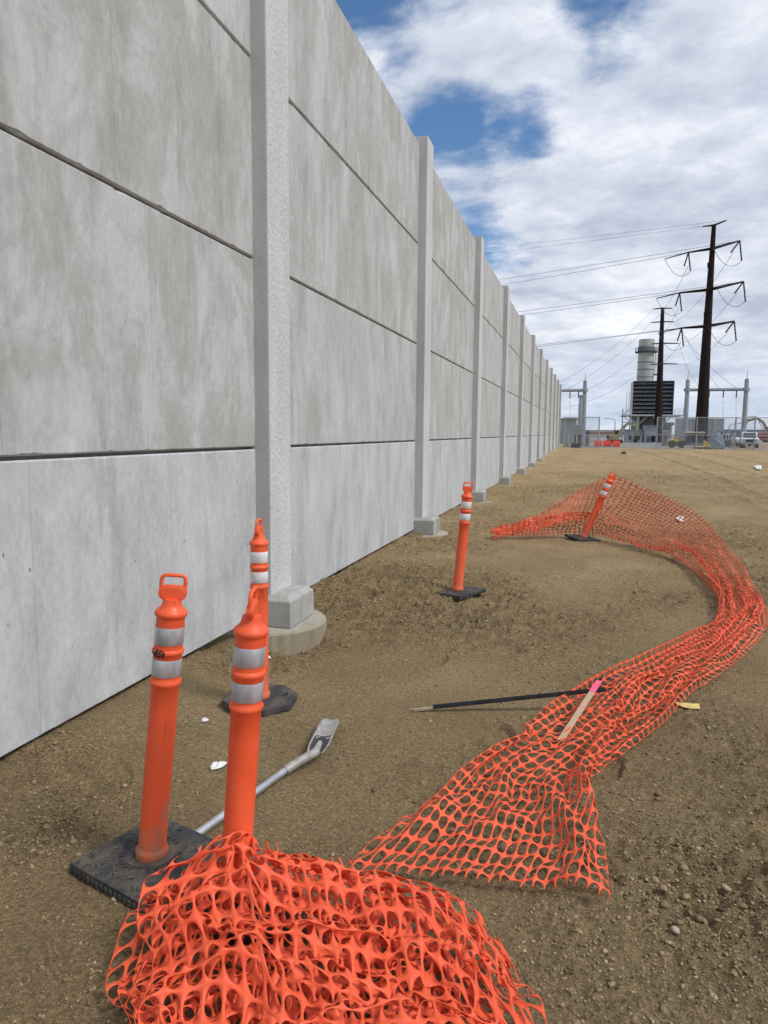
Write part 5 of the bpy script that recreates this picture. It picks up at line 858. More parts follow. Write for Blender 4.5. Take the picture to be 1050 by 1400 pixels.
[-1263,10690,-39,33,-13,45,32,-22,20,37,-13,-22,-38,28,-22,-53,18,-9,2,34,-5,12,-11,55,-11,19,38,14,-2,30,24,-2,-48,-34,14,-40,-13,10,-15,6,9,53,-3,10,34,-12,4,-50,-10,16,-8,9,16,43,-11,17,8,-7,-6,-43,0,25,31,-10,36,32,18,-18,19,-12,-1,-55,7,-20,-36],
[-1326,10651,-35,34,-24,32,45,-7,-16,32,-22,8,-28,22,-28,-42,24,-3,2,30,21,21,-11,29,-10,8,56,21,-21,10,18,0,-45,-47,19,-6,-15,24,-20,15,1,46,-14,19,2,-29,9,-28,5,30,18,-3,23,44,-22,-13,-29,0,10,-43,-4,46,17,-3,12,48,-6,29,-5,9,-11,-48,-2,-30,-39],
[-1360,10620,-36,37,-22,19,47,-15,5,28,-17,19,-16,9,-40,-45,24,-4,14,20,13,-2,46,12,28,-15,30,-14,-30,20,36,-5,-34,-47,8,11,-13,23,6,-21,24,28,-11,23,4,-32,13,-26,8,37,-2,17,47,17,-42,-12,7,-3,-15,-26,-3,46,-11,-6,23,37,-5,24,7,6,-19,-54,0,-37,-33],])
PILE = unpack([
[-1310,1893,43,28,26,10,30,28,9,22,34,5,17,35,5,16,32,4,18,29,2,18,25,0,21,20,0,17,8,-4,15,1,-8,15,-1,-7,14,0,-7,14,1,-6,17,0,-2,17,-1,2,17,1,3,16,3,2,18,3,5,17,3,7,19,4,3,8,9,-15,-11,6,-13,-12,2,-11,1,8,-12,13,-4,-1,11,-3,-8,3,13,-6,10,2,-12,2,-2,-18,20,3,0,24,-10,2,24,-16,12,26,-16,14,26,-11,10,36,10,-9,48,4,-14,54,1,1,78,-3,-4,82,-5,-6,83,-4,1,80,-22,-9,53,-18,17],
[-1311,1866,27,22,24,5,22,23,11,24,32,3,16,35,2,15,32,2,18,28,2,21,24,1,21,20,2,19,7,-2,17,-1,-5,16,-1,-4,16,-1,-5,17,0,-5,17,1,-4,17,2,-2,18,2,1,18,3,3,18,3,6,16,3,12,18,8,5,14,12,-9,-8,11,-15,-9,10,-14,-13,7,-8,8,7,-10,11,6,-9,16,-3,3,14,0,-2,11,7,-5,14,-9,-11,20,-5,18,27,-15,8,28,-24,4,36,15,-11,49,3,3,51,12,3,58,-2,-12,80,-12,-7,81,-3,4,81,-12,-9,61,-29,6,44,-13,-15],
[-1313,1842,16,22,25,-1,23,20,7,15,27,3,12,31,1,18,31,0,19,26,-1,21,22,2,22,19,3,21,5,2,17,-3,0,18,-2,0,17,-1,-2,18,1,-5,17,0,-4,19,1,-1,18,0,4,15,3,13,19,4,0,19,7,1,19,11,1,18,13,1,-11,13,-14,-14,12,-12,2,13,-15,4,13,-13,12,9,-6,11,7,-5,16,5,-4,10,-9,14,19,-2,9,29,-6,-7,24,-17,7,40,-2,-5,47,1,4,49,11,0,55,4,14,60,0,-9,77,-15,-3,80,-10,-3,72,-17,-25,43,-23,-5,44,-24,-3],
[-1315,1821,13,24,22,-5,20,23,-6,20,23,0,14,25,5,11,24,0,19,25,-1,25,16,5,21,16,10,15,4,15,19,-1,-1,18,-1,-6,19,0,-5,19,0,-3,20,-1,-2,20,-1,3,17,-1,11,18,3,10,16,8,11,19,11,5,21,11,-2,10,10,-20,-9,14,-18,-4,15,-17,6,16,-13,11,18,-7,12,16,5,12,14,-3,10,5,-15,18,6,3,15,-11,9,27,-15,3,41,10,-9,47,2,2,50,-2,3,50,-2,23,56,-7,-2,58,-1,-16,78,-13,12,77,-14,-16,42,-22,-18,43,-28,-2,41,-29,1],
[-1319,1804,13,28,19,-2,23,20,-10,28,18,1,18,22,5,16,21,6,12,22,8,15,11,-14,19,14,3,15,4,16,16,0,13,18,0,-8,21,0,-4,22,-1,3,18,3,14,21,3,11,19,-10,-5,17,6,12,21,9,6,20,13,6,4,7,-22,7,10,-22,9,12,-21,11,19,-13,11,20,-10,11,19,-5,11,19,-2,11,18,1,12,15,0,10,4,-15,26,-8,10,36,3,-10,45,-3,3,47,0,6,46,-4,23,55,-4,2,55,0,-22,56,-9,14,78,-12,-6,51,-20,-22,41,-30,-2,41,-31,2,38,-30,3],
[-1323,1786,13,29,21,1,28,15,-11,29,18,5,14,23,17,22,16,8,21,16,-1,18,14,-7,15,6,-17,16,7,13,11,-1,20,22,1,-4,23,0,3,21,0,13,19,3,16,15,10,13,20,1,-3,25,-7,-8,24,7,-5,21,12,7,3,2,-24,14,12,-16,13,16,-12,11,17,-11,11,18,-10,10,21,-2,10,20,-2,13,19,-2,9,13,-15,14,8,-9,31,0,-6,42,0,12,44,-2,-9,43,-1,27,51,-2,2,53,-1,-21,55,-4,-3,58,-7,14,56,-17,-24,43,-30,-1,40,-33,2,39,-30,3,34,-28,6],
[-1321,1774,23,25,15,-6,27,18,-14,26,15,10,23,24,16,17,20,-16,24,7,12,20,12,8,11,22,1,20,-11,-2,23,-1,10,21,5,10,24,1,12,8,12,20,27,-8,11,24,12,3,18,8,2,22,-3,-7,26,-3,-18,23,3,-8,13,19,3,16,4,-14,14,16,-7,14,15,-11,12,12,-16,13,20,-7,12,18,-11,12,17,-13,10,14,-16,16,13,10,33,5,-1,39,-6,-18,40,0,24,49,0,3,49,0,-22,54,-4,-6,55,-3,15,42,-7,-17,45,-31,-2,40,-34,5,39,-30,2,36,-28,1,33,-22,8],
[-1319,1757,12,27,16,5,25,19,-14,23,17,17,30,16,18,13,31,-7,24,6,-22,24,14,5,11,11,20,18,4,17,22,9,15,20,1,11,20,-4,8,24,2,19,21,3,9,28,3,2,26,5,-11,25,5,3,22,3,-5,20,-3,-13,27,12,-9,19,9,-4,10,8,-13,20,11,-15,14,7,-21,6,13,-21,15,19,-14,13,17,-16,16,17,-11,18,17,-1,31,6,-1,35,-7,26,47,1,2,46,1,-21,51,-2,-11,51,-4,16,37,-11,-11,38,-14,-5,41,-31,1,39,-33,10,37,-26,-4,33,-20,11,31,-17,4],
[-1317,1732,6,27,19,6,25,23,2,22,23,-7,25,18,20,18,17,3,22,14,-20,25,13,8,8,11,26,18,5,18,26,4,17,22,2,14,20,3,10,28,-2,7,32,1,3,27,8,-3,25,4,-12,27,5,1,25,4,5,23,12,1,23,7,-7,22,10,-6,18,5,-17,20,9,-15,13,11,-20,8,-6,-31,20,17,-13,15,13,-20,16,14,-15,19,18,-1,26,2,20,43,0,9,47,3,-12,44,1,-22,41,-9,15,38,-12,-2,36,-12,-8,37,-11,-2,36,-33,12,38,-29,-5,35,-17,3,29,-13,11,32,-11,6],
[-1313,1709,-17,23,26,5,26,16,14,24,22,3,15,30,-2,24,19,5,22,6,15,24,12,7,21,17,0,10,-2,28,27,8,12,27,4,11,26,5,1,29,4,9,31,5,-7,26,6,8,26,-8,0,29,4,4,26,11,0,24,9,-2,25,6,0,23,9,-11,17,6,-19,20,9,-12,17,7,-18,15,-6,-22,18,5,-20,18,11,-15,16,19,8,18,19,5,35,-1,0,44,3,-11,39,0,-23,37,-9,-1,33,-15,14,35,-10,2,34,-9,-12,33,-12,1,38,-31,5,34,-12,15,31,-14,-13,32,-6,0,34,-1,3],
[-1304,1677,-37,19,31,4,25,22,11,15,30,0,23,13,18,25,18,8,23,18,2,25,17,2,26,16,10,11,-3,30,28,6,10,25,6,1,26,16,2,28,6,0,28,8,-2,27,6,0,27,-12,5,21,15,4,31,5,3,22,12,-1,25,-3,4,29,1,-5,26,9,-4,23,8,-11,23,7,-11,17,11,-20,23,-4,-13,19,-10,-16,20,17,-1,20,21,0,24,-5,-25,36,-3,-7,33,-9,-6,36,-13,2,34,-10,9,32,-4,13,30,-9,-13,31,-14,3,37,-17,10,32,-4,-7,34,-6,6,32,-4,5,31,-9,-10],
[-1289,1640,-40,17,31,-2,19,31,-2,16,28,1,20,25,8,24,7,18,25,15,13,24,18,12,25,19,9,18,25,3,27,10,5,26,-6,8,25,12,-4,29,4,0,29,3,1,26,-1,11,24,12,-7,24,-1,16,22,17,-7,27,6,2,26,-6,5,22,15,-6,26,6,-9,27,8,-3,23,5,-4,22,3,7,27,-3,-7,19,-11,-11,25,5,-10,21,20,3,25,-5,-24,32,-11,-11,30,-7,2,34,-1,14,36,-3,9,28,-15,-12,31,0,2,33,-12,4,30,1,5,29,-14,-16,34,-13,0,32,-1,-7,35,-11,2],
[-1271,1604,-38,15,30,3,15,31,4,17,27,-12,19,27,-3,21,25,0,21,20,8,23,20,13,24,19,11,25,12,11,26,5,9,25,8,-7,29,2,1,29,1,3,28,1,5,25,-2,12,26,12,-3,27,8,6,25,7,11,15,15,-18,27,11,-2,29,3,4,26,3,9,18,17,-13,23,15,-5,24,-6,14,22,-7,15,25,13,-3,24,5,-11,38,-4,1,19,5,-14,33,-9,-6,30,-11,4,26,13,5,31,-13,-1,28,-12,1,27,-16,-9,37,2,6,28,-15,-11,35,-13,-17,30,0,-16,34,-15,8,37,-8,-5],
[-1252,1572,-32,13,27,6,13,28,-11,19,27,2,16,26,-10,19,25,3,23,23,-2,21,19,13,22,19,13,24,11,13,27,7,-4,27,4,-1,28,3,-4,28,3,0,28,4,2,27,4,6,28,6,5,26,6,9,25,6,12,19,15,-16,19,16,-17,26,14,-3,27,9,9,27,4,12,18,23,-10,26,10,10,18,-14,20,24,7,5,26,9,-3,30,-3,2,26,3,-14,29,0,7,32,-4,5,27,-6,-14,32,-16,0,28,-14,-11,29,-10,4,29,3,-1,33,-4,-25,32,-14,-15,36,-12,8,34,-14,-7,32,-16,8],
[-1233,1546,-26,14,22,-1,13,24,-10,17,25,-7,17,25,-2,17,24,4,22,22,-1,20,20,12,20,18,13,25,11,8,26,6,3,27,4,-7,27,3,-5,28,4,-1,28,4,0,28,4,6,27,6,6,24,6,9,28,7,6,13,15,-21,22,16,-14,25,15,-7,26,15,1,26,14,6,25,10,15,20,22,-8,22,13,13,26,-3,12,24,9,1,23,-10,11,27,3,-12,29,-3,14,29,-6,-1,32,-4,-8,26,-12,-6,30,-3,-17,31,-4,2,32,-6,-6,35,-19,-14,32,-17,7,35,-16,-2,34,-17,-3,33,-18,2],
[-1212,1527,-30,14,17,-5,14,19,-4,16,21,1,17,22,0,18,22,-3,19,21,2,19,20,10,18,17,13,25,11,3,25,6,7,26,4,-9,27,4,-1,28,4,2,23,8,16,25,7,10,27,1,-3,28,2,-4,16,12,-19,23,12,-14,25,13,-6,25,14,-1,26,14,-2,26,15,0,25,16,2,19,16,18,23,18,-7,25,15,-8,26,9,8,26,-6,19,22,-3,12,30,-2,0,27,-4,-17,34,-5,-10,31,-3,1,29,-14,7,25,-1,-21,32,-16,-1,35,-22,1,35,-16,8,33,-19,0,34,-18,-6,34,-17,1],
[-1191,1515,-32,14,13,6,13,16,4,17,11,-7,18,19,-1,18,20,1,16,19,4,20,18,-1,17,17,12,24,11,-1,26,7,2,24,6,11,27,3,-3,23,8,16,21,10,16,23,-2,-16,25,3,-11,24,6,-12,26,9,-8,25,11,-7,25,11,-5,25,12,-1,24,11,-1,25,14,-1,25,15,5,23,17,13,19,17,-18,25,16,-6,26,14,2,27,14,3,27,-3,16,26,-4,-6,33,-3,-14,32,-9,-1,22,-14,19,30,-9,-12,31,-9,15,28,-18,-12,33,-18,9,36,-17,-3,34,-18,-4,35,-17,-4,33,-16,2],
[-1168,1505,-31,14,14,4,10,8,11,9,14,12,19,12,2,18,25,2,21,6,-12,19,14,-5,19,16,4,24,11,1,25,7,3,24,6,9,24,8,18,19,12,19,26,0,-7,26,6,-6,23,2,-16,24,8,-9,25,9,-7,25,8,-4,25,9,-2,21,15,7,25,6,-5,22,7,-16,27,14,-2,26,15,12,17,16,-18,26,13,-1,20,16,14,26,12,-9,27,3,-10,33,-3,1,31,-6,2,31,-10,2,32,-8,6,29,-8,16,28,-12,-16,23,-17,15,34,-19,-11,35,-16,-5,35,-16,-3,34,-14,0,33,-16,-1],
[-1146,1507,-33,8,5,20,12,7,16,19,11,1,13,12,11,17,12,-1,19,14,0,21,13,-15,19,7,-5,24,12,5,24,7,12,14,7,20,25,7,16,27,11,-9,27,7,6,22,2,-16,25,10,-7,24,5,-11,25,8,-4,25,9,3,23,10,3,24,9,-1,18,-2,-19,26,11,-6,24,7,-16,26,12,8,22,11,-11,19,12,14,25,12,4,24,12,-11,29,2,-10,33,-1,3,32,-5,-2,26,-7,17,31,-11,-3,33,-4,-8,29,-12,10,27,-12,-13,31,-22,12,31,-14,-15,34,-12,-1,33,-14,6,33,-13,-2],
[-1123,1505,-32,4,6,19,12,-4,24,18,11,5,16,12,6,17,9,-9,16,14,7,16,16,3,18,13,1,25,8,1,27,1,6,21,7,18,24,7,9,28,6,-11,23,12,1,24,9,-13,22,3,-15,25,7,-2,25,12,4,21,12,8,25,9,1,20,-2,-17,20,-1,-18,23,8,-15,26,3,-4,25,3,-4,24,7,0,24,10,3,21,11,15,25,12,-13,28,3,-13,32,-5,0,24,-6,17,31,-4,4,29,-8,-16,34,-4,-7,28,-13,4,29,-14,0,31,-16,11,32,-10,-14,35,-8,3,30,-10,9,33,-7,6],
[-1102,1494,-34,7,-8,23,7,10,19,18,10,8,17,12,5,17,13,4,20,14,0,14,12,1,18,10,5,24,6,4,22,5,16,25,4,10,22,9,-6,28,11,-4,16,10,-19,26,6,-6,27,8,0,20,12,11,25,10,2,25,5,-2,25,8,-6,24,7,-10,21,7,-15,20,-4,-14,20,12,9,24,-3,-2,23,9,6,20,-13,-17,30,10,2,24,8,-11,24,9,9,28,-10,5,31,-8,11,25,-7,-10,36,-1,-6,26,-10,-26,31,-19,7,28,-8,4,35,-6,-3,34,-1,7,31,-13,-9,32,-2,-6,29,3,1],
[-1102,1466,-33,18,19,1,9,12,13,21,-2,12,20,18,10,11,14,8,26,15,-7,16,2,29,14,8,7,26,5,5,21,7,7,22,5,-1,30,10,-3,13,19,-20,26,-1,7,24,11,5,25,11,1,24,7,-3,24,9,-2,24,7,-12,19,10,-15,23,2,-6,21,7,-14,20,1,19,22,7,8,25,5,3,26,3,-6,25,-1,-10,30,-8,-11,16,12,1,31,-5,16,20,-7,-7,35,-2,10,27,-13,-21,30,-2,-8,27,3,12,32,-14,8,29,-6,-12,35,-8,-6,31,-10,-9,31,5,9,33,-7,-8,24,-6,-16],
[-1091,1434,-25,19,21,-10,15,18,12,17,20,-6,17,16,9,19,17,11,22,2,12,17,19,5,20,-10,20,15,5,14,27,10,-9,25,10,-2,19,16,-12,23,10,-7,23,10,5,25,5,8,25,1,7,23,9,-9,21,9,-14,22,8,-13,23,8,-6,24,7,-3,22,5,10,23,15,-4,19,-10,15,25,9,-12,28,-6,11,21,4,6,23,9,5,21,2,0,32,-3,5,28,-15,-7,30,-3,-4,28,-1,-10,26,-16,-11,27,5,19,25,-9,-1,37,-3,-4,30,-6,-8,32,-7,-6,25,-8,-17,29,-5,4,28,1,-6],
[-1080,1396,-22,18,22,-12,18,25,-1,19,21,1,18,19,10,18,19,14,20,17,-7,18,15,13,21,7,11,24,1,7,24,-6,0,15,17,-13,23,11,-3,24,9,1,24,7,7,23,1,11,24,5,-9,19,10,-17,25,5,-10,24,6,-3,24,9,2,23,8,8,24,10,0,22,10,-8,25,2,4,26,3,-5,22,-10,16,18,8,17,23,11,-3,20,-5,13,26,-4,0,31,-13,-6,27,4,-21,27,-9,5,30,-5,6,27,3,-7,29,-11,-1,27,-6,-1,31,-7,-7,31,-5,-7,28,-5,-2,22,4,-18,27,-6,1],
[-1070,1355,-27,21,25,2,17,25,-10,20,23,1,16,22,14,19,19,10,21,19,-1,22,14,0,16,16,-10,24,7,3,25,5,-2,24,5,3,15,2,21,25,9,-2,24,5,-2,26,1,-1,15,7,-22,26,3,-3,24,6,0,24,8,1,24,10,2,23,10,-4,25,8,-1,26,5,-1,25,6,-2,24,6,1,25,7,7,11,-2,30,20,14,9,27,-5,-1,29,-2,-21,22,-1,-8,28,-8,8,31,0,-14,27,-11,8,27,2,-2,27,4,-8,28,-5,-2,27,-9,-7,28,-6,-5,27,-8,0,23,-8,7,23,-6,-12],
[-1061,1316,-34,20,25,-4,21,23,0,17,24,11,18,22,11,17,22,-8,20,19,-7,21,16,-4,23,13,0,23,9,2,24,6,4,25,7,7,16,2,18,19,10,-14,25,5,-8,26,2,-2,22,-1,13,23,5,-10,25,7,0,24,9,-3,24,8,-1,25,7,-1,26,5,0,26,6,-1,24,9,-2,21,9,10,25,9,-5,22,7,14,13,9,13,16,-1,-17,27,-1,-13,28,-3,-1,26,2,-5,29,-2,2,30,-3,-3,27,-2,-3,27,-6,1,27,-5,0,26,-9,-2,26,-8,3,24,-8,8,24,-7,-8,23,-8,2],
[-1052,1284,-39,21,19,5,21,21,0,16,23,14,21,22,0,13,21,-16,22,17,-3,23,16,1,23,15,4,22,12,-1,20,7,16,25,7,4,24,3,1,17,8,-18,26,2,0,25,2,6,24,5,-2,22,4,13,24,6,-8,23,7,-7,26,6,-2,26,5,0,25,6,-1,24,7,-1,25,9,-1,19,9,14,25,8,-5,22,5,13,24,4,10,11,6,-23,25,1,-10,25,-2,10,27,1,-7,27,-2,-7,27,-2,-2,26,-4,7,27,-6,2,24,-4,-9,21,-6,14,25,-8,-4,24,-7,-10,24,-8,2,24,-8,1],
[-1040,1260,-40,20,13,1,16,16,15,20,19,6,21,20,-7,16,20,-17,22,16,7,20,16,-9,23,16,3,24,12,5,16,7,20,22,8,-10,23,7,-9,24,1,7,24,4,-8,25,5,0,25,4,6,23,4,12,24,5,-5,23,6,-8,26,6,-3,25,5,6,24,6,2,24,6,-9,19,9,15,25,7,-1,24,7,-8,20,3,17,20,10,-16,24,3,-9,23,0,12,21,0,-16,27,-2,1,26,-2,-1,26,-3,-1,27,-2,-4,26,-5,1,15,-3,18,22,-6,-14,25,-8,-4,25,-7,1,24,-7,1,23,-7,1],
[-1029,1252,-28,20,0,-12,16,10,15,21,14,8,14,17,-17,20,16,-11,22,16,1,23,17,-2,24,12,2,22,12,9,16,8,18,23,8,-9,21,6,-13,24,6,1,23,1,9,25,5,-7,24,4,8,23,4,10,24,6,-7,24,6,-9,25,6,-1,24,5,-1,25,5,0,19,6,17,24,7,6,22,6,-12,24,5,-8,25,4,10,22,9,-12,20,3,13,20,-3,-19,23,-2,6,25,-3,-4,29,-3,-4,22,-2,-2,26,1,-4,19,-3,16,22,-1,-11,25,-8,-1,21,-4,12,23,-8,-4,23,-6,-5,23,-5,-1],
[-1024,1237,-28,19,9,4,21,0,-10,20,10,6,28,15,2,12,17,6,19,3,-12,15,16,13,23,9,2,24,10,-13,22,8,10,18,9,-15,24,6,-7,24,6,1,25,3,2,25,3,4,25,6,4,20,5,14,23,7,-10,23,6,-8,25,5,-2,25,4,0,25,4,7,24,6,7,20,2,12,17,12,-17,25,5,-10,27,3,1,24,5,-4,23,3,4,26,0,1,17,-7,24,14,7,0,32,0,4,30,-6,-2,15,-1,-19,24,-8,-12,23,-2,-4,23,-6,6,22,-3,9,18,-3,-11,22,-3,-2,23,-4,-2],
[-1012,1237,-42,14,-6,16,15,10,10,21,4,2,22,9,11,23,5,-10,16,8,9,21,13,4,22,6,-5,25,9,-7,16,7,-20,23,8,-5,23,7,6,24,7,6,22,7,12,25,3,0,22,1,-12,23,6,6,23,7,-10,25,8,5,21,5,0,30,9,6,21,3,11,21,4,4,26,7,4,17,6,-11,23,6,-5,24,2,-5,27,3,-2,18,-2,0,27,-6,6,21,5,14,22,5,10,23,2,-5,22,-4,-10,24,1,-3,20,-9,-11,22,1,3,22,-8,3,17,-2,-16,23,-4,-9,25,0,-3,24,-2,1],
[-998,1224,-43,18,9,7,16,-2,21,11,7,16,27,1,-1,17,10,9,18,-4,-10,20,13,-4,26,4,5,19,7,-13,18,6,-16,22,9,6,19,8,14,27,5,-2,21,9,6,24,4,3,21,2,-14,26,3,-6,25,8,-1,18,5,7,26,9,6,21,7,10,21,10,12,24,1,-2,25,5,-7,22,7,-10,19,5,-16,23,-3,-1,21,5,9,27,0,12,22,5,15,21,4,8,23,-2,-6,23,2,-8,22,-1,-12,24,1,-4,22,-7,-8,23,3,6,25,-5,12,21,1,-11,16,0,-18,21,-8,-16,26,-2,2],
[-985,1205,-31,18,11,3,18,13,1,9,-4,33,23,6,7,20,4,-4,22,7,7,14,2,-18,23,7,2,19,2,-21,17,7,11,25,5,7,25,3,8,18,5,0,20,15,6,23,0,-2,23,6,-7,24,9,0,24,5,-10,23,4,5,22,9,9,21,9,10,24,6,-2,18,4,-16,24,6,-7,24,5,-6,24,6,-6,21,4,19,18,5,6,23,1,8,26,3,10,22,-4,2,23,-2,-6,24,4,-12,26,1,-6,23,-1,-10,26,-4,6,21,0,4,21,-4,-1,19,2,-10,19,1,-13,23,-5,-15,25,-2,-2],
[-972,1183,-11,20,14,-1,18,9,-11,17,7,10,17,0,22,20,5,-3,19,7,-6,12,8,-5,22,3,-14,22,3,-4,18,4,16,13,5,13,28,8,14,19,6,-3,17,13,-13,27,-3,5,23,9,-2,21,7,-10,21,7,9,24,6,7,23,7,5,24,7,1,22,5,-7,21,5,-14,23,6,-6,24,5,-3,23,5,-8,20,7,17,24,2,7,20,2,7,27,6,-8,13,-3,8,28,-2,-6,27,0,-1,19,2,-12,20,-3,-3,25,-5,-12,21,-1,10,20,6,1,27,-4,-8,20,2,-19,22,-4,-6,27,-1,5],
[-954,1150,-9,16,16,-10,20,11,3,14,14,-11,20,10,3,21,8,10,19,2,3,12,11,-11,16,2,13,19,10,3,22,-3,9,15,5,16,24,10,-2,22,6,-18,18,8,0,24,6,-6,21,0,10,22,7,-6,22,7,8,22,6,7,23,7,1,23,6,0,25,4,-1,23,7,-5,24,7,-2,22,4,-7,20,7,-4,18,8,-14,26,3,1,18,-5,15,26,2,5,22,-1,-1,20,6,-14,23,-2,-8,23,0,-8,24,0,1,19,-10,10,21,6,-10,23,4,-4,25,-1,-5,24,-3,-5,24,-4,6,21,3,7],
[-936,1113,-10,16,17,-11,16,15,-13,17,14,-5,18,14,-2,18,14,1,20,12,5,20,11,3,15,11,10,23,-2,15,11,-5,17,18,7,1,18,14,-12,21,3,-11,24,4,5,21,7,1,23,7,-2,22,3,9,21,10,-5,22,5,6,20,11,-7,23,8,-4,24,5,-4,28,-5,0,24,5,10,19,3,-17,16,2,8,27,11,-3,25,0,5,24,-4,-2,18,7,-13,26,0,0,19,-8,11,20,-2,-14,22,2,-7,22,1,12,20,-2,-13,23,1,3,24,3,0,24,0,-4,24,-1,-1,21,2,7,23,5,5],
[-914,1079,-2,12,13,-19,18,16,-11,18,16,-7,17,16,-2,18,15,0,17,15,10,18,14,8,10,14,-13,16,-4,13,20,17,3,19,-9,7,23,8,1,21,7,-4,21,5,8,21,8,3,22,7,0,22,6,-3,23,6,1,22,7,0,23,7,4,22,7,3,19,0,-12,23,-5,-13,22,9,-4,23,1,-2,22,4,1,23,2,1,26,5,1,24,-3,-2,23,0,-5,25,-2,-1,24,-3,6,20,-2,11,17,-2,-17,19,2,12,18,-1,-11,26,1,-4,22,1,8,24,2,-2,23,4,-1,23,4,3,23,7,6],
[-927,1116,2,18,9,10,20,8,3,19,12,2,14,14,-7,7,14,-12,12,20,-3,19,7,-2,21,6,-7,25,7,-16,18,-25,-7,29,-7,-3,27,-8,4,28,-3,6,26,0,13,28,2,11,25,1,10,23,3,7,22,4,5,20,5,3,18,7,4,19,7,6,6,13,10,21,-6,-9,22,5,-4,20,3,-2,14,5,-9,17,6,-11,18,5,-12,20,3,-8,18,3,-13,20,-1,1,21,-1,5,15,-5,8,23,1,0,24,3,4,21,-1,-12,21,1,-12,22,1,1,21,4,6,22,4,4,22,6,6,22,7,4],
[-930,1139,3,21,6,6,18,8,11,15,4,-17,12,19,9,19,6,4,15,12,3,10,18,-2,18,7,-10,21,7,-11,19,-1,-20,25,-4,-13,26,-7,8,27,-5,-9,28,-3,3,28,-2,6,27,-3,7,26,-2,5,25,0,4,23,2,6,22,4,7,20,8,9,15,18,14,15,-5,15,20,2,-1,23,3,-2,19,0,-6,18,2,-9,16,11,-11,12,12,-10,17,-6,2,19,9,-2,17,0,10,19,-1,3,16,0,3,28,16,-14,20,-9,-3,20,1,-8,18,5,-11,18,1,10,21,5,-1,22,6,-7,22,6,-1],
[-927,1168,-2,11,-1,22,20,3,-13,19,9,-4,21,10,-5,10,11,14,13,13,17,17,15,7,20,14,-11,22,6,1,10,5,-32,21,-3,-8,20,3,-16,26,-3,-2,27,-3,-1,27,-3,0,28,-3,-1,27,-2,6,26,-1,7,25,-4,-7,25,-3,4,24,4,8,19,6,22,17,4,15,23,-1,0,20,4,1,19,-4,-10,14,12,4,20,9,1,18,-1,-2,22,5,-7,12,-2,15,21,6,12,9,9,-9,21,7,-2,25,5,7,17,-1,-21,17,7,-10,17,6,-15,20,0,-5,19,2,1,20,6,-6,21,5,0],
[-950,1190,7,25,5,-1,22,1,-9,20,2,-3,21,9,8,27,13,6,6,11,17,19,16,14,19,7,1,10,12,-12,22,4,-13,16,10,-16,14,3,-13,24,3,-5,25,-1,-1,23,-1,-4,27,-3,2,25,-1,-13,28,-1,1,24,-4,12,24,-4,-10,28,-1,-3,20,8,14,19,-4,19,27,-3,1,24,5,5,22,-3,-3,21,0,-5,21,5,2,19,5,6,22,1,2,12,2,31,17,6,4,19,8,-7,19,4,-1,21,5,-1,14,-5,-12,24,8,-5,18,4,-5,10,14,-15,11,-1,-16,24,9,-5,19,5,-4],
[-957,1218,-12,25,6,2,23,4,3,24,0,-5,24,6,-5,22,3,14,6,14,27,27,8,-1,9,14,17,23,6,-2,11,11,-14,14,10,-16,21,-1,6,22,-1,-1,20,5,0,17,9,-11,24,7,-9,18,-1,-14,31,3,-14,25,-4,-2,26,-1,2,22,-6,14,24,3,-13,22,-1,10,26,-4,-4,31,3,6,21,-3,1,24,-5,-6,22,6,2,20,4,21,25,-2,10,24,0,5,23,0,16,15,8,10,21,5,-2,18,3,-6,13,0,-18,18,0,-6,16,10,6,20,2,-5,16,4,-11,17,12,-10,8,10,-18],
[-968,1258,-12,19,-3,-10,28,1,-1,31,3,-2,24,3,2,20,6,6,19,3,22,18,12,25,21,0,-4,14,12,3,20,11,-1,18,4,-9,14,11,-12,12,1,17,20,8,0,19,6,1,16,12,-16,22,6,-11,28,-5,-1,20,5,-13,20,2,-9,23,0,10,27,0,4,19,1,-15,27,-2,-8,26,-3,-6,27,0,-2,27,-2,0,25,-2,3,23,2,15,25,-6,7,17,-6,19,28,-3,-2,22,3,10,24,10,4,22,0,-3,12,-4,-10,18,0,2,23,3,-5,19,11,2,17,3,2,17,8,-8,10,1,-15],
[-977,1284,10,23,4,-9,24,1,-3,28,4,-10,27,4,-15,23,3,0,5,-2,29,30,1,-1,19,5,16,26,8,0,16,10,7,16,5,-13,17,8,7,20,2,-3,12,10,15,20,11,8,11,11,-11,23,3,0,16,5,-17,24,5,-6,22,0,2,21,14,1,25,2,-8,20,-2,8,21,4,-24,26,-5,-13,27,0,-7,22,1,0,28,-3,2,26,2,1,26,-6,10,20,-8,17,25,-8,-3,24,-7,-12,25,-5,0,22,3,-1,23,2,-7,21,3,14,24,-2,20,16,3,-13,18,4,-6,16,9,-6,20,8,-2],
[-993,1313,2,22,7,-7,25,5,1,27,4,-1,28,3,-5,13,-11,-18,19,11,15,27,-4,3,24,4,11,24,4,6,20,7,11,21,3,-5,19,-2,-10,17,9,14,22,11,3,7,10,22,21,7,-1,17,9,-14,21,2,5,22,6,-3,20,7,0,20,7,4,21,9,-6,21,9,-3,20,-4,-11,15,5,-20,23,2,-9,24,4,-4,21,1,2,27,4,-3,26,-12,3,28,2,11,29,-15,-10,22,-5,-5,27,-6,-6,18,-9,-14,29,-4,4,22,-1,15,24,0,19,27,-1,-5,19,2,-9,19,8,-4,20,6,-3],
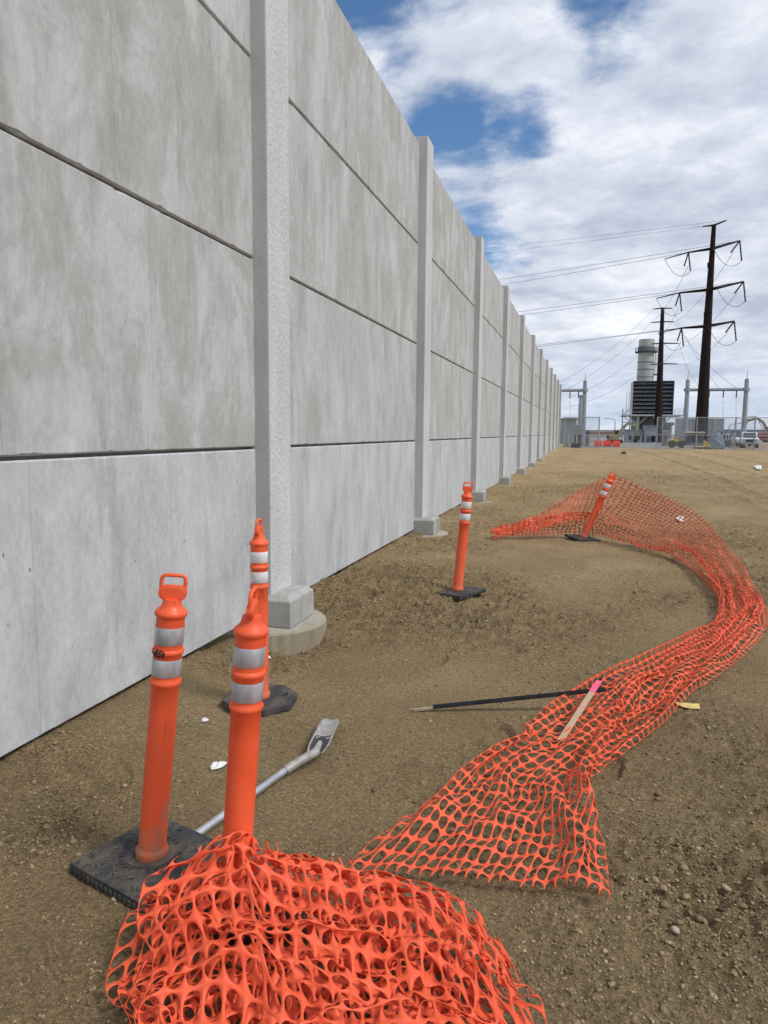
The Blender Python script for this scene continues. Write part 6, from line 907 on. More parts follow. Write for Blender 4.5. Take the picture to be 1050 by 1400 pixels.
[-1008,1339,1,19,11,-5,21,8,1,23,6,-1,26,3,-7,17,-4,-19,24,2,1,22,0,12,23,2,16,25,1,9,24,-2,-8,24,-1,-6,23,2,-4,25,1,12,21,5,8,10,12,23,18,11,7,22,6,-3,20,5,-10,20,6,-1,20,8,7,19,8,5,19,8,4,25,7,5,21,3,-20,18,-1,-4,13,9,-12,17,9,-9,30,1,10,16,-2,8,19,1,-27,24,0,-11,34,-1,6,29,-6,-9,22,-1,5,26,-26,-11,22,-1,8,28,1,-11,30,-11,4,26,-3,19,25,-1,-5,23,2,-3,22,2,2],
[-1021,1358,3,15,15,-7,17,12,-2,19,10,4,20,5,-12,23,2,-12,25,2,-1,23,2,5,19,0,17,26,1,7,27,-3,-2,26,-3,1,23,-1,-12,29,-6,-6,24,3,7,21,0,13,22,10,17,15,12,9,20,3,-3,25,7,-4,21,2,0,14,13,12,18,8,2,29,6,13,19,1,-7,17,2,-16,21,2,5,11,12,-3,22,4,8,24,6,1,17,5,-13,24,-2,-10,13,6,-27,25,-4,-12,29,-7,-2,29,-8,2,25,-7,-2,24,-3,15,29,-6,-12,33,-8,4,27,-2,-1,27,-3,5,24,-10,2],
[-1030,1370,1,17,14,8,9,18,-8,13,17,-2,17,12,-6,22,6,-7,24,4,-6,23,3,1,22,3,6,23,1,10,25,-2,9,27,-3,2,25,-2,-13,29,-11,-14,25,1,-3,16,-2,20,27,0,-4,23,3,4,22,5,1,25,9,0,18,4,7,25,12,3,19,4,15,27,-2,1,25,2,0,17,10,6,17,1,-8,16,16,9,22,5,8,22,2,1,21,6,-6,18,4,-9,23,-1,-11,8,9,-27,22,-1,-14,26,-5,2,26,-4,-5,24,-4,11,30,-8,6,30,-8,-11,31,-9,-6,30,-7,-2,29,-15,1],
[-1034,1379,-8,9,14,17,16,15,6,19,15,3,15,15,2,10,16,-6,18,13,-10,20,8,-8,21,6,0,20,3,10,25,2,4,25,-1,5,27,-2,-2,27,-14,-24,24,2,-8,25,1,6,19,-3,17,25,2,0,23,3,-9,24,5,-7,25,3,-6,25,3,2,25,3,6,23,4,15,23,0,16,22,1,-10,23,-4,-11,17,10,4,26,4,8,26,7,12,13,8,8,24,6,3,21,-4,-5,18,8,-15,12,10,-25,17,5,-12,23,-1,-6,24,-1,3,26,-8,10,30,-9,3,31,-10,-8,31,-11,-6,30,-14,-2],
[-1045,1387,-10,12,15,10,13,16,11,19,13,12,19,10,10,20,11,1,15,16,-2,8,19,-9,21,4,2,12,16,-4,26,6,2,19,7,9,14,-1,-15,40,-8,-9,22,1,-14,24,1,-1,23,0,11,22,0,11,24,3,0,20,4,-18,24,3,-12,25,3,-2,26,3,0,24,2,11,26,0,9,25,-1,8,26,0,-9,25,0,-8,17,3,19,27,1,-7,26,-6,-2,28,-3,12,22,8,5,19,8,-4,17,2,-11,19,-2,-9,18,7,-1,10,18,-6,24,0,-6,28,-10,-5,29,-8,8,32,-10,-6,29,-15,-10],
[-1058,1408,-17,21,6,-1,20,6,8,18,12,14,9,17,18,16,14,11,16,13,8,17,14,0,13,14,-10,21,-6,13,17,10,5,14,20,11,19,0,-5,18,4,-22,23,11,-16,29,3,-2,23,4,1,23,5,8,22,0,9,20,6,-14,22,5,-16,24,4,-14,26,2,0,25,3,6,24,-1,13,27,0,4,29,0,-8,26,-2,-13,26,1,2,19,-1,22,32,-6,-3,29,-11,-9,29,-2,4,19,-7,-10,19,6,-2,21,3,1,18,5,9,21,6,4,12,14,-7,25,-6,-2,22,3,-19,29,-8,-5,31,-13,2],
[-1073,1434,9,18,7,-11,16,2,-16,23,8,4,23,8,12,21,9,16,8,16,15,11,17,11,17,16,1,23,-3,8,16,7,13,19,2,13,24,13,2,11,15,-14,18,4,-6,22,17,-16,24,-5,5,19,11,4,22,11,2,24,4,-3,19,8,-17,21,6,-17,23,6,-12,25,4,1,21,-2,15,26,2,3,27,0,-11,23,0,-18,30,0,-5,30,-1,6,32,-10,23,28,-11,-14,29,-11,-11,28,-9,-3,25,-5,-8,24,-2,5,16,6,16,16,3,16,21,-1,2,13,14,-13,23,5,-10,27,-3,-6,28,-5,-9],
[-1110,1464,6,16,3,-15,24,6,4,26,10,-3,18,-5,18,26,10,4,24,10,-10,22,5,10,18,14,5,22,8,15,15,14,15,15,1,29,20,7,10,26,2,-6,20,12,-6,14,17,-11,19,10,-13,18,7,16,22,11,3,19,12,-7,20,10,-10,23,7,-15,23,5,-11,23,9,-7,23,7,2,15,-4,19,22,3,-15,23,-3,-17,24,8,-16,25,-4,2,37,-9,-7,36,-9,0,29,-10,10,37,-15,-13,26,-11,-9,28,-4,0,26,-6,12,21,-3,16,10,0,19,20,5,-3,17,9,-12,24,4,-3,24,0,-6],
[-1148,1494,4,20,-1,-15,18,10,-1,31,9,8,24,0,-1,23,4,15,25,5,11,23,7,-2,21,14,4,20,9,7,28,0,20,24,8,16,23,6,18,25,-3,1,20,12,-3,14,15,-15,18,14,-12,20,5,11,22,13,10,26,3,4,25,3,-8,23,9,-13,22,9,-10,24,3,-5,19,17,2,16,17,-1,21,-7,11,25,-2,-13,16,11,-21,18,9,-15,29,-5,3,31,-9,-5,36,-14,-12,34,-8,-9,30,-15,-13,31,-7,1,24,-7,14,28,-15,15,16,-6,21,19,2,4,19,6,-6,17,5,-12,20,4,-6],
[-1177,1523,1,20,8,-8,27,8,-13,23,6,-2,25,0,2,25,6,10,23,3,15,26,10,7,23,10,5,28,5,-3,27,2,15,30,4,12,18,5,26,34,-6,6,20,9,9,17,14,-9,24,11,-6,20,0,-14,24,7,6,21,13,10,24,6,4,23,9,-10,22,7,-11,21,6,-12,16,15,13,22,11,8,23,2,-8,22,2,-12,27,2,3,22,6,-9,8,18,-12,22,-4,-14,34,-11,3,40,-11,-17,27,-16,-20,29,-12,-4,34,-14,12,28,-1,6,22,-18,30,20,-8,4,17,4,-3,19,4,-9,12,2,-16],
[-1189,1541,-17,12,16,13,25,6,5,24,10,-2,24,0,-8,23,8,13,23,11,11,25,8,-8,24,12,8,27,7,2,33,0,0,26,0,15,15,6,21,38,-13,16,25,7,-3,22,5,-15,24,8,-8,20,15,8,26,7,3,27,5,-5,22,9,9,25,5,-12,23,5,-13,24,1,-11,23,10,10,16,16,14,24,7,2,26,2,-5,24,-3,-11,18,12,7,23,2,3,17,7,-6,11,12,-23,35,-15,3,33,-16,-9,34,-7,-18,29,-8,-9,30,-14,12,28,-21,14,26,-12,10,14,-11,-13,16,7,-2,16,4,-10],
[-1197,1555,-19,19,18,-1,14,13,20,21,13,-8,21,10,11,23,12,8,23,9,10,26,8,1,19,12,-17,28,4,-1,23,-2,19,26,4,14,25,5,16,37,-14,3,26,7,-4,24,6,-13,23,7,-12,25,9,-4,25,10,6,23,9,12,26,6,-4,25,4,-12,24,1,-16,25,1,-10,28,1,2,28,-1,11,26,2,7,25,7,1,24,10,0,18,12,10,20,5,10,18,8,16,8,14,-24,25,-2,-16,34,-11,-2,24,-9,-22,32,-11,1,31,-14,11,31,-23,12,24,-22,-14,22,-15,-10,18,-5,-7,10,12,6],
[-1204,1570,-15,21,14,11,16,19,-4,21,17,4,22,14,7,17,20,12,22,10,7,22,6,14,19,13,-15,23,8,-13,26,1,8,20,3,19,28,4,-4,32,-13,17,25,6,-8,26,10,-4,25,8,-8,21,7,-15,25,9,3,23,10,11,24,2,-12,25,3,-12,28,6,-9,29,4,-6,28,0,7,29,-2,9,30,-2,3,28,0,-3,27,8,7,27,2,-2,23,-2,16,-2,2,30,28,13,5,26,12,-26,23,2,-12,25,-14,-6,25,-1,-18,27,-16,16,31,-26,-10,32,-22,-9,26,-20,-10,22,-11,-6,19,-4,-2],
[-1194,1576,-24,6,22,17,18,14,13,27,19,11,25,9,19,12,19,6,17,15,3,15,22,-8,22,14,-4,19,11,-14,25,7,0,25,6,6,14,-3,23,29,-11,-15,25,9,-4,26,9,-6,24,10,-5,25,11,-3,23,10,0,25,10,2,26,5,1,27,-2,8,23,9,-17,28,5,-11,29,2,-3,30,-3,5,29,-3,8,31,-2,-8,29,-1,-12,31,1,1,33,-8,14,4,0,44,20,3,14,25,-1,-3,28,4,-7,13,8,-26,24,4,-14,26,-18,-13,37,-19,-1,33,-26,-11,31,-22,-5,27,-16,-3,21,-8,-1],
[-1198,1593,-24,24,13,6,11,21,15,21,14,10,11,11,30,18,20,18,16,17,-3,21,23,-4,17,16,-13,22,10,-3,23,7,8,23,5,11,22,11,10,19,-17,0,24,8,-2,25,11,-7,25,9,-4,25,11,0,24,-2,6,27,9,2,25,8,0,18,16,-7,23,11,-15,30,1,-2,23,9,-13,29,3,-4,29,-1,-5,31,-3,5,23,-4,-26,33,-1,-9,36,-16,-1,37,-16,25,11,0,37,23,0,5,23,6,8,23,1,-6,22,8,-6,22,-3,-25,28,-13,-28,38,-23,1,34,-25,-4,31,-21,-4,25,-14,-4],
[-1185,1608,-31,9,18,18,26,11,-1,21,15,13,8,15,30,16,14,14,6,28,1,16,20,3,25,13,0,20,-1,4,24,1,9,23,6,12,25,7,8,20,4,1,21,-1,6,22,12,-5,25,7,-4,25,12,-1,24,-1,8,22,11,1,25,12,-1,24,7,-2,13,18,-19,24,13,-9,26,8,-6,23,5,0,38,0,-1,17,12,-21,30,-6,-8,20,0,-30,37,-11,-11,49,-23,4,21,-9,41,29,-9,18,22,3,8,23,5,2,21,7,-4,22,4,-6,29,-5,-30,31,-22,-27,38,-27,7,34,-25,-3,30,-19,-6],
[-1195,1630,-20,21,14,-11,24,12,4,7,12,26,30,5,12,8,23,17,22,12,2,7,26,-2,20,16,2,23,6,14,19,3,16,21,5,14,24,3,14,18,-10,10,24,11,-1,26,9,-2,23,11,-7,23,-2,8,25,9,4,24,13,2,16,15,-9,24,4,3,24,9,-5,18,9,-8,27,11,-12,20,10,6,22,10,-1,24,13,-10,21,9,-24,23,7,-24,33,-7,-26,46,-17,-12,46,-23,9,24,-19,24,28,0,30,19,0,7,23,6,5,18,10,-8,31,-6,-12,20,-13,-39,42,-21,-1,39,-28,-10,35,-23,-4],
[-1208,1661,-21,23,13,-10,25,11,4,22,10,15,8,1,29,23,14,-11,23,11,0,21,15,0,20,15,3,21,8,14,18,5,20,20,6,18,23,4,14,11,1,26,23,11,-2,27,8,-2,22,5,3,23,3,-11,22,10,12,19,9,2,23,18,3,27,7,-8,18,4,-12,26,10,-15,19,13,12,19,9,1,21,10,-9,19,12,6,15,13,-15,21,11,-22,26,0,-26,32,-20,-26,48,-14,3,50,-13,-2,35,-27,18,18,0,25,21,5,19,27,1,7,17,7,-16,28,-8,-28,31,-16,-31,43,-24,2,40,-25,-8],
[-1206,1685,7,6,17,-20,21,14,-10,23,10,12,10,2,27,24,10,8,19,14,-10,21,14,-1,19,15,-1,25,8,6,26,3,12,25,4,14,21,4,15,22,-17,12,24,5,7,23,8,-9,12,17,11,18,8,5,21,9,3,28,4,-11,18,9,-2,27,18,-3,22,5,-8,20,9,-1,28,5,-4,17,8,5,14,16,19,21,13,4,23,8,-6,17,14,-15,20,11,-24,22,-8,-32,37,-11,-19,47,-24,6,48,-14,3,38,-8,7,26,-12,22,20,2,29,23,4,-1,20,5,-25,25,-14,-37,39,-20,2,42,-28,-13],
[-1221,1715,29,17,16,-13,0,13,-22,22,12,7,22,12,13,15,5,20,18,13,-11,19,13,5,17,16,-6,23,9,6,29,1,14,24,1,12,22,6,11,32,-23,9,23,11,-2,23,9,6,13,12,-18,22,9,1,21,11,4,22,11,5,23,9,6,22,12,-5,19,10,-14,28,4,-11,21,3,-1,25,6,16,24,-6,-9,21,14,14,21,14,4,19,16,6,16,-6,-12,19,12,-27,27,-3,-23,39,-9,-21,45,-18,-5,47,-17,10,36,-16,12,26,-11,27,23,7,24,23,3,-14,16,0,-32,26,-18,-28,47,-26,7],
[-1238,1746,44,17,16,-9,-8,11,-20,20,14,0,19,12,14,18,10,15,22,11,3,14,17,-11,18,19,-2,21,4,11,25,6,13,26,-3,15,21,1,10,40,-18,6,23,10,4,19,9,-19,18,17,5,23,12,5,19,10,-2,15,7,-1,19,9,-2,17,8,-13,21,7,-16,24,5,-18,30,-2,-5,22,12,13,30,-6,1,29,-5,-6,30,1,4,26,10,5,19,15,15,19,-6,-4,27,1,-10,11,10,-30,40,-11,-18,47,-15,10,43,-22,-11,36,-14,17,37,-3,35,24,3,4,23,4,-19,7,-10,-40,43,-22,2],
[-1256,1774,55,15,17,-10,11,17,-15,2,17,-15,19,12,4,23,12,18,20,13,8,11,5,21,11,20,-11,20,0,12,19,3,3,27,2,17,26,10,17,38,-13,-9,18,13,3,15,0,-17,26,7,5,14,11,1,19,18,3,15,12,-1,18,12,3,20,9,-7,25,7,-12,16,3,-22,20,-3,-20,29,1,-12,28,-2,1,27,-5,15,30,-9,-11,27,1,19,39,-1,-1,38,7,2,25,-2,14,8,11,-20,22,5,-25,42,-11,-18,48,-16,-7,40,-26,3,48,-16,33,30,2,22,28,8,-9,3,-2,-33,31,-19,-17],
[-1272,1783,36,17,11,-11,2,22,13,22,16,3,17,15,18,18,11,12,14,22,-2,11,20,7,18,14,6,14,-10,16,20,6,9,21,11,6,8,5,-21,42,-8,7,16,8,-5,21,7,7,22,17,-1,15,12,-4,13,9,-10,16,13,5,17,11,5,20,9,-1,21,8,-8,26,6,-9,16,-1,-25,19,-1,-22,27,-1,-10,29,-4,0,27,-9,10,28,-8,-14,46,-9,12,48,-8,22,40,0,10,33,3,-4,8,19,-16,20,4,-32,42,-13,-21,44,-23,-7,52,-32,16,47,-12,24,21,3,2,26,7,-11,1,-10,-30],
[-1279,1795,24,19,19,-2,19,21,8,10,16,21,8,9,25,19,14,16,22,10,7,15,18,10,8,20,-8,20,5,7,16,3,-13,9,11,18,15,8,-15,23,-5,-17,19,11,-1,19,8,-3,20,8,-2,18,12,4,12,9,14,17,12,2,16,11,1,17,11,3,20,9,-1,20,6,-12,26,6,-9,18,1,-20,22,3,-18,20,-14,10,24,3,-12,30,-10,6,38,-13,-29,59,-21,10,49,-10,19,40,-2,7,30,12,11,18,21,-23,22,5,-35,42,-18,-20,51,-38,-2,52,-25,26,38,-2,15,21,2,-13,21,-3,-19],
[-1280,1812,23,15,15,10,16,17,5,14,25,15,9,7,23,16,14,21,18,6,12,14,15,8,16,16,-1,18,13,-9,12,2,-16,13,13,17,22,4,2,19,-21,-4,23,9,-3,16,16,-3,13,15,-7,11,15,-14,18,8,5,19,7,-2,12,15,6,15,11,5,16,10,5,22,9,-2,19,7,-9,13,2,-21,21,5,-13,17,-8,12,22,5,-3,19,-12,4,34,-6,-27,56,-18,-26,59,-23,2,50,-12,16,36,4,27,31,11,4,23,20,-21,31,8,-45,46,-34,-18,54,-36,11,50,-17,17,31,4,7,16,-3,-22],
[-1268,1821,18,10,22,7,6,17,15,5,14,24,23,14,5,21,4,13,11,16,13,6,10,8,19,15,-6,17,12,-5,13,13,9,16,1,-14,16,14,7,23,-16,7,16,2,-3,14,15,3,17,16,-4,21,17,-7,15,8,-17,19,11,0,19,7,-3,17,9,5,11,13,6,14,12,4,20,3,-8,18,5,-5,16,6,-13,11,-10,13,18,-1,4,12,-7,9,22,2,-15,39,-6,-39,59,-19,-21,58,-23,-2,49,-11,24,37,8,31,32,4,5,31,10,-20,42,9,-65,46,-39,-6,54,-27,19,44,-7,12,25,-2,-9],
[-1263,1837,12,18,15,7,3,18,13,4,15,18,3,21,16,16,5,20,14,18,11,23,24,-11,12,11,5,18,15,-2,17,5,-9,18,8,6,15,1,-18,18,-25,18,20,5,-7,19,10,-5,17,21,-6,15,22,-5,14,20,-6,15,13,-2,18,8,0,19,6,-1,19,5,0,16,6,2,18,6,3,17,6,2,15,1,7,7,-11,11,16,-2,14,17,-5,5,20,-13,-7,18,9,-23,31,-3,-41,58,-19,-23,58,-22,2,46,-11,29,42,3,20,27,6,12,30,19,-43,64,-11,-43,51,-41,-5,47,-31,14,34,-6,-1],
[-1266,1856,13,19,18,1,15,15,4,7,15,10,8,21,21,-10,11,29,23,23,5,13,22,-1,14,22,-8,16,13,-5,18,8,-5,21,3,1,14,4,19,25,-27,-7,21,6,5,17,15,-3,12,22,-3,15,22,-2,15,18,3,16,12,2,18,7,-1,17,4,2,18,4,1,17,1,5,18,0,4,17,3,4,18,6,-1,17,-11,-6,11,-8,14,16,-10,7,17,-16,4,16,-9,-14,24,5,-30,26,9,-38,51,-17,-29,56,-20,7,44,-12,35,41,3,24,41,1,-8,36,18,-46,70,-25,-32,51,-40,0,41,-18,14],
[-1278,1836,21,21,30,2,18,41,14,6,33,27,10,38,21,29,26,18,35,20,15,27,12,6,18,25,-3,22,12,-9,19,9,-5,19,10,-5,22,2,-4,4,-47,26,16,15,-4,18,9,-2,20,6,-4,19,6,-4,19,4,-4,19,1,-4,17,-9,-7,19,-6,-8,21,0,0,14,-14,16,20,0,-1,16,1,0,14,4,-14,20,-2,-1,15,6,-16,8,9,-6,30,12,-14,28,14,-4,40,-9,-7,33,-10,4,40,-8,2,36,21,-3,40,-8,-21,44,-10,-16,68,-11,1,68,0,-24,68,-22,-12,49,-24,1,30,-34,2],
[-1285,1820,42,16,28,4,39,17,-9,15,40,14,-4,39,24,14,27,31,27,33,18,30,18,14,26,16,4,23,3,-9,21,2,-8,14,15,7,19,4,-4,16,-32,26,15,4,-16,20,11,-2,18,2,-13,21,5,-6,20,7,5,20,-3,-8,23,-3,1,19,-7,-9,24,-4,-5,22,-3,-18,19,3,-6,21,8,-3,19,5,-7,22,7,3,14,4,-7,16,8,11,20,8,-6,46,-5,-7,32,2,3,34,13,6,39,-17,-4,34,1,-31,47,0,-7,46,4,-5,65,-4,-11,58,-31,-22,59,-12,3,34,-31,-1,32,-27,3],
[-1291,1813,58,16,16,10,23,7,-20,30,28,-2,14,39,21,8,36,9,19,35,36,26,24,18,27,17,22,24,10,6,23,2,-3,16,-5,-13,15,13,11,17,-24,-15,24,3,9,21,9,-1,21,9,-4,18,-6,-13,23,6,3,25,2,4,17,-6,-10,25,2,-1,24,2,-8,28,8,-11,27,5,-9,18,7,-1,25,-5,-13,22,2,-10,13,13,5,19,-2,-8,29,8,-1,35,15,14,39,2,-1,39,4,-7,37,-6,-18,37,-13,-13,43,-9,-9,45,10,-1,54,-23,-31,61,-11,3,29,-33,-9,35,-22,2,32,-27,-6],
[-1297,1811,72,24,1,6,21,-3,-13,28,17,-6,22,38,4,15,45,14,13,32,34,21,28,22,22,22,18,22,11,14,24,8,9,22,7,-5,10,-10,-20,38,-4,3,16,-4,-20,22,8,2,23,3,4,21,7,14,21,-7,-10,27,8,8,26,2,-11,26,-7,-11,29,12,-8,26,12,-5,26,3,-9,25,3,-15,22,13,5,22,-11,-9,17,16,7,20,-4,-8,26,17,4,39,2,-1,40,2,-7,36,-7,-16,41,4,-3,33,-18,-8,46,12,-7,36,-23,-21,56,-18,-25,35,-19,4,34,-18,4,25,-28,-18,35,-24,-2],
[-1289,1798,68,18,0,19,24,-5,-7,26,5,-5,15,32,10,21,39,-5,19,38,17,21,30,28,21,26,25,23,15,15,23,10,8,17,7,-12,20,5,5,38,-16,-31,23,2,9,22,2,-9,20,1,16,30,15,14,21,-1,-3,27,2,-5,28,6,-11,33,10,-6,26,7,-12,27,5,-12,24,-8,-16,25,6,-9,21,8,15,22,9,6,22,10,-4,19,10,-1,32,5,-6,34,-11,-22,39,-2,-10,36,0,-4,42,2,9,43,-2,-10,39,-3,-17,37,-14,-26,36,-17,4,28,-26,1,29,-23,-1,26,-30,-22,26,-24,-16],
[-1268,1792,69,6,-13,21,20,8,10,23,4,3,28,7,-7,15,31,-14,21,38,6,14,31,31,24,32,20,24,19,16,24,12,8,23,11,-3,13,12,-12,45,-22,-19,24,8,1,15,-4,21,26,0,3,31,1,7,29,15,-5,28,3,-6,31,10,-20,25,6,-17,34,7,3,27,9,-1,29,5,-3,23,-2,-15,22,6,11,23,11,0,22,13,-5,21,5,-15,34,5,10,38,1,-8,39,-5,-11,34,-5,-5,38,2,-1,37,-9,-19,25,-4,-22,34,-5,5,23,-29,-4,29,-26,-6,32,-22,-10,39,-15,-3,22,-28,-17],
[-1255,1772,69,16,-1,20,17,-2,19,15,10,11,23,4,6,10,16,-26,23,30,-14,17,31,26,23,38,5,25,18,20,26,14,10,18,20,-11,23,14,-6,43,-30,7,26,12,7,27,4,1,17,16,-15,31,2,-3,34,-2,7,32,3,-7,24,9,-17,31,5,-2,31,5,-6,26,6,-7,29,-3,22,27,15,-8,28,5,-7,21,11,-12,25,15,-7,18,4,0,36,1,-11,36,2,12,44,-8,-1,28,2,-11,23,5,-22,32,-13,-2,27,-11,-1,27,-1,8,33,-21,-1,33,-21,-13,27,-25,-15,30,-21,-6,21,-34,-12],
[-1231,1773,65,16,3,20,18,-12,18,9,-5,19,22,5,0,4,10,-26,16,20,-11,22,29,14,20,38,-3,25,18,24,25,22,0,27,18,2,23,15,10,47,-28,-7,26,11,8,20,14,-17,29,6,9,30,6,-11,30,6,-10,32,5,-4,31,2,9,28,5,-14,30,4,6,27,6,-10,29,3,6,27,9,-8,24,13,-13,28,8,-2,26,9,9,26,12,0,26,3,-18,32,-4,10,24,10,-16,30,-4,-10,29,-4,-10,31,-13,9,26,-1,10,26,-12,-17,31,-21,9,29,-22,-18,34,-25,-5,32,-20,-29,17,-34,-12],
[-1221,1749,69,18,3,18,21,3,3,8,-11,26,25,2,0,6,0,-23,13,21,-10,18,27,-1,20,31,2,25,26,9,27,13,19,26,19,11,26,18,7,46,-31,-4,24,16,-13,29,10,4,30,8,2,30,8,-7,26,7,-16,29,4,6,30,4,2,28,6,-4,23,7,-18,29,0,3,22,12,-16,30,2,-7,33,9,11,25,11,3,25,13,-1,23,17,-8,31,2,0,27,7,-15,30,-2,2,23,-4,-22,27,-6,4,30,-4,11,30,-3,12,29,-11,-5,29,-22,-21,24,-28,-3,30,-16,-19,30,-9,-21,40,-32,-11],
[-1207,1725,65,22,15,7,12,-12,18,19,11,0,15,-8,18,14,6,-14,16,8,-11,16,21,4,18,26,-7,24,24,3,27,20,8,26,18,13,24,11,20,46,-23,-25,29,7,13,29,11,-2,29,10,2,28,9,-6,25,9,-15,28,7,-7,28,1,8,31,6,-4,26,4,-20,26,8,-8,20,12,-14,26,9,-5,30,5,4,29,6,14,22,18,-8,25,16,-3,30,4,-1,29,-2,9,23,1,-22,29,-6,-10,27,-1,2,24,1,30,35,-8,-5,27,-9,-23,20,-24,-13,34,-20,1,37,-15,-23,37,6,-24,43,-24,11],
[-1191,1706,49,22,20,7,12,-12,22,22,12,5,16,-9,18,17,13,4,17,2,-10,15,9,-7,14,23,7,24,18,-11,20,17,17,28,17,5,24,18,-6,46,-28,-9,31,17,-3,32,8,-9,27,8,18,28,4,-9,18,4,-10,36,14,-2,25,1,2,24,11,-12,30,5,-11,19,8,-15,27,9,3,31,3,-1,27,10,-2,27,9,0,25,14,6,19,17,13,29,2,-6,18,6,-25,30,-9,-3,30,-2,4,29,1,12,31,4,0,31,-7,-4,17,-3,-29,34,-11,-15,38,-4,-7,37,-23,-13,41,-22,-5,41,-11,1],
[-1176,1683,34,23,23,8,19,9,24,15,-7,25,21,13,4,11,-11,17,17,9,2,16,2,-7,17,14,-7,18,21,6,21,11,-16,26,15,2,28,17,-10,42,-23,-10,30,15,-6,27,11,-1,26,11,2,29,5,2,28,6,-1,33,3,9,27,5,-13,27,5,3,23,4,-21,21,9,-6,31,8,10,25,7,7,27,7,-6,25,13,8,26,11,-2,13,19,-17,27,8,-13,31,-2,-6,21,-7,20,31,-5,0,26,4,-7,37,-3,-7,29,1,-14,24,3,-17,38,-9,5,30,-11,-19,35,-19,-13,41,-19,-1,41,-6,21],
[-1161,1657,19,22,23,12,22,21,20,15,-6,32,25,17,4,11,-12,21,11,2,19,17,7,-3,14,10,-2,25,12,-7,21,7,-19,22,13,-14,33,14,-2,43,-23,-12,24,12,4,26,10,-6,24,13,14,27,4,1,29,3,-2,31,5,-6,30,6,-6,28,7,-9,27,7,-9,25,5,-13,26,7,9,20,7,18,27,9,4,24,11,-12,13,16,-22,25,15,-8,28,6,-3,30,0,2,26,-7,15,26,1,1,31,-2,-18,23,6,-19,37,-1,1,28,5,8,34,-10,-17,34,-14,-19,39,-13,-2,40,-11,14,39,-11,-1],
[-1156,1620,21,24,28,1,26,24,11,24,22,30,16,-3,30,23,11,13,9,-8,18,18,5,15,9,8,-1,24,2,-18,26,6,-15,22,8,-13,25,7,-15,43,-14,14,26,5,-8,27,11,0,25,12,6,22,1,-20,27,8,-12,30,7,-7,29,5,-5,29,4,-4,29,2,-2,25,7,11,21,9,16,28,5,3,17,12,-20,23,12,-17,21,14,-16,29,11,-7,23,7,16,30,0,4,29,-5,8,30,-3,-11,28,1,-13,32,13,-12,24,-1,22,32,1,-12,34,-10,-17,33,-13,-20,42,-9,-3,34,-11,13,36,-12,0],
[-1146,1588,17,24,25,0,26,28,17,25,23,21,24,20,18,16,-2,29,22,5,22,11,-2,13,17,8,-1,21,7,1,24,6,-13,18,-6,-17,24,9,-8,43,-14,17,23,15,1,27,2,-6,28,2,-10,26,6,-16,22,1,-22,28,5,-10,29,4,-2,28,3,0,28,4,7,23,10,14,28,8,1,13,8,-26,24,9,-16,26,10,-13,22,13,0,28,12,-6,28,0,14,26,9,14,34,-8,-15,21,8,-19,35,-9,-3,23,9,19,29,4,-14,33,1,-4,36,-10,-15,33,-11,-13,36,-9,6,35,-11,1,35,-11,-5],
[-1139,1556,14,27,23,3,26,26,10,25,27,13,24,24,17,24,19,19,18,8,24,11,-11,25,19,8,3,23,7,0,19,3,13,24,-3,-18,21,6,3,44,-11,16,16,-2,-21,22,2,-20,26,4,-16,28,4,-12,29,0,-6,29,5,0,28,3,2,26,8,9,26,11,9,30,1,-5,17,7,-26,26,9,-9,26,10,-3,32,16,-2,13,11,1,21,10,-1,24,1,2,40,-4,-5,25,0,-20,29,5,-6,29,0,15,21,0,-23,32,3,1,34,1,-9,33,-10,-9,34,-6,2,34,-12,-6,32,-9,-12,32,-12,6],
[-1132,1529,13,22,17,13,28,22,5,28,27,2,26,29,4,26,24,17,21,17,24,18,6,23,15,-7,26,22,7,2,18,-3,19,25,0,4,23,2,-18,39,-7,13,18,-2,-26,26,4,-11,21,-3,-21,29,4,-3,26,8,9,28,8,6,27,-2,-5,30,2,-5,30,10,1,18,-2,-24,28,7,-6,27,10,-9,31,5,3,20,16,8,21,13,-14,22,9,-13,32,4,-9,29,-1,-6,31,-1,3,28,9,13,26,-10,-10,14,0,-28,33,4,1,32,1,5,32,-9,-7,30,-10,-16,31,-9,-10,32,-10,0,32,-10,0],
[-1128,1509,24,21,11,13,26,16,6,27,24,5,28,25,-12,29,26,7,26,24,19,23,18,25,19,10,30,16,-11,21,20,-2,12,24,3,2,27,0,-6,39,-3,-8,23,5,-13,14,-11,-21,28,1,-7,23,9,13,29,-9,-3,22,10,1,33,7,8,30,5,-1,21,-1,-25,35,9,-4,20,3,-5,29,5,-3,29,12,1,27,9,-9,10,8,-28,29,11,-3,29,5,-4,31,3,11,24,1,8,30,-2,-8,12,-10,-26,26,1,-20,31,3,-5,31,2,-1,30,-12,-5,30,-8,-13,31,-8,-5,31,-8,-3,29,-11,6],
[-1123,1496,36,25,3,-2,24,10,1,24,17,16,25,21,-15,30,25,5,28,26,12,14,21,33,31,22,10,26,7,22,19,-3,19,26,2,-1,25,-10,10,30,7,-30,22,-10,7,24,1,-8,29,6,1,28,-3,1,21,4,12,30,-1,-7,27,1,-16,28,3,10,27,6,-5,29,4,-10,27,4,-3,26,7,-9,26,10,-13,21,7,-23,18,10,-14,21,7,19,31,8,2,28,-3,5,31,-1,2,31,0,-16,10,-7,-26,23,-1,-20,27,-1,-13,29,-3,-3,28,-8,-11,31,-6,-6,30,-6,-5,30,-7,-1,29,-8,-1],
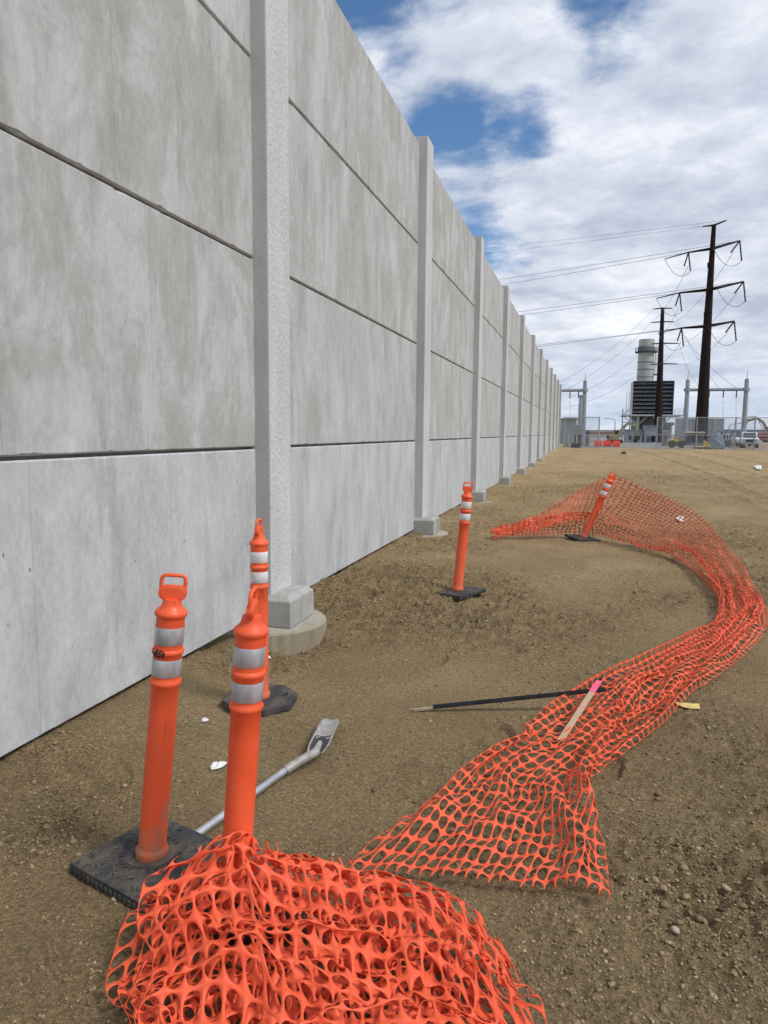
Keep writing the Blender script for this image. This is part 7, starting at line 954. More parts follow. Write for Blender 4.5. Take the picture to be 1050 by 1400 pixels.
[-1113,1482,41,20,10,10,23,-5,-10,24,8,8,26,15,-12,20,26,17,32,23,0,21,24,26,30,24,14,28,16,13,25,-1,16,26,2,7,17,14,-13,36,-9,-16,20,-13,12,24,0,8,28,3,9,29,1,-2,25,7,-12,30,-6,3,27,1,-13,28,3,7,28,3,-6,27,4,-4,26,6,-11,23,8,-15,26,5,-12,17,16,-25,24,9,12,22,1,14,29,3,-12,30,5,0,29,-3,8,30,2,-7,15,-7,-25,21,-4,-18,28,-2,-7,23,-8,-15,29,-7,-8,30,-2,-5,28,-4,-8,29,-7,-5,27,-5,-3],
[-1097,1483,33,11,-8,21,24,4,4,18,-8,-15,23,9,8,27,18,-2,29,21,7,24,24,18,28,24,13,23,21,-1,31,5,11,27,10,3,24,16,-5,34,-12,-4,28,3,11,25,-12,14,27,7,4,22,10,-16,29,-3,-2,25,-9,9,29,1,0,28,1,1,28,4,-6,26,7,-13,23,6,-17,26,11,-14,22,2,-10,23,12,-16,27,4,10,19,1,21,30,10,-8,30,3,-9,24,-3,9,24,2,-13,27,6,-3,16,-13,-19,27,-5,-6,25,-2,-12,28,-1,-7,25,-10,-11,30,-2,-8,26,-7,-7,27,-1,-1],
[-1093,1465,37,22,7,9,16,-13,18,25,3,-6,20,-8,-8,25,10,-3,24,17,12,26,26,-1,26,23,6,30,17,1,23,23,-6,27,15,3,30,6,17,35,-9,-1,23,3,15,24,8,-5,32,3,-1,24,-5,12,28,-1,-6,25,-6,12,29,2,-3,30,3,-4,17,12,-11,36,1,-18,20,8,-11,24,2,-6,23,7,-15,20,13,15,25,0,-7,21,9,-7,31,4,4,30,1,2,27,0,5,26,3,5,20,3,-19,25,3,6,23,-3,-5,24,5,-9,30,-1,-15,27,-18,-13,27,-4,-5,24,-9,-7,19,-9,-16],
[-1079,1451,44,24,11,-6,15,-15,19,21,4,14,28,-3,-2,19,3,-6,22,4,-17,27,16,7,16,32,-16,24,20,0,41,19,-7,31,10,9,23,10,17,31,-15,10,28,9,1,27,10,-5,28,1,5,27,4,3,26,-4,18,33,2,0,18,2,1,28,-1,-12,18,14,-19,26,1,-10,28,5,-5,27,4,-2,23,10,10,24,8,6,18,0,-20,24,11,8,30,1,-2,27,1,9,28,3,3,24,2,-7,26,6,-7,22,1,2,27,0,-1,27,4,-8,26,0,-5,23,-8,-15,16,-10,-26,24,-6,-11,22,-13,-2],
[-1060,1437,48,21,9,-14,20,-4,18,22,-6,18,18,-2,10,23,-1,-8,12,-8,-20,21,17,-14,29,19,-7,26,19,-5,29,15,13,30,17,-1,28,12,10,36,-13,-7,27,14,-5,28,8,3,28,6,9,24,3,19,28,10,-5,26,-3,6,29,-1,-5,26,3,-10,19,13,-15,24,-1,15,25,8,3,27,7,2,26,7,0,26,7,-3,24,7,-7,22,8,-16,22,-6,16,27,3,0,27,6,-1,31,-4,5,13,11,-9,30,2,0,23,3,-12,25,3,-5,25,-4,-6,28,-8,-15,21,1,-13,6,-8,-26,24,2,-5],
[-1047,1416,37,25,13,0,24,7,7,12,-14,17,18,-10,13,22,0,-15,23,2,-4,21,11,1,22,2,-23,24,15,-6,26,13,10,29,15,-3,30,13,-2,35,-8,-16,29,10,8,27,10,10,26,9,15,29,7,7,21,11,-15,28,5,-6,27,1,-6,27,4,-4,26,8,1,23,0,16,24,11,0,26,6,0,25,1,7,27,6,-3,24,8,-7,19,8,-17,24,-1,13,25,1,9,24,7,3,27,1,7,24,6,-7,24,4,-10,24,3,-8,25,2,-1,25,-4,-12,13,1,-19,21,0,-18,23,-8,-11,23,1,-5],
[-1027,1395,31,24,13,1,25,11,-3,10,-14,16,19,-8,15,20,4,13,22,11,3,21,-5,-11,22,10,-1,16,-7,-25,30,9,-3,29,12,-13,29,13,-10,36,-8,0,25,10,16,28,11,9,28,9,2,24,13,-12,28,2,2,30,7,2,24,5,-2,27,7,3,28,11,-1,24,8,-8,21,0,13,19,6,-10,31,13,-3,17,4,-2,27,8,-8,29,2,5,22,7,0,21,-4,15,22,10,-1,27,0,13,24,6,-11,24,0,1,25,3,-7,25,3,-9,20,-1,-17,13,2,-23,24,3,-7,24,-3,8,25,5,-5],
[-1007,1371,30,24,13,-2,23,13,-10,16,-11,25,18,14,9,23,0,14,15,-6,18,23,5,-2,16,-2,-14,20,-9,-20,29,2,-12,26,7,-16,27,9,-8,35,-7,2,27,14,1,24,7,5,31,15,-10,23,7,-3,30,6,-7,25,12,2,27,9,2,25,6,2,30,14,6,31,-5,0,17,3,11,16,6,-15,24,12,-5,21,9,-3,28,8,3,21,3,-4,27,5,10,25,3,6,25,5,2,29,3,8,21,5,10,16,2,-18,19,3,-8,30,-1,-7,17,7,-16,21,-1,-10,25,4,4,22,2,-12,24,1,7],
[-991,1349,11,25,14,0,25,12,1,21,2,18,8,1,33,22,2,8,23,-3,7,18,3,-1,22,-1,-11,23,-10,-16,21,-4,-14,26,6,0,26,6,-1,32,-8,-1,28,10,-16,31,8,-6,25,11,-10,28,8,-5,25,7,-2,22,11,14,30,8,4,21,6,-4,30,17,-6,27,-5,13,16,7,-17,29,-1,2,16,16,-6,25,7,3,24,8,8,21,7,-11,25,6,0,24,2,10,24,5,2,22,0,12,23,5,5,16,3,-22,16,6,-9,30,3,-9,22,5,-7,25,1,4,24,6,-7,25,4,-1,23,4,-8],
[-972,1322,11,25,15,-1,26,13,4,13,3,24,17,15,8,33,4,4,9,-6,13,25,3,-11,17,-12,17,24,-4,-11,24,3,-4,22,-10,-7,24,2,-9,36,-1,7,25,2,-20,26,2,-10,24,18,9,23,6,-1,30,5,-10,21,6,8,27,6,-5,27,10,4,19,4,-19,27,3,2,24,6,-7,24,7,-7,23,11,8,20,8,11,23,10,5,22,8,-12,24,6,-4,24,3,-3,20,2,15,25,2,2,25,3,3,17,7,-17,22,6,-7,24,8,4,21,3,-14,23,4,-10,25,6,0,25,6,-4,24,5,-2],
[-956,1294,15,25,14,-4,26,14,1,17,6,21,21,16,-4,22,10,-1,22,5,9,17,-13,12,19,-6,15,24,3,9,26,6,-1,23,-5,-7,21,-6,-13,31,-15,-10,28,-2,-2,19,17,1,24,-7,-11,25,6,-4,24,8,6,27,5,-1,26,7,-3,21,6,-17,23,3,-11,27,9,-10,29,0,-1,21,14,5,23,11,7,20,5,14,22,10,6,22,8,-10,23,6,-5,23,2,-10,24,4,7,20,7,-13,23,3,5,24,7,-3,24,0,-14,18,14,11,26,4,-3,20,4,-16,24,8,-7,24,6,-1,24,5,-2],
[-942,1264,9,26,14,4,23,13,12,17,14,-18,25,13,2,24,11,8,22,7,17,25,9,8,16,-16,13,23,8,3,18,-9,11,28,-6,1,24,0,-5,25,-16,-13,22,4,8,24,-1,-1,25,1,-1,16,-3,-21,29,5,2,26,4,-3,24,5,-14,26,7,-2,26,5,-6,22,-1,-18,19,6,0,28,13,-1,13,4,20,31,14,-2,21,10,12,22,6,-10,23,5,-7,23,1,-6,26,5,-7,23,13,-8,20,6,0,20,5,-15,25,9,-2,19,5,0,29,9,5,23,2,-1,21,8,-10,23,8,3,24,7,-3],
[-933,1235,22,26,13,5,19,13,-19,24,11,8,24,14,4,30,10,-4,21,15,18,25,9,10,23,8,-6,18,-3,8,20,-16,17,25,1,-10,19,-11,13,30,-3,3,19,-10,-9,24,-2,-6,25,3,1,23,5,4,22,-7,-19,23,2,-13,25,5,9,23,2,-12,23,2,-9,23,9,6,25,6,1,23,3,-8,21,8,11,24,7,1,22,11,-7,24,10,-2,16,-2,-9,25,2,-12,28,7,-15,22,11,-10,27,-1,4,19,17,-3,24,7,-5,23,11,-3,22,7,3,24,7,0,19,11,11,24,7,-3,23,7,-7],
[-921,1206,26,26,11,2,17,12,-16,30,11,-10,27,16,9,21,10,3,25,14,1,24,4,19,24,9,-1,23,6,-5,19,-6,8,20,-2,18,27,0,-1,21,-16,11,22,0,10,24,6,0,26,-4,-5,21,-5,-7,22,-9,-16,24,10,1,18,-12,-11,24,0,-1,22,5,-2,28,5,-4,22,5,-3,23,3,-4,23,10,-3,30,2,0,22,17,-13,22,6,-4,18,5,3,23,2,-9,25,5,-4,22,12,-7,27,11,1,20,3,-7,16,3,-6,27,15,-7,22,8,6,19,11,11,24,8,-4,22,8,-8,24,8,-1],
[-911,1179,28,21,8,-11,24,11,5,26,15,-3,26,12,-2,18,12,-12,29,6,3,20,12,-2,28,5,1,24,6,14,22,-2,17,22,5,17,25,4,-9,28,-1,4,22,-4,13,20,-7,11,22,-4,-11,23,-4,-10,23,2,8,23,-1,-6,25,-12,0,16,-1,-5,22,6,12,32,5,-8,16,0,-11,23,0,-5,24,3,-7,26,17,-12,31,6,-7,13,1,4,19,8,-16,26,0,8,24,9,-8,29,14,-2,24,7,-4,19,6,3,15,12,3,21,4,-22,23,11,9,23,9,-4,22,9,-8,23,9,-3,24,10,2],
[-896,1185,49,15,-17,-10,25,-3,-12,21,14,6,26,9,-16,20,6,-16,25,6,-9,31,21,-1,23,5,14,27,8,5,25,5,13,18,0,25,25,8,6,26,0,8,24,-2,6,20,-1,-10,23,-5,4,24,0,5,23,-1,-6,28,3,5,21,0,6,23,-8,2,23,-1,-1,22,-1,-6,21,-3,-11,24,4,-4,21,-2,-16,23,8,-7,24,10,2,24,6,-3,26,4,-1,18,-2,-19,25,6,3,21,15,7,24,10,-2,20,11,1,23,6,-13,16,5,-15,23,12,2,20,9,-11,23,10,-4,23,10,1,24,10,1],
[-893,1169,66,22,-6,-3,23,-6,-3,22,-6,-14,16,1,-23,26,5,-15,27,10,-2,24,12,4,27,6,-7,27,8,5,26,10,8,23,7,10,26,7,9,26,0,7,24,3,9,24,3,-1,23,7,-7,22,-2,10,19,-7,15,24,2,9,25,-3,6,22,-2,2,25,-5,-6,20,-2,-11,24,-2,-3,23,1,-10,24,2,-4,21,2,-12,22,6,4,24,5,1,23,2,-9,21,8,4,24,8,0,23,8,-1,23,10,-5,23,10,-6,17,12,-16,19,-1,-19,23,10,-5,22,10,-3,23,11,-1,23,10,-2,22,12,-2],
[-886,1154,55,16,-15,12,24,-1,2,20,-7,-15,23,5,-6,22,2,-11,27,-8,-15,25,7,-2,26,6,0,26,8,1,27,8,2,26,9,0,26,9,0,26,7,1,25,7,4,25,4,5,18,8,20,26,3,-1,25,-2,13,24,8,-1,24,6,1,16,-16,4,22,-8,2,23,-3,-7,25,-1,-5,22,-1,-7,24,1,-4,23,-2,-3,23,3,0,24,2,0,24,3,0,22,9,1,22,9,2,22,11,-5,23,9,-8,22,9,-8,23,9,-5,20,6,-14,20,10,-6,22,12,0,22,12,0,21,13,-2,21,14,-1],
[-832,1102,43,22,-8,9,26,-3,2,24,5,4,25,1,10,22,7,14,25,-3,-2,23,2,-7,19,13,3,18,13,2,18,12,2,19,11,2,19,9,3,21,7,0,21,5,-3,23,2,-8,22,2,-12,17,3,-20,21,6,-16,22,-4,-7,23,-3,1,24,4,-5,23,0,2,23,1,0,22,4,-3,22,4,-6,23,5,-5,21,6,-2,22,5,2,21,8,6,20,9,8,23,8,4,17,9,-2,20,8,-9,19,13,-6,19,12,-6,19,10,-5,15,11,21,19,14,0,20,12,1,19,14,1,16,13,-10,17,11,12],
[-845,1139,45,23,-13,-8,24,-7,-2,26,-3,0,24,5,5,24,-7,13,22,8,16,23,0,10,21,6,6,20,10,2,19,10,3,20,11,3,22,11,4,23,5,6,19,12,-1,15,11,-12,21,7,-10,25,-4,-6,17,14,-22,20,0,-5,25,0,-2,20,6,-5,20,4,-7,25,1,0,20,6,-14,22,5,-10,21,2,-6,25,9,-7,14,3,5,22,6,8,21,12,4,24,4,12,21,9,-4,16,4,-12,17,5,-16,24,17,-8,23,12,0,17,17,14,19,7,3,19,13,7,20,9,-8,15,15,11,20,7,-9],
[-860,1181,38,18,-12,9,29,-7,1,26,-2,-9,21,-4,-12,23,-2,11,26,-1,8,20,0,18,24,1,4,24,0,-4,21,9,8,19,10,11,22,8,9,22,8,9,22,10,8,24,3,-1,19,12,-8,22,5,-4,21,10,-11,5,6,-16,23,17,-10,28,7,-12,18,1,6,18,4,-7,25,8,-9,23,6,-3,21,9,-10,13,3,-12,20,2,-6,23,16,7,21,9,3,30,3,12,19,7,-3,23,4,-3,18,5,-13,13,20,-20,25,12,-11,22,3,4,18,11,9,22,11,7,21,10,4,19,7,-11,19,11,9],
[-891,1210,53,26,-1,-2,26,-3,-2,25,-4,-16,23,-1,-11,26,-3,-1,26,-1,10,18,-2,20,26,-2,0,26,-4,-4,26,-3,-4,24,2,9,25,4,11,27,1,19,22,9,11,16,13,11,21,11,1,23,6,-5,19,10,-10,19,12,-3,18,11,-8,12,16,-14,20,9,-1,17,10,-10,22,8,-3,22,7,-8,25,4,3,22,5,-6,14,9,-13,19,10,4,23,11,-3,22,9,-5,27,7,-4,23,6,2,25,3,4,7,11,-21,26,9,-6,22,9,4,21,11,0,23,10,-2,22,7,-3,23,5,-6,22,5,-6],
[-912,1238,42,25,4,-1,23,2,10,26,0,-5,23,0,-16,21,-10,10,27,5,-2,26,3,-2,23,-1,13,28,-4,3,25,-4,-11,29,-4,-10,22,-3,11,31,-9,17,23,5,18,26,4,9,22,6,3,19,12,5,21,11,-4,18,8,-14,17,14,9,21,13,-2,19,15,-3,16,14,-9,16,14,-8,21,10,-8,22,9,-9,22,7,-6,20,11,-5,20,13,-8,21,10,-8,23,8,-4,23,7,-2,24,5,0,25,4,1,24,5,7,10,12,-17,23,10,-5,24,6,-5,23,6,-6,23,1,-8,22,7,2,25,2,-3],
[-928,1253,32,23,9,7,23,7,6,22,8,7,25,3,-5,26,-3,4,22,-5,12,22,8,-10,24,7,-7,27,-3,-2,29,-3,7,25,-6,-17,27,-6,-11,34,-18,14,25,1,13,28,3,12,21,0,17,25,-1,-3,22,6,-3,17,16,3,22,7,-5,16,18,2,17,19,7,23,8,5,24,9,-3,21,12,-9,20,13,-8,20,12,-8,22,11,-5,21,11,-8,24,4,-2,25,3,-1,22,9,-3,16,19,-5,23,11,-8,24,10,-9,23,3,-2,27,-5,5,18,13,-11,21,5,-10,16,5,-16,24,4,-8,24,3,-2],
[-936,1265,30,20,-3,19,24,3,11,22,4,12,22,11,4,18,18,-6,25,4,-8,23,9,2,23,0,10,24,7,-6,28,6,-17,22,-7,-11,29,0,-13,38,-25,-5,29,-6,7,29,-4,11,23,-5,7,24,7,16,24,3,5,20,2,-14,24,7,2,25,9,0,20,14,8,15,19,8,20,14,-1,19,15,-5,22,15,-5,23,12,-4,23,10,-2,28,9,-1,23,-1,3,24,-2,1,27,3,-2,22,9,-11,20,9,-11,23,13,-4,24,15,0,21,3,0,24,11,-9,17,5,-13,18,-4,-14,23,11,-9,18,8,-16],
[-938,1278,27,16,-2,19,20,3,17,22,-2,18,25,1,11,23,14,-1,20,15,-9,22,12,0,22,7,9,22,9,5,20,12,-11,25,4,-16,28,0,-10,32,-18,-26,30,-9,6,28,1,9,29,-6,4,26,2,1,25,3,8,21,-3,-16,25,5,3,25,2,-7,27,8,3,17,17,13,25,5,-4,23,8,-5,23,11,-5,23,13,-3,22,14,-3,23,11,-2,26,5,6,24,3,4,21,8,10,23,10,-8,22,9,-4,22,11,-5,21,12,-4,22,6,-15,21,8,-9,22,8,-10,17,-8,-15,24,13,0,24,-8,-3],
[-940,1291,28,24,-8,4,19,-3,14,19,6,21,15,6,24,22,11,6,21,14,-7,22,12,-1,23,7,10,24,12,7,22,14,-2,15,15,-14,23,8,-17,37,-15,-21,23,-10,11,29,2,0,26,0,-7,27,0,-8,29,-1,-4,27,1,7,21,0,-16,27,1,-5,26,6,9,25,6,-8,25,8,3,24,10,2,23,13,2,23,11,-6,23,10,-10,24,11,-1,25,5,9,22,4,13,25,7,2,24,10,4,23,9,-9,15,3,-19,24,4,-8,23,-1,-12,22,3,-9,24,7,-9,20,8,-9,26,5,-3,23,3,12],
[-953,1281,47,23,12,4,22,6,-10,18,9,17,16,5,22,27,7,3,19,13,11,24,9,3,24,5,-8,21,13,11,22,15,13,28,-4,-2,22,14,-9,18,14,-33,24,-2,-13,26,3,0,26,3,5,28,1,-2,26,1,-14,29,-2,-4,29,3,0,22,-2,-17,25,4,5,26,6,7,25,8,1,25,11,-1,24,12,-2,24,12,-5,21,9,-13,22,11,9,24,4,13,25,4,9,25,7,-1,26,8,-3,22,7,-14,23,3,-12,26,3,0,24,-3,-11,19,-4,-19,25,3,-6,25,5,-4,24,4,-2,26,0,2],
[-974,1311,53,21,10,-11,24,10,-7,13,8,21,28,5,3,27,6,9,27,10,8,19,7,10,23,1,-11,27,3,4,28,7,14,21,9,17,24,9,4,27,3,-18,14,17,-17,19,13,-10,24,10,-5,26,5,-5,31,1,-1,19,-1,-26,21,3,-1,33,-2,8,27,5,2,26,8,2,25,8,0,23,10,-8,23,12,-8,24,13,-7,18,2,19,22,12,9,25,9,4,27,4,1,18,3,-14,33,1,-10,16,5,-20,31,0,-14,16,5,-4,32,3,13,27,-5,-9,29,-2,-1,27,-2,0,27,0,-5,25,1,-9],
[-996,1350,55,20,9,-14,24,9,-7,22,17,8,24,5,1,24,-1,2,29,3,8,26,9,15,25,4,1,27,-3,-7,28,0,12,25,3,21,24,8,14,28,-4,1,22,12,-11,18,18,-9,15,19,-6,21,13,-5,21,10,-15,30,-1,-6,21,6,-17,27,0,12,27,6,-2,25,9,4,25,7,4,25,9,-1,23,12,-9,22,15,-11,24,8,1,13,7,22,25,10,-2,27,4,-1,22,-2,-24,18,6,-14,25,1,-16,27,2,-9,27,-1,-5,27,6,4,34,-4,2,29,-8,4,29,-5,1,26,-4,-15,28,-3,3],
[-1017,1387,46,24,14,0,24,10,1,22,11,-16,25,5,1,25,8,9,25,7,7,28,3,3,27,3,0,29,-4,0,28,-4,8,27,-2,19,28,0,16,28,-15,18,21,11,-10,22,13,2,24,11,-1,21,16,-1,15,18,-9,21,15,-12,24,9,-16,24,8,-11,25,7,-2,23,9,9,24,10,8,24,6,9,26,7,2,25,8,-5,9,15,-18,20,14,8,25,10,-2,26,4,5,25,-2,1,26,3,-22,24,2,-22,27,-5,-2,27,1,-9,22,8,-15,33,-1,3,27,-13,10,28,-6,-12,29,-5,-11,28,-9,11],
[-1029,1411,70,16,18,-1,29,14,-8,17,8,-4,31,6,6,24,10,4,22,14,0,26,8,2,26,5,-2,30,-2,-6,31,-6,-4,30,-6,8,29,-5,15,34,-32,26,22,5,-12,25,8,-4,19,16,8,21,14,12,28,2,2,22,14,-6,19,19,-11,25,7,-10,21,16,-5,16,20,-2,22,15,1,23,11,2,22,5,13,27,5,1,21,8,-12,10,19,-14,23,5,6,25,9,-2,26,-1,-1,28,3,-6,25,0,-16,21,-3,-25,27,1,-7,27,1,-1,29,3,-4,29,-7,11,30,-10,-5,24,-3,-21,25,-14,15],
[-1036,1434,79,22,12,11,16,20,-4,25,14,-4,23,10,2,23,12,1,24,11,7,24,8,8,24,7,1,28,4,-11,31,-1,-13,30,-5,-6,30,-5,4,42,-47,19,27,0,7,23,2,-14,25,5,-4,23,10,11,21,12,15,23,8,9,24,12,-6,21,13,-11,23,13,-4,22,15,0,21,17,1,19,17,0,19,14,-2,24,5,-3,18,-3,-21,12,24,7,25,3,7,27,-6,3,26,-6,-3,29,-2,-5,26,6,-15,25,9,-12,26,11,-15,18,14,-7,26,3,-6,22,-17,-13,27,-10,-7,31,8,-2,29,-10,6],
[-1039,1449,80,25,16,7,20,10,17,16,22,-2,21,13,2,25,3,9,24,6,10,20,15,9,23,10,7,23,11,-7,28,7,-17,29,3,-16,29,-1,-7,50,-50,-8,25,-4,16,28,-3,-8,25,1,-10,27,2,-2,25,6,14,19,9,17,23,11,5,22,12,-9,20,13,-14,19,16,-1,18,16,7,19,18,0,23,17,-4,26,2,-7,15,-6,-23,23,17,-1,25,6,8,24,4,15,27,-5,4,25,-1,-2,26,1,-12,21,8,-19,23,8,-12,20,16,-13,25,1,-12,18,-19,-15,24,-13,-13,32,-7,-2,32,3,-1],
[-1043,1461,80,20,12,16,21,10,17,25,11,5,22,14,3,20,17,3,20,-1,15,23,13,14,21,13,11,20,14,2,26,10,-9,25,13,-18,26,7,-14,47,-39,-36,27,-3,9,31,-5,-1,29,-3,-2,21,-1,-18,25,4,14,31,0,1,22,9,14,22,10,-5,18,11,-13,23,10,-12,19,19,5,23,-1,-6,23,10,-2,23,11,-7,16,25,-17,24,9,-10,24,0,0,19,1,19,27,2,20,26,-7,-3,27,3,-3,17,3,-19,23,2,-17,19,11,-14,25,9,-10,25,-10,-8,25,-16,0,22,-9,-24,29,-13,1],
[-1035,1468,69,18,11,14,11,16,21,22,12,10,19,12,13,21,14,7,25,6,1,17,10,17,20,12,18,24,9,13,24,11,2,24,14,-10,21,15,-16,42,-23,-43,29,13,-12,23,-9,-2,32,-13,-14,24,6,-11,30,0,-3,22,0,17,26,5,5,26,1,-15,18,13,-13,19,8,-10,26,12,-9,21,14,9,23,14,8,18,8,-7,19,23,-19,21,14,1,28,4,-8,27,-2,1,26,-4,13,19,-6,25,28,-5,-11,26,2,-14,22,-4,-18,18,-15,-15,31,2,-5,25,9,-15,29,-7,11,24,-18,-11,25,-6,-18],
[-1041,1484,78,23,9,-9,9,17,19,23,11,7,17,13,13,23,9,3,22,10,7,17,11,17,22,9,17,19,9,23,22,8,16,23,13,2,25,13,-7,37,-3,-41,16,12,-20,21,-2,-12,29,-1,-14,34,4,-15,27,-1,-10,27,0,4,27,4,3,23,2,9,23,10,-12,21,13,-17,18,12,-14,20,14,-2,22,15,3,27,19,14,20,9,7,22,13,2,13,5,-22,31,1,-7,29,-8,4,23,-2,20,30,-9,-10,16,-12,-25,21,-12,-20,28,-10,-10,33,-19,-5,31,-9,-4,28,3,0,31,0,-2,27,-13,-5],
[-1059,1507,64,21,15,1,21,14,-3,20,14,10,19,12,9,20,12,9,21,10,9,22,9,12,22,6,14,23,3,24,23,2,24,17,10,21,22,12,-2,28,5,-31,24,12,-7,24,5,-7,27,1,-8,33,9,-17,21,3,-26,32,5,-3,26,5,6,21,3,9,18,10,-13,28,13,-14,11,11,-19,21,12,5,20,8,15,25,21,0,22,16,4,23,13,3,18,8,-24,28,0,-15,30,-3,-3,26,-6,13,29,-10,-11,30,-12,-9,13,-16,-28,30,-12,-5,33,-28,-6,31,-19,-15,31,-13,-4,28,-5,-4,33,-3,0],
[-1082,1544,60,18,16,3,21,15,-2,20,15,10,19,12,11,19,11,12,19,9,13,21,10,10,25,6,-6,25,5,18,35,-10,20,19,4,26,23,7,15,37,-10,-9,25,9,-4,24,11,-2,17,18,-8,23,12,-16,25,8,-19,27,10,-15,26,6,-5,24,5,9,23,12,-6,17,13,-16,18,14,-16,22,12,-13,26,7,-4,21,17,7,19,16,12,21,12,12,30,1,0,18,4,-29,27,-1,-13,29,-3,-5,28,-9,-10,34,-9,0,25,-16,-20,23,-22,11,32,-28,-12,34,-25,-16,33,-19,-15,32,-13,-4,28,-9,-5],
[-1105,1582,46,18,18,5,18,16,11,17,13,15,18,13,14,19,13,9,21,11,8,28,13,4,17,6,-5,33,-5,12,19,-12,15,37,7,19,24,-2,20,47,-26,17,25,7,-7,25,9,2,25,10,4,23,12,-7,18,20,-16,21,15,-18,23,13,-13,23,12,-6,25,12,-2,24,11,-2,25,7,-8,27,2,-10,27,4,-9,8,23,-8,17,17,7,24,16,5,27,4,-2,28,-13,-2,28,2,-17,24,8,-9,25,-3,-8,23,2,-26,33,-13,-14,20,-28,-11,35,-23,8,34,-30,-9,34,-27,-11,33,-22,-9,30,-14,-9],
[-1129,1617,46,16,14,15,16,13,16,16,11,18,17,14,17,19,6,18,16,11,9,27,20,-14,19,8,5,26,5,-1,34,-5,12,32,-1,-2,33,-5,6,59,-49,30,26,7,3,27,7,0,23,13,10,26,8,4,28,5,-5,23,14,-16,21,14,-15,23,12,-8,27,7,-1,26,10,-3,25,10,-5,20,12,-11,15,12,-21,8,29,-16,22,16,-2,25,13,-1,30,5,1,29,-8,11,29,-8,-4,28,2,-4,23,-1,-7,17,-12,-19,29,16,-15,23,-13,-23,29,-22,-19,32,-28,-4,35,-30,-5,35,-27,-9,32,-25,-2],
[-1152,1631,62,16,12,16,17,11,17,17,12,20,17,15,19,18,13,18,15,21,1,22,19,-2,24,12,-1,26,10,-5,31,3,-2,31,-1,2,33,-4,1,72,-69,10,28,1,3,29,4,3,27,5,8,28,5,7,22,12,9,24,13,-7,25,13,-12,23,14,-10,24,10,-6,26,8,0,25,11,-4,26,14,-11,7,9,-35,12,11,-25,30,9,-8,29,7,-1,26,1,11,27,8,6,28,8,1,27,7,-2,33,2,4,12,-32,-2,25,13,-11,19,2,-24,27,-9,-21,30,-24,-4,33,-27,-8,35,-30,-12,34,-30,-6],
[-1168,1634,72,18,12,15,16,11,17,18,14,20,18,16,21,18,18,18,20,18,10,19,20,2,19,19,-2,26,14,-3,28,10,-3,29,6,-1,30,1,-1,74,-70,-21,32,-3,-1,31,0,0,30,0,6,29,2,11,25,6,13,25,7,-8,25,16,-6,24,14,-10,25,11,-11,25,11,-1,25,9,-8,24,17,-4,14,15,-25,10,18,-28,25,15,-12,26,13,2,28,-2,10,32,-7,-6,28,6,15,25,-9,-15,33,-6,1,19,-13,9,22,13,3,28,-17,-10,17,2,-25,29,-10,-3,32,-20,-14,31,-30,-8,33,-31,-17],
[-1180,1640,73,16,13,16,19,13,14,18,15,16,18,16,21,19,18,18,18,17,18,22,18,10,23,17,2,24,16,1,23,17,0,27,7,5,26,11,-1,68,-52,-47,34,-4,-7,34,-2,-6,31,-1,2,29,1,11,26,2,15,27,2,-9,26,12,-8,25,14,-12,23,14,-12,25,14,-4,22,16,6,23,16,-6,21,20,-13,12,20,-24,21,19,-16,24,15,-2,27,-3,14,34,-11,-7,33,-8,-13,27,-6,25,32,-11,-15,27,-22,12,20,-6,-16,27,-1,3,26,-5,-9,9,-9,-27,21,-23,-11,39,-13,-5,38,-26,-5],
[-1186,1648,62,20,12,13,20,13,13,20,15,15,22,14,19,9,24,22,26,13,15,15,22,16,19,20,12,23,13,8,26,12,8,26,10,8,25,11,8,54,-23,-53,33,0,-16,33,-1,-14,34,0,-6,31,0,4,28,1,9,27,3,13,25,10,-12,23,13,-18,22,15,-15,24,16,-7,22,17,4,22,19,5,22,19,-3,15,20,-18,26,17,-2,18,17,-14,30,0,0,34,-13,4,29,-11,-24,41,-9,4,28,-13,23,35,-25,-5,30,-22,-5,15,-15,-22,28,2,-3,21,-12,-9,7,-15,-25,22,-23,-17,43,-10,4],
[-1201,1659,68,18,12,18,20,19,8,15,18,17,26,20,10,30,12,-4,24,16,18,21,17,18,21,17,13,15,19,15,21,11,17,22,11,16,26,11,12,46,-16,-28,31,6,-16,28,7,-25,32,4,-15,32,3,-4,29,2,8,25,3,14,25,9,-13,23,14,-16,22,15,-17,22,17,-9,23,18,2,22,18,8,22,18,3,21,19,-6,22,16,-11,23,14,-7,31,0,-2,34,-9,1,31,-10,-21,31,-19,-27,35,-21,11,38,-14,2,37,-25,0,29,-23,-12,17,-29,-13,31,5,1,11,-27,-6,7,-4,-32,31,-16,-9],
[-1221,1676,84,19,21,11,23,19,8,16,28,2,19,18,-5,36,13,5,31,15,12,30,12,11,24,13,11,24,7,15,18,9,21,20,10,22,14,14,23,36,-11,-2,23,13,-19,31,10,-18,31,8,-18,30,7,-12,29,6,2,28,6,8,27,6,8,24,13,-15,18,16,-21,21,16,-12,23,17,-1,23,16,7,24,17,5,23,15,-2,25,10,-5,28,8,-7,29,4,-10,31,-1,-8,32,-3,-12,33,-13,-25,36,-23,-32,27,-26,-1,40,-17,13,34,-28,-10,15,-48,-13,37,-14,2,25,-10,4,10,-19,-18,19,5,-23],
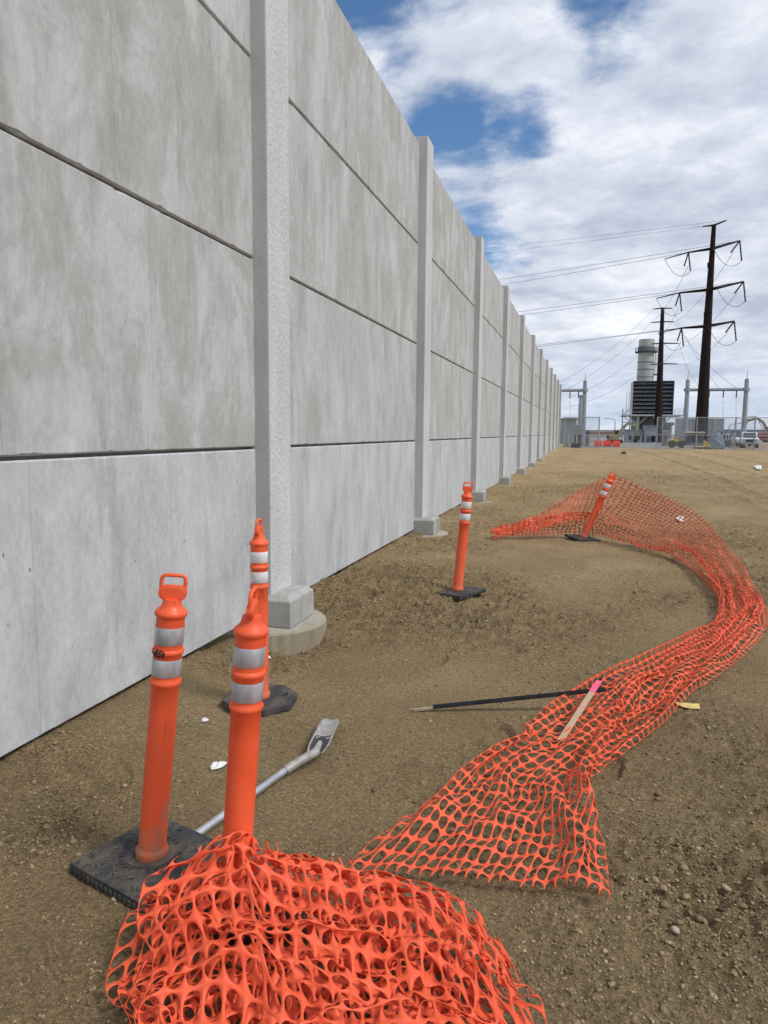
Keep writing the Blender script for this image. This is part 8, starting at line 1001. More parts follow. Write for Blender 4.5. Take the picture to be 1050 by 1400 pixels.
[-1234,1704,109,13,29,-6,19,25,1,27,20,-3,22,24,4,31,15,11,33,13,16,31,15,-7,28,10,-1,25,5,12,27,-1,13,13,8,26,14,9,26,34,-24,30,23,13,-11,32,7,-10,27,15,-16,21,16,-19,27,12,-5,27,8,7,27,9,6,26,12,-8,20,14,-19,24,14,-11,27,8,2,24,14,2,25,11,5,27,9,-2,26,8,-8,24,7,-10,32,5,-11,30,3,-8,30,2,-7,25,3,-23,30,-18,-22,28,-17,-33,39,-24,-5,38,-21,-3,28,-56,-8,29,-43,-7,29,-11,6,24,-15,3,17,-9,-21],
[-1249,1740,129,20,28,0,20,27,-2,21,25,-2,31,19,5,34,20,4,34,17,5,31,11,6,26,3,11,11,16,-18,28,-2,6,29,-3,0,21,-7,19,16,-26,73,31,-3,1,28,13,-13,24,16,-16,22,18,-16,23,16,-7,26,11,7,26,12,2,26,11,-4,25,10,-15,26,9,-11,25,10,-5,21,13,-6,22,10,-1,22,8,-2,22,6,-6,21,7,-9,32,8,-9,40,6,-5,45,-2,2,27,-6,-18,27,5,-23,26,-4,-32,34,-24,-16,36,-22,-13,45,-50,-10,29,-52,3,23,-40,-14,28,-5,13,18,-20,-6],
[-1255,1771,154,27,23,6,32,19,2,36,13,-1,20,31,5,35,14,7,24,28,3,24,20,2,25,3,12,6,17,-18,15,10,-21,23,-9,13,26,-1,-10,50,-72,60,10,13,21,25,11,-7,25,16,-12,21,16,-14,23,14,-7,25,11,3,24,13,1,25,11,-6,24,10,-12,24,9,-13,23,7,-12,20,-4,-14,20,6,-8,19,12,-8,18,12,-7,18,9,-9,33,2,-1,41,6,-3,42,11,2,50,7,7,38,-12,-12,21,2,-33,31,-10,-13,36,-17,-9,34,-43,-39,42,-47,4,27,-56,-3,24,-28,-11,24,-8,8],
[-1229,1764,176,26,34,7,31,27,6,34,14,1,17,31,7,30,20,8,33,12,2,19,21,4,-9,23,-1,-2,19,-17,23,9,-9,22,10,-10,17,-2,-17,72,-89,35,3,6,27,26,-1,-10,25,11,-10,19,23,0,23,15,-6,24,9,-4,25,8,-2,24,5,-6,24,3,-13,20,13,-15,17,17,-14,20,1,-29,17,-2,-13,13,11,-8,16,14,-12,15,13,-7,32,2,6,37,8,10,51,-15,7,45,20,5,55,5,1,45,-2,-14,19,-2,-30,30,-10,-14,46,-36,-5,32,-51,-36,41,-50,3,23,-46,-9,20,-19,1],
[-1199,1772,182,24,35,18,34,20,-4,12,30,22,23,23,-2,38,11,10,18,26,4,18,24,2,1,21,-15,3,25,-16,-11,13,-11,8,9,-17,21,7,0,82,-85,-4,1,0,28,20,-14,-14,27,5,-9,28,4,-5,25,11,-6,23,9,-4,22,12,-4,19,15,-4,15,19,0,15,10,-18,18,2,-20,13,8,-27,14,2,-20,12,16,-14,11,17,-6,10,15,2,29,1,2,51,-6,6,51,-1,10,45,-12,3,55,15,18,56,9,0,50,-2,-17,23,-6,-30,32,-22,-16,51,-49,-2,32,-53,-27,44,-51,0,14,-33,5],
[-1183,1783,202,37,23,3,29,28,7,18,32,15,5,33,4,28,4,11,18,31,1,9,34,-8,11,25,-12,5,17,-16,-6,13,-19,-3,13,-18,17,6,3,61,-70,-8,27,0,5,16,-10,22,4,6,-31,30,-14,-14,23,8,-12,23,14,5,20,14,-12,15,14,9,18,5,-17,11,1,-22,10,4,-21,12,19,-16,13,19,3,19,16,-10,7,18,6,9,6,7,25,-1,2,49,-11,-12,48,-11,7,52,-10,-8,61,-7,-1,56,17,21,55,-1,-8,52,8,-15,36,-16,-19,33,-40,-24,44,-51,2,44,-52,-15,11,-54,13],
[-1174,1806,213,37,14,13,31,24,7,1,33,11,32,35,3,9,16,-23,7,34,4,8,29,-3,8,16,-24,-4,27,-6,10,15,-8,12,10,-9,0,-4,-20,45,-42,3,21,-3,15,20,-5,17,23,-2,-13,2,-13,-33,23,8,-17,20,-1,-17,19,8,-12,18,9,-6,8,12,-3,15,20,6,22,8,-2,19,14,0,18,9,8,2,11,-7,16,15,-3,5,17,-2,24,4,-10,34,-9,-17,47,-11,-20,49,-22,10,62,-21,-9,61,7,9,63,10,11,55,-9,-18,64,10,-17,30,-29,-25,43,-49,1,40,-59,5,16,-61,5],
[-1159,1817,224,28,25,-1,16,17,23,22,22,11,13,49,-17,17,24,-22,17,23,-7,-13,27,-13,5,27,-21,10,12,-15,5,18,-5,4,15,0,16,2,-8,20,-38,25,18,1,8,18,0,14,22,3,-11,26,-7,-9,8,3,-26,18,-1,-21,15,9,-17,18,7,-3,19,9,12,16,7,8,21,0,8,16,10,4,10,15,-2,3,13,-12,14,12,-7,18,2,2,20,-5,-9,28,1,-11,35,-8,-15,35,5,-34,59,-25,3,61,-5,-10,68,-4,7,69,-2,3,71,-6,-31,52,-1,-13,27,-52,10,44,-50,1,19,-69,4],])
def lift(P, off):
    # the ground here is uneven; follow it softly
    Q = P.copy(); h = base_height(P[..., 0], P[..., 1]) - GZ
    w = np.exp(-np.maximum(P[..., 2] - GZ, 0) / .3); Q[..., 2] += h * w + off; return Q
for name, P, lab, ns, ex, sb in (('safety_net_run', RUN, 'long orange plastic safety net trailing across the dirt and up to the tilted post', 12, 2.25, 1),
                            ('safety_net_pile', PILE, 'heap of crumpled orange safety net around the foot of the front posts', 16, 2.05, 2)):
    me = net_mesh(name, lift(P, .022), sb, nseg=ns, expo=ex)
    o = link(name, me, M['net'], smooth=True); tag(o, lab, 'safety net')
    md = o.modifiers.new('thickness', 'SOLIDIFY'); md.thickness = .0016; md.offset = 0
# ------------------------------------------------------------ small things on the dirt
def on(px, py, dz=0.0):
    z = GZ
    for _ in range(4):
        p = onz(px, py, z); z = hz(p.x, p.y)
    return Vector((p.x, p.y, z + dz))
def over(px, py, h):                                    # a point h above the ground, seen in that direction
    z = GZ + h
    for _ in range(4):
        p = onz(px, py, z); z = hz(p.x, p.y) + h
    return p
# trenching shovel
a = over(258, 1149, .02); k = over(392, 1052, .04); nck = over(431, 1029, .07); tip = over(452, 984, .05)
t = thing('shovel', 'narrow trenching shovel with a bare metal handle lying in the dirt', 'shovel', tuple(a))
def rel(v): return Vector(v) - a
MB().tube([rel(a), rel(k)], .0165, 16).build('handle', M['alu'], t, smooth=False); smooth_by_angle(bpy.context.scene.objects[t.children[0].name])
so = MB().tube([rel(k) - (rel(k) - rel(a)).normalized() * .01, rel(k) * .5 + rel(nck) * .5 + Vector((0, 0, .004)), rel(nck), rel(nck) * .72 + rel(tip) * .28], [.0205, .021, .022, .012], 14).build('socket', M['fibre'], t); smooth_by_angle(so)
d = (rel(tip) - rel(nck)); Lb = .47; dn = d.normalized(); sdv = dn.cross(Vector((0, 0, 1))).normalized(); upv = sdv.cross(dn).normalized()
org = rel(nck) + dn * .0
def blade_pt(u, v):                                    # u along, v across -1..1
    w = (.040 + .011 * min(1, u * 5)) * (1 if u < .90 else 1 - (u - .90) * 4.2)
    return org + dn * (u * Lb) + sdv * (v * w) + upv * (.017 * v * v * (1 - .25 * u) - .012 + (.012 * math.exp(-((v) / .3) ** 2) * max(0, 1 - u * 2.2)))
nu_, nv_ = 22, 12; vs = [blade_pt(i / nu_, -1 + 2 * j / nv_) for i in range(nu_ + 1) for j in range(nv_ + 1)]
fs = [(i * (nv_ + 1) + j, (i + 1) * (nv_ + 1) + j, (i + 1) * (nv_ + 1) + j + 1, i * (nv_ + 1) + j + 1) for i in range(nu_) for j in range(nv_)]
me = MB().add(vs, fs).mesh('blade'); me.materials.append(M['alu']); me.materials.append(M['blackpaint'])
me.materials.append(M['fibre'])
for i in range(nu_):
    for j in range(nv_):
        g_ = random.random() * .12
        me.polygons[i * nv_ + j].material_index = (1 if .04 < i / nu_ + g_ < .50 and 1 <= j < nv_ - 1 else (2 if (i + j) % 5 else 0))
bl = link('blade', me, None, t, smooth=True); md = bl.modifiers.new('t', 'SOLIDIFY'); md.thickness = .003; md.offset = 0

# dark channel stake and the pink tipped lath lying across it
a = over(592, 968, .02); b = over(828, 944, .125)
t = thing('channel_stake', 'long black metal channel stake lying on the dirt with its tip under the net', 'stake', tuple(a))
dv = Vector(b) - a; q = dv.to_track_quat('X', 'Z').to_matrix().to_4x4(); Lg = dv.length
ch = MB(); ch.box(0, Lg, -.013, .013, -.002, .001, q); ch.box(0, Lg, -.013, -.0105, .0011, .018, q); ch.box(0, Lg, .0105, .013, .0011, .015, q)
ch.build('channel', M['chan'], t)
w = MB()
for u in (.62, .86): w.tube([q @ Vector((Lg * u, .022 * math.cos(x), .012 + .017 * math.sin(x))) for x in np.linspace(0, 6.3, 12)], .0022, 5)
w.tube([q @ Vector((Lg * .86, 0, .028)), q @ Vector((Lg * .858, .01, .06)), q @ Vector((Lg * .85, .04, .12))], .0018, 5)
w.build('tie_wire', M['darksteel'], t)['kind'] = 'stuff'
w = MB(); w.box(-.115, .0, -.012, .012, -.006, .006, q); w.box(-.125, -.08, -.006, .004, -.004, .0075, q); w.build('wooden_tip', M['oldwood'], t)
a = over(819, 932, .165); b = over(766, 1014, .055)
t = thing('survey_lath', 'wooden survey lath with a pink painted end lying on the orange net', 'stake', tuple(a))
dv = Vector(b) - a; q = dv.to_track_quat('X', 'Z').to_matrix().to_4x4(); Lg = dv.length
MB().box(.15, Lg, -.0165, .0165, 0, .008, q).build('lath', M['wood'], t, bev=.0015)
MB().box(0, .151, -.0167, .0167, -.0002, .0082, q).build('painted_end', M['pink'], t, bev=.0015)
# black strap
a = on(812, 943, .05); st = MB(); pts = [on(812, 944, .06), on(822, 941, .065), on(833, 940, .06), on(842, 944, .045)]
vv = []
for p in pts: vv += [p + Vector((0, -.02, 0)), p + Vector((0, .02, .006))]
st.add(vv, [(0, 2, 3, 1), (2, 4, 5, 3), (4, 6, 7, 5)]); o = st.build('fabric_scrap', M['letter'], None); md = o.modifiers.new('t', 'SOLIDIFY'); md.thickness = .003
tag(o, 'black scrap of fabric poking through the net beside the pink lath end', 'scrap')

def scrap(name, outline, m, label, cat, dz=.008, crumple=.006, th=.0012):
    pts = [on(x, y, dz) for x, y in outline]; c = sum(pts, Vector()) / len(pts)
    g = random.Random(len(label)); n = len(pts); v = []; f = []
    rings = (1.0, .66, .33)
    for k, r_ in enumerate(rings):
        for p in pts:
            e = c + (p - c) * r_; v.append(e - c + Vector((0, 0, g.uniform(-crumple, crumple) + crumple * (1 - r_))))
    for k in range(2):
        f += [(k * n + i, k * n + (i + 1) % n, (k + 1) * n + (i + 1) % n, (k + 1) * n + i) for i in range(n)]
    v.append(Vector((0, 0, crumple))); f += [(2 * n + i, 2 * n + (i + 1) % n, 3 * n) for i in range(n)]
    o = MB().add(v, f).build(name, m, None, loc=c); md = o.modifiers.new('t', 'SOLIDIFY'); md.thickness = th
    return tag(o, label, cat)
o = scrap('paper_tag', [(922, 962), (933, 963.5), (945, 964), (956, 963), (957, 970.5), (945, 970.5), (934, 970), (924, 967.5)], M['yellowtag'], 'small yellow paper tag lying on the dirt right of the net', 'tag', .012, .003)
scrap('litter', [(287, 1050), (293, 1044), (300, 1045), (306, 1043), (311, 1047), (304, 1051), (297, 1054), (289, 1055)], M['paper'], 'torn white scrap of litter between the front delineators and the octagonal base', 'litter', .012, .006)
scrap('litter', [(364, 890), (366, 897), (371, 901), (366, 903), (360, 903)], M['paper'], 'small white triangle of litter at the foot of the first round pier', 'litter', .03, .004)
scrap('litter', [(276, 984), (281, 982), (286, 986), (281, 989), (276, 988)], M['paper'], 'tiny pale chip of litter left of the octagonal rubber base', 'litter', .006, .003)
scrap('litter', [(924, 710), (929, 708), (934, 709), (936, 712), (932, 715), (926, 714)], M['paper'], 'crumpled white litter lying behind the raised part of the net', 'litter', .03, .02)
scrap('litter', [(1031, 638), (1036, 636.5), (1041, 638.5), (1041, 643.5), (1034, 643)], M['paper'], 'white sheet of paper on the open dirt at the far right', 'litter', .05, .03)
scrap('soil_lump', [(850, 619.4), (853, 618.6), (856, 619.4), (855.6, 620.6), (851, 620.8)], M['track'], 'dark lump lying alone on the far dirt below the excavator', 'lump', .05, .04, .05)

# ------------------------------------------------------------ chain link fences
FY = 66.0
def fence(xs, ytop, ybot, label, rails, depth=FY, wires=True):
    pts = [at(x, yb, depth) for x, yb in zip(xs, ybot)]; tops = [at(x, yt, depth) for x, yt in zip(xs, ytop)]
    o0 = pts[0]; t = thing('chain_link_fence', label, 'fence', tuple(o0))
    zb = min(p.z for p in pts) - .25; zt = sum(p.z for p in tops) / len(tops)
    for p in pts:
        MB().tube([(p.x - o0.x, 0, zb - o0.z), (p.x - o0.x, 0, zt - o0.z + .05)], .055, 10).build('fence_post', M['galv'], t, smooth=False)
    x0, x1 = pts[0].x - o0.x, pts[-1].x - o0.x
    for fr in rails:
        z = zb + (zt - zb) * fr - o0.z
        MB().tube([(x0, 0, z), (x1, 0, z)], .03, 8).build('rail', M['galv'], t)
    if wires:
        mb = MB(); H_ = zt - zb; sp = .085; r = .0042; x = x0 - H_
        while x < x1:
            for sgn in (1, -1):
                a_, b_ = x, x + H_
                lo = max(a_, x0); hi = min(b_, x1)
                if hi - lo > .02:
                    za, zb_ = lo - a_, hi - a_
                    if sgn < 0: za, zb_ = H_ - za, H_ - zb_
                    mb.tube([(lo, .06 + .004 * sgn, za + zb - o0.z), (hi, .06 + .004 * sgn, zb_ + zb - o0.z)], r, 3, cap=False)
            x += sp
        o = mb.build('chain_link', M['galv'], t); o['kind'] = 'stuff'
    return t
fence([771, 818], [570, 571], [611, 611], 'short stretch of chain link fence ending beside the far end of the wall', (1.0,))
fence([897, 951, 1004, 1030, 1060, 1110, 1160], [571] * 7, [614] * 7, 'long chain link fence on the right in front of the substation', (1.0, .5))

# ------------------------------------------------------------ tall power poles
def bez(a, b, sag, n=14):
    a = Vector(a); b = Vector(b); return [a.lerp(b, i / n) - Vector((0, 0, sag * 4 * (i / n) * (1 - i / n))) for i in range(n + 1)]
def wire(a, b, sag, label, r=.022, grp='power lines strung to the two brown poles'):
    pts = bez(a, b, sag); o0 = pts[0]
    o = MB().tube([p - o0 for p in pts], r, 5).build('power_line', M['cable'], None, loc=o0); return tag(o, label, 'power line', grp)
PY = 85.0
pb = at(958, 600, PY); pb.z = .0; pt = at(976, 309, PY)
t = thing('power_pole', 'tall dark brown steel power pole with three tiers of arms, behind the right fence', 'power pole', tuple(pb))
Hp = pt.z - pb.z
MB().tube([(0, 0, -.5), (0, 0, Hp * .5), (pt.x - pb.x, 0, Hp)], [.72, .46, .22], 16).build('pole_shaft', M['weather_steel'], t)
for fr in (.37, .61, .83):
    MB().lathe([(.62 - .34 * fr, Hp * fr - .25), (.64 - .34 * fr, Hp * fr + .25)], 12).build('arm_collar', M['weather_steel'], t)
ad = Vector((1, -.85, 0)).normalized()
def armset(base, zc, La, Lb, up, th, parent, drop=2.0):
    c = Vector((base, 0, zc)); tips = []
    for s, Ln in ((1, La), (-1, Lb)):
        tip_ = c + ad * (s * Ln) + Vector((0, 0, up * Ln)); tips.append(tip_)
        MB().tube([c, tip_], [th, th * .5], 8).build('arm', M['weather_steel'], parent)
        if drop:
            n = MB(); e = tip_ + Vector((.30 * 1, 0, -drop)); e2 = tip_ + Vector((-.75 if s > 0 else -.35, .2, -drop * (.55 if s > 0 else .7)))
            for q0, q1 in ((tip_, e), (tip_, e2)):
                k_ = 12
                n.tube([q0.lerp(q1, i / k_) for i in range(k_ + 1)], [.085 if i % 2 else .065 for i in range(k_ + 1)], 8)
            n.build('insulator', M['darksteel'], parent)['kind'] = 'stuff'
            far = tip_ + Vector((-2.3, 1.2, -.3))
            MB().tube([tip_, far], [.075, .05], 6).build('strain_insulator', M['darksteel'], parent)
            MB().tube([far + (e - far) * (i / 10) - Vector((0, 0, 1.1 * 4 * (i / 10) * (1 - i / 10))) for i in range(11)], .025, 5).build('jumper_cable', M['cable'], parent)
    return [t_ + Vector(pb) for t_ in tips]
sx = (pt.x - pb.x)
zc = [at(972, 340, PY).z - pb.z, at(970, 396, PY).z - pb.z, at(966, 446, PY).z - pb.z, at(976, 308, PY).z - pb.z]
tips1 = armset(sx * .75, zc[0], 3.0, 2.8, .06, .17, t)
tips2 = armset(sx * .5, zc[1], 3.7, 3.6, .06, .19, t)
tips3 = armset(sx * .2, zc[2], 3.0, 3.1, .05, .19, t)
tips0 = armset(sx, zc[3], 1.4, 1.3, .13, .12, t, 0)
far_l = [(600, 402), (600, 388), (600, 429), (600, 421), (600, 470), (600, 463)]
nm = ['top', 'top', 'middle', 'middle', 'lowest', 'lowest']
for k, (tp, fl) in enumerate(zip((tips1[1], tips1[0], tips2[1], tips2[0], tips3[1], tips3[0]), far_l)):
    sd_ = 'near' if k % 2 else 'far'
    # dead end strings in line with the conductor
    wire(tp, at(fl[0] - 420, fl[1] + 43, 230), 2.5, 'line running left from the %s end of the tall pole\'s %s arm' % (sd_, nm[k]))
wire(tips0[1], at(300, 372, 220), 1.5, 'thin line running left from the left end of the tall pole\'s short crown arm', .014)
wire(tips0[0], at(300, 362, 220), 1.5, 'thin line running left from the right end of the tall pole\'s short crown arm', .014)

SY = 141.0
sb = at(899, 600, SY); sb.z = 0; stp = at(906, 421, SY)
ts = thing('power_pole', 'smaller brown power pole in front of the louvred intake box', 'power pole', tuple(sb))
Hs = stp.z - sb.z
MB().tube([(0, 0, -.5), (stp.x - sb.x, 0, Hs)], [.78, .30], 12).build('pole_shaft', M['weather_steel'], ts)
smt = []
for py_, xl, xr in ((422, 893, 919), (440.5, 890, 922), (470, 890, 928), (498, 889, 927)):
    z = at(906, py_, SY).z; a_ = at(xl, py_, SY); b_ = at(xr, py_ + .5, SY); c_ = at(905, py_, SY)
    MB().tube([Vector((a_.x, SY, z)) - sb, Vector((c_.x, SY, z + .1)) - sb, Vector((b_.x, SY, z)) - sb], [.08, .13, .08], 6).build('arm', M['weather_steel'], ts)
    smt.append((Vector((a_.x, SY, z)), Vector((b_.x, SY, z))))
lv = ['top', 'second', 'third', 'lowest']
for k, (l_, r_) in enumerate(smt):
    wire(l_, at([766, 770, 775, 780][k], [523, 535, 545, 556][k], 100), 1.0, 'line sloping down left from the %s arm of the smaller pole' % lv[k])
    if k < 3: wire(r_, at([985, 1010, 960][k], [533, 533, 533][k], 97), 1.0, 'line sloping down right from the %s arm of the smaller pole to the gantry' % lv[k])
for k, (tp, (l_, r_)) in enumerate(zip((tips1, tips2, tips3), (smt[1], smt[2], smt[3]))):
    wire(tp[1] + Vector((0, 0, -1.6)), l_, 1.0, 'line from the tall pole\'s far %s arm end to the smaller pole' % nm[2 * k])
    wire(tp[0] + Vector((-.5, 0, -1.0)), r_, 1.2, 'line from the tall pole\'s near %s arm end to the smaller pole' % nm[2 * k])

# ------------------------------------------------------------ gantries of the substation
def gantry(x0, x1, ytop, ybeam, Y, label, w=.30):
    a_ = at(x0, 600, Y); a_.z = 0; t = thing('gantry', label, 'gantry', tuple(a_))
    h = at(x0, ytop, Y).z; xs = []
    for x in (x0, x1):
        xt = at(x, 600, Y).x - a_.x; xs.append(xt)
        MB().tube([(xt, 0, -.3), (xt, 0, h)], [w * 1.1, w * .8], 12).build('gantry_column', M['galv'], t)
        MB().tube([(xt, 0, h), (xt, 0, h + 1.1)], [.05, .015], 6).build('lightning_rod', M['galv'], t)
        zb_ = at(x0, ybeam, Y).z; MB().lathe([(w + .12, zb_ - .18), (w + .12, zb_ + .18)], 12, c=(xt, 0)).build('flange', M['galv'], t)
    zb_ = at(x0, ybeam, Y).z
    MB().tube([(xs[0], 0, zb_), (xs[1], 0, zb_)], .20, 10).build('beam', M['galv'], t)
    for f in (.38, .62, .84) if Y < 99 else (.35, .6):
        x = xs[0] + (xs[1] - xs[0]) * f
        MB().tube([(x, 0, zb_ - (.18 + .16 * i)) for i in range(6)], [.05 if i % 2 else .09 for i in range(6)], 6).build('insulator', M['darksteel'], t)
        MB().tube([(x, 0, zb_ - 1), (x + .1, 0, zb_ - 3.2), (x - .1, 0, .8)], .02, 4).build('dropper', M['cable'], t)
gantry(936, 1016, 519, 533, 97, 'right steel gantry spanning behind the tall brown pole')
gantry(745, 797, 521, 534, 97, 'left steel gantry whose beam reaches behind the end of the wall')
# post with a gear box beside the wall's end
a_ = at(790, 600, 72); a_.z = .05
t = thing('equipment_stand', 'grey cabinet on two legs in front of a thin steel post', 'equipment cabinet', tuple(a_))
def Z(y, Y): return at(790, y, Y).z - .05
MB().box(-.52, .48, -.3, .3, Z(595, 72), Z(580.5, 72)).build('cabinet', M['greybox'], t, bev=.03)
for s in (-.3, .15): MB().box(s, s + .14, -.08, .08, -.2, Z(595, 72)).build('leg', M['darksteel'], t)
MB().box(-.62, .3, -.25, .25, -.1, Z(606, 72)).build('plinth', M['darksteel'], t, bev=.02)
MB().tube([(0.1, .5, 0), (.14, .5, Z(541, 72))], [.2, .16], 10).build('steel_post', M['galv'], t)
MB().lathe([(.26, Z(541, 72)), (.26, Z(541, 72) + .08)], 10, c=(.14, .5)).build('post_cap', M['galv'], t)

# ------------------------------------------------------------ turbine intake with its stack
TY = 150.0
def tx_(px): return at(px, 560, TY).x
def tz_(py): return at(895, py, TY).z
X0, X1 = tx_(864.5), tx_(919.5); zb0, zb1 = tz_(566), tz_(521.5)
t = thing('turbine_intake', 'dark louvred intake box raised on a pale steel frame', 'industrial plant', ((X0 + X1) / 2, TY, 0))
w2 = (X1 - X0) / 2; D = 7.0
MB().box(-w2, w2, .6, D, zb0, zb1).build('housing', M['void'], t)
MB().box(-w2 - .12, -w2, 0, D, zb0 - .1, zb1 + .1).build('side_wall', M['whitesteel'], t)
MB().box(w2, w2 + .12, 0, D, zb0 - .1, zb1 + .1).build('side_wall', M['louvre'], t)
MB().box(-w2, w2, 0, D, zb1, zb1 + .12).build('roof', M['louvre'], t)
nl = 8; hh = (zb1 - zb0) / nl
lm = MB().add([(-w2, 0, 0), (w2, 0, 0), (w2, .55, hh * .62), (-w2, .55, hh * .62), (-w2, .03, -.03), (w2, .03, -.03), (w2, .60, hh * .6), (-w2, .60, hh * .6)],
              [(0, 1, 2, 3), (7, 6, 5, 4), (0, 4, 5, 1), (3, 2, 6, 7), (0, 3, 7, 4), (1, 5, 6, 2)]).mesh('louvre'); lm.materials.append(M['louvre'])
for i in range(nl): link('louvre', lm, None, t, loc=(0, 0, zb0 + hh * (i + .36)))
for i in range(8):
    x = -w2 + 2 * w2 * (i + .5) / 8; MB().box(x - .03, x + .03, .56, .6, zb0, zb1).build('mullion', M['louvre'], t)
MB().box(-w2 - 1.9, w2 + 1.9, -.9, D, zb0 - .42, zb0 - .12).build('deck', M['whitesteel'], t)
for px in (873, 906):
    x = tx_(px) - (X0 + X1) / 2; MB().box(x - .28, x + .28, .2, .7, -.2, zb0 - .42).build('support_column', M['whitesteel'], t)
    for s in (-1, 1): bar(MB(), (x, .45, zb0 - 2.2), (x + s * 1.7, .45, zb0 - .45), .2).build('brace', M['whitesteel'], t)
for px in (868, 889, 914):
    x = tx_(px) - (X0 + X1) / 2; MB().box(x - .22, x + .22, D - .6, D - .2, -.2, zb0 - .42).build('support_column', M['whitesteel'], t)
rl = MB()
for (xa, xb) in ((-w2 - 1.9, -w2 - .3), (w2 + .3, w2 + 1.9)):
    for z in (.55, 1.1): rl.tube([(xa, -.85, zb0 + z - .15), (xb, -.85, zb0 + z - .15)], .04, 5)
    for f in (0, .5, 1): rl.tube([(xa + (xb - xa) * f, -.85, zb0 - .2), (xa + (xb - xa) * f, -.85, zb0 + .97)], .04, 5)
rl.build('handrail', M['whitesteel'], t)['kind'] = 'stuff'
cg = MB(); xa = -w2 - .9
for s in (-.25, .25): cg.tube([(xa + s, -.1, zb0 - .2), (xa + s, -.1, zb0 + 4.6)], .05, 5)
for i in range(9): cg.tube([(xa - .25, -.1, zb0 + .5 * i), (xa + .25, -.1, zb0 + .5 * i)], .035, 5)
cg.build('ladder', M['whitesteel'], t)['kind'] = 'stuff'
MB().box(tx_(877) - (X0 + X1) / 2, tx_(899) - (X0 + X1) / 2, 1.4, 6.4, -.2, zb0 - .5).build('duct', M['louvre'], t)
MB().box(tx_(869) - (X0 + X1) / 2, tx_(875) - (X0 + X1) / 2, 2.4, 6, -.2, zb0 - .5).build('duct', M['greybuild'], t)
for px in (906, 914, 919):
    x = tx_(px) - (X0 + X1) / 2; MB().tube([(x, 1.8, -.2), (x, 1.8, zb0 - 1.6)], .38, 10).build('pipe', M['galv'], t)
MB().tube([(tx_(904) - (X0 + X1) / 2, 1.8, zb0 - 1.9), (tx_(924) - (X0 + X1) / 2, 1.8, zb0 - 1.9)], .3, 10).build('pipe', M['galv'], t)
# outside stair tower on the left
sx0, sx1 = tx_(852) - (X0 + X1) / 2, tx_(862.5) - (X0 + X1) / 2
tw = MB()
for x in (sx0, sx1):
    for y in (.2, 2.2): bar(tw, (x, y, -.2), (x, y, zb0 + (.9 if x == sx0 else -.2)), .14)
for k_ in range(4):
    z = .9 + k_ * 1.45
    for y in (.2, 2.2): bar(tw, (sx0, y, z), (sx1, y, z), .12)
    bar(tw, (sx0, .2, z), (sx1, .2, z + 1.3), .16) if k_ % 2 else bar(tw, (sx1, .2, z), (sx0, .2, z + 1.3), .16)
tw.build('stair_tower', M['whitesteel'], t)['kind'] = 'stuff'

# stack behind the intake
KY = 160.0
def kx(px): return at(px, 500, KY).x
def kz(py): return at(880, py, KY).z
cx = (kx(870.5) + kx(893)) / 2 + .15; rr = (kx(893) - kx(870.5)) / 2
t = thing('exhaust_stack', 'pale round exhaust stack with a dark gallery ring near its top', 'chimney', (cx, KY, 0))
zt = kz(464.5)
o = MB().lathe([(rr * 1.05, 0), (rr * 1.04, kz(521)), (rr * .97, kz(483)), (rr * .97, zt), (rr * .90, zt), (rr * .90, zt - 1.5)], 40, cap=False).build('shaft', M['stack'], t); smooth_by_angle(o)
for py_ in (516, 505.5, 495.5): o = MB().lathe([(rr * 1.03, kz(py_) - .07), (rr * 1.055, kz(py_) - .07), (rr * 1.055, kz(py_) + .07), (rr * 1.03, kz(py_) + .07)], 40, cap=False).build('seam_band', M['stackring'], t)
MB().lathe([(rr * 1.0, kz(483)), (rr * 1.04, kz(482)), (rr * 1.04, kz(475)), (rr * 1.0, kz(474))], 40, cap=False).build('collar', M['stackring'], t)
MB().lathe([(rr * 1.0, kz(482.5)), (rr * 1.38, kz(482.3)), (rr * 1.38, kz(481)), (rr * 1.0, kz(481))], 40, cap=False).build('gallery', M['darksteel'], t)
rl = MB()
for k_ in range(20):
    a2 = 2 * math.pi * k_ / 20; rl.tube([(rr * 1.36 * math.cos(a2), rr * 1.36 * math.sin(a2), kz(481)), (rr * 1.36 * math.cos(a2), rr * 1.36 * math.sin(a2), kz(476))], .035, 4)
rl.tube([(rr * 1.36 * math.cos(x), rr * 1.36 * math.sin(x), kz(476)) for x in np.linspace(0, 6.2832, 30)], .035, 4)
rl.build('railing', M['stackring'], t)['kind'] = 'stuff'
ld = MB(); xl_ = rr * 1.25
for s in (-.28, .28): ld.tube([(xl_ + s, -.6, kz(512)), (xl_ + s, -.6, kz(476))], .05, 5)
for i in range(18): ld.tube([(xl_ - .28, -.6, kz(512) + .34 * i), (xl_ + .28, -.6, kz(512) + .34 * i)], .045, 5)
ld.build('ladder', M['darksteel'], t)['kind'] = 'stuff'
MB().box(rr * 1.0, rr * 1.55, -1, 0, kz(513.5), kz(512)).build('landing', M['darksteel'], t)

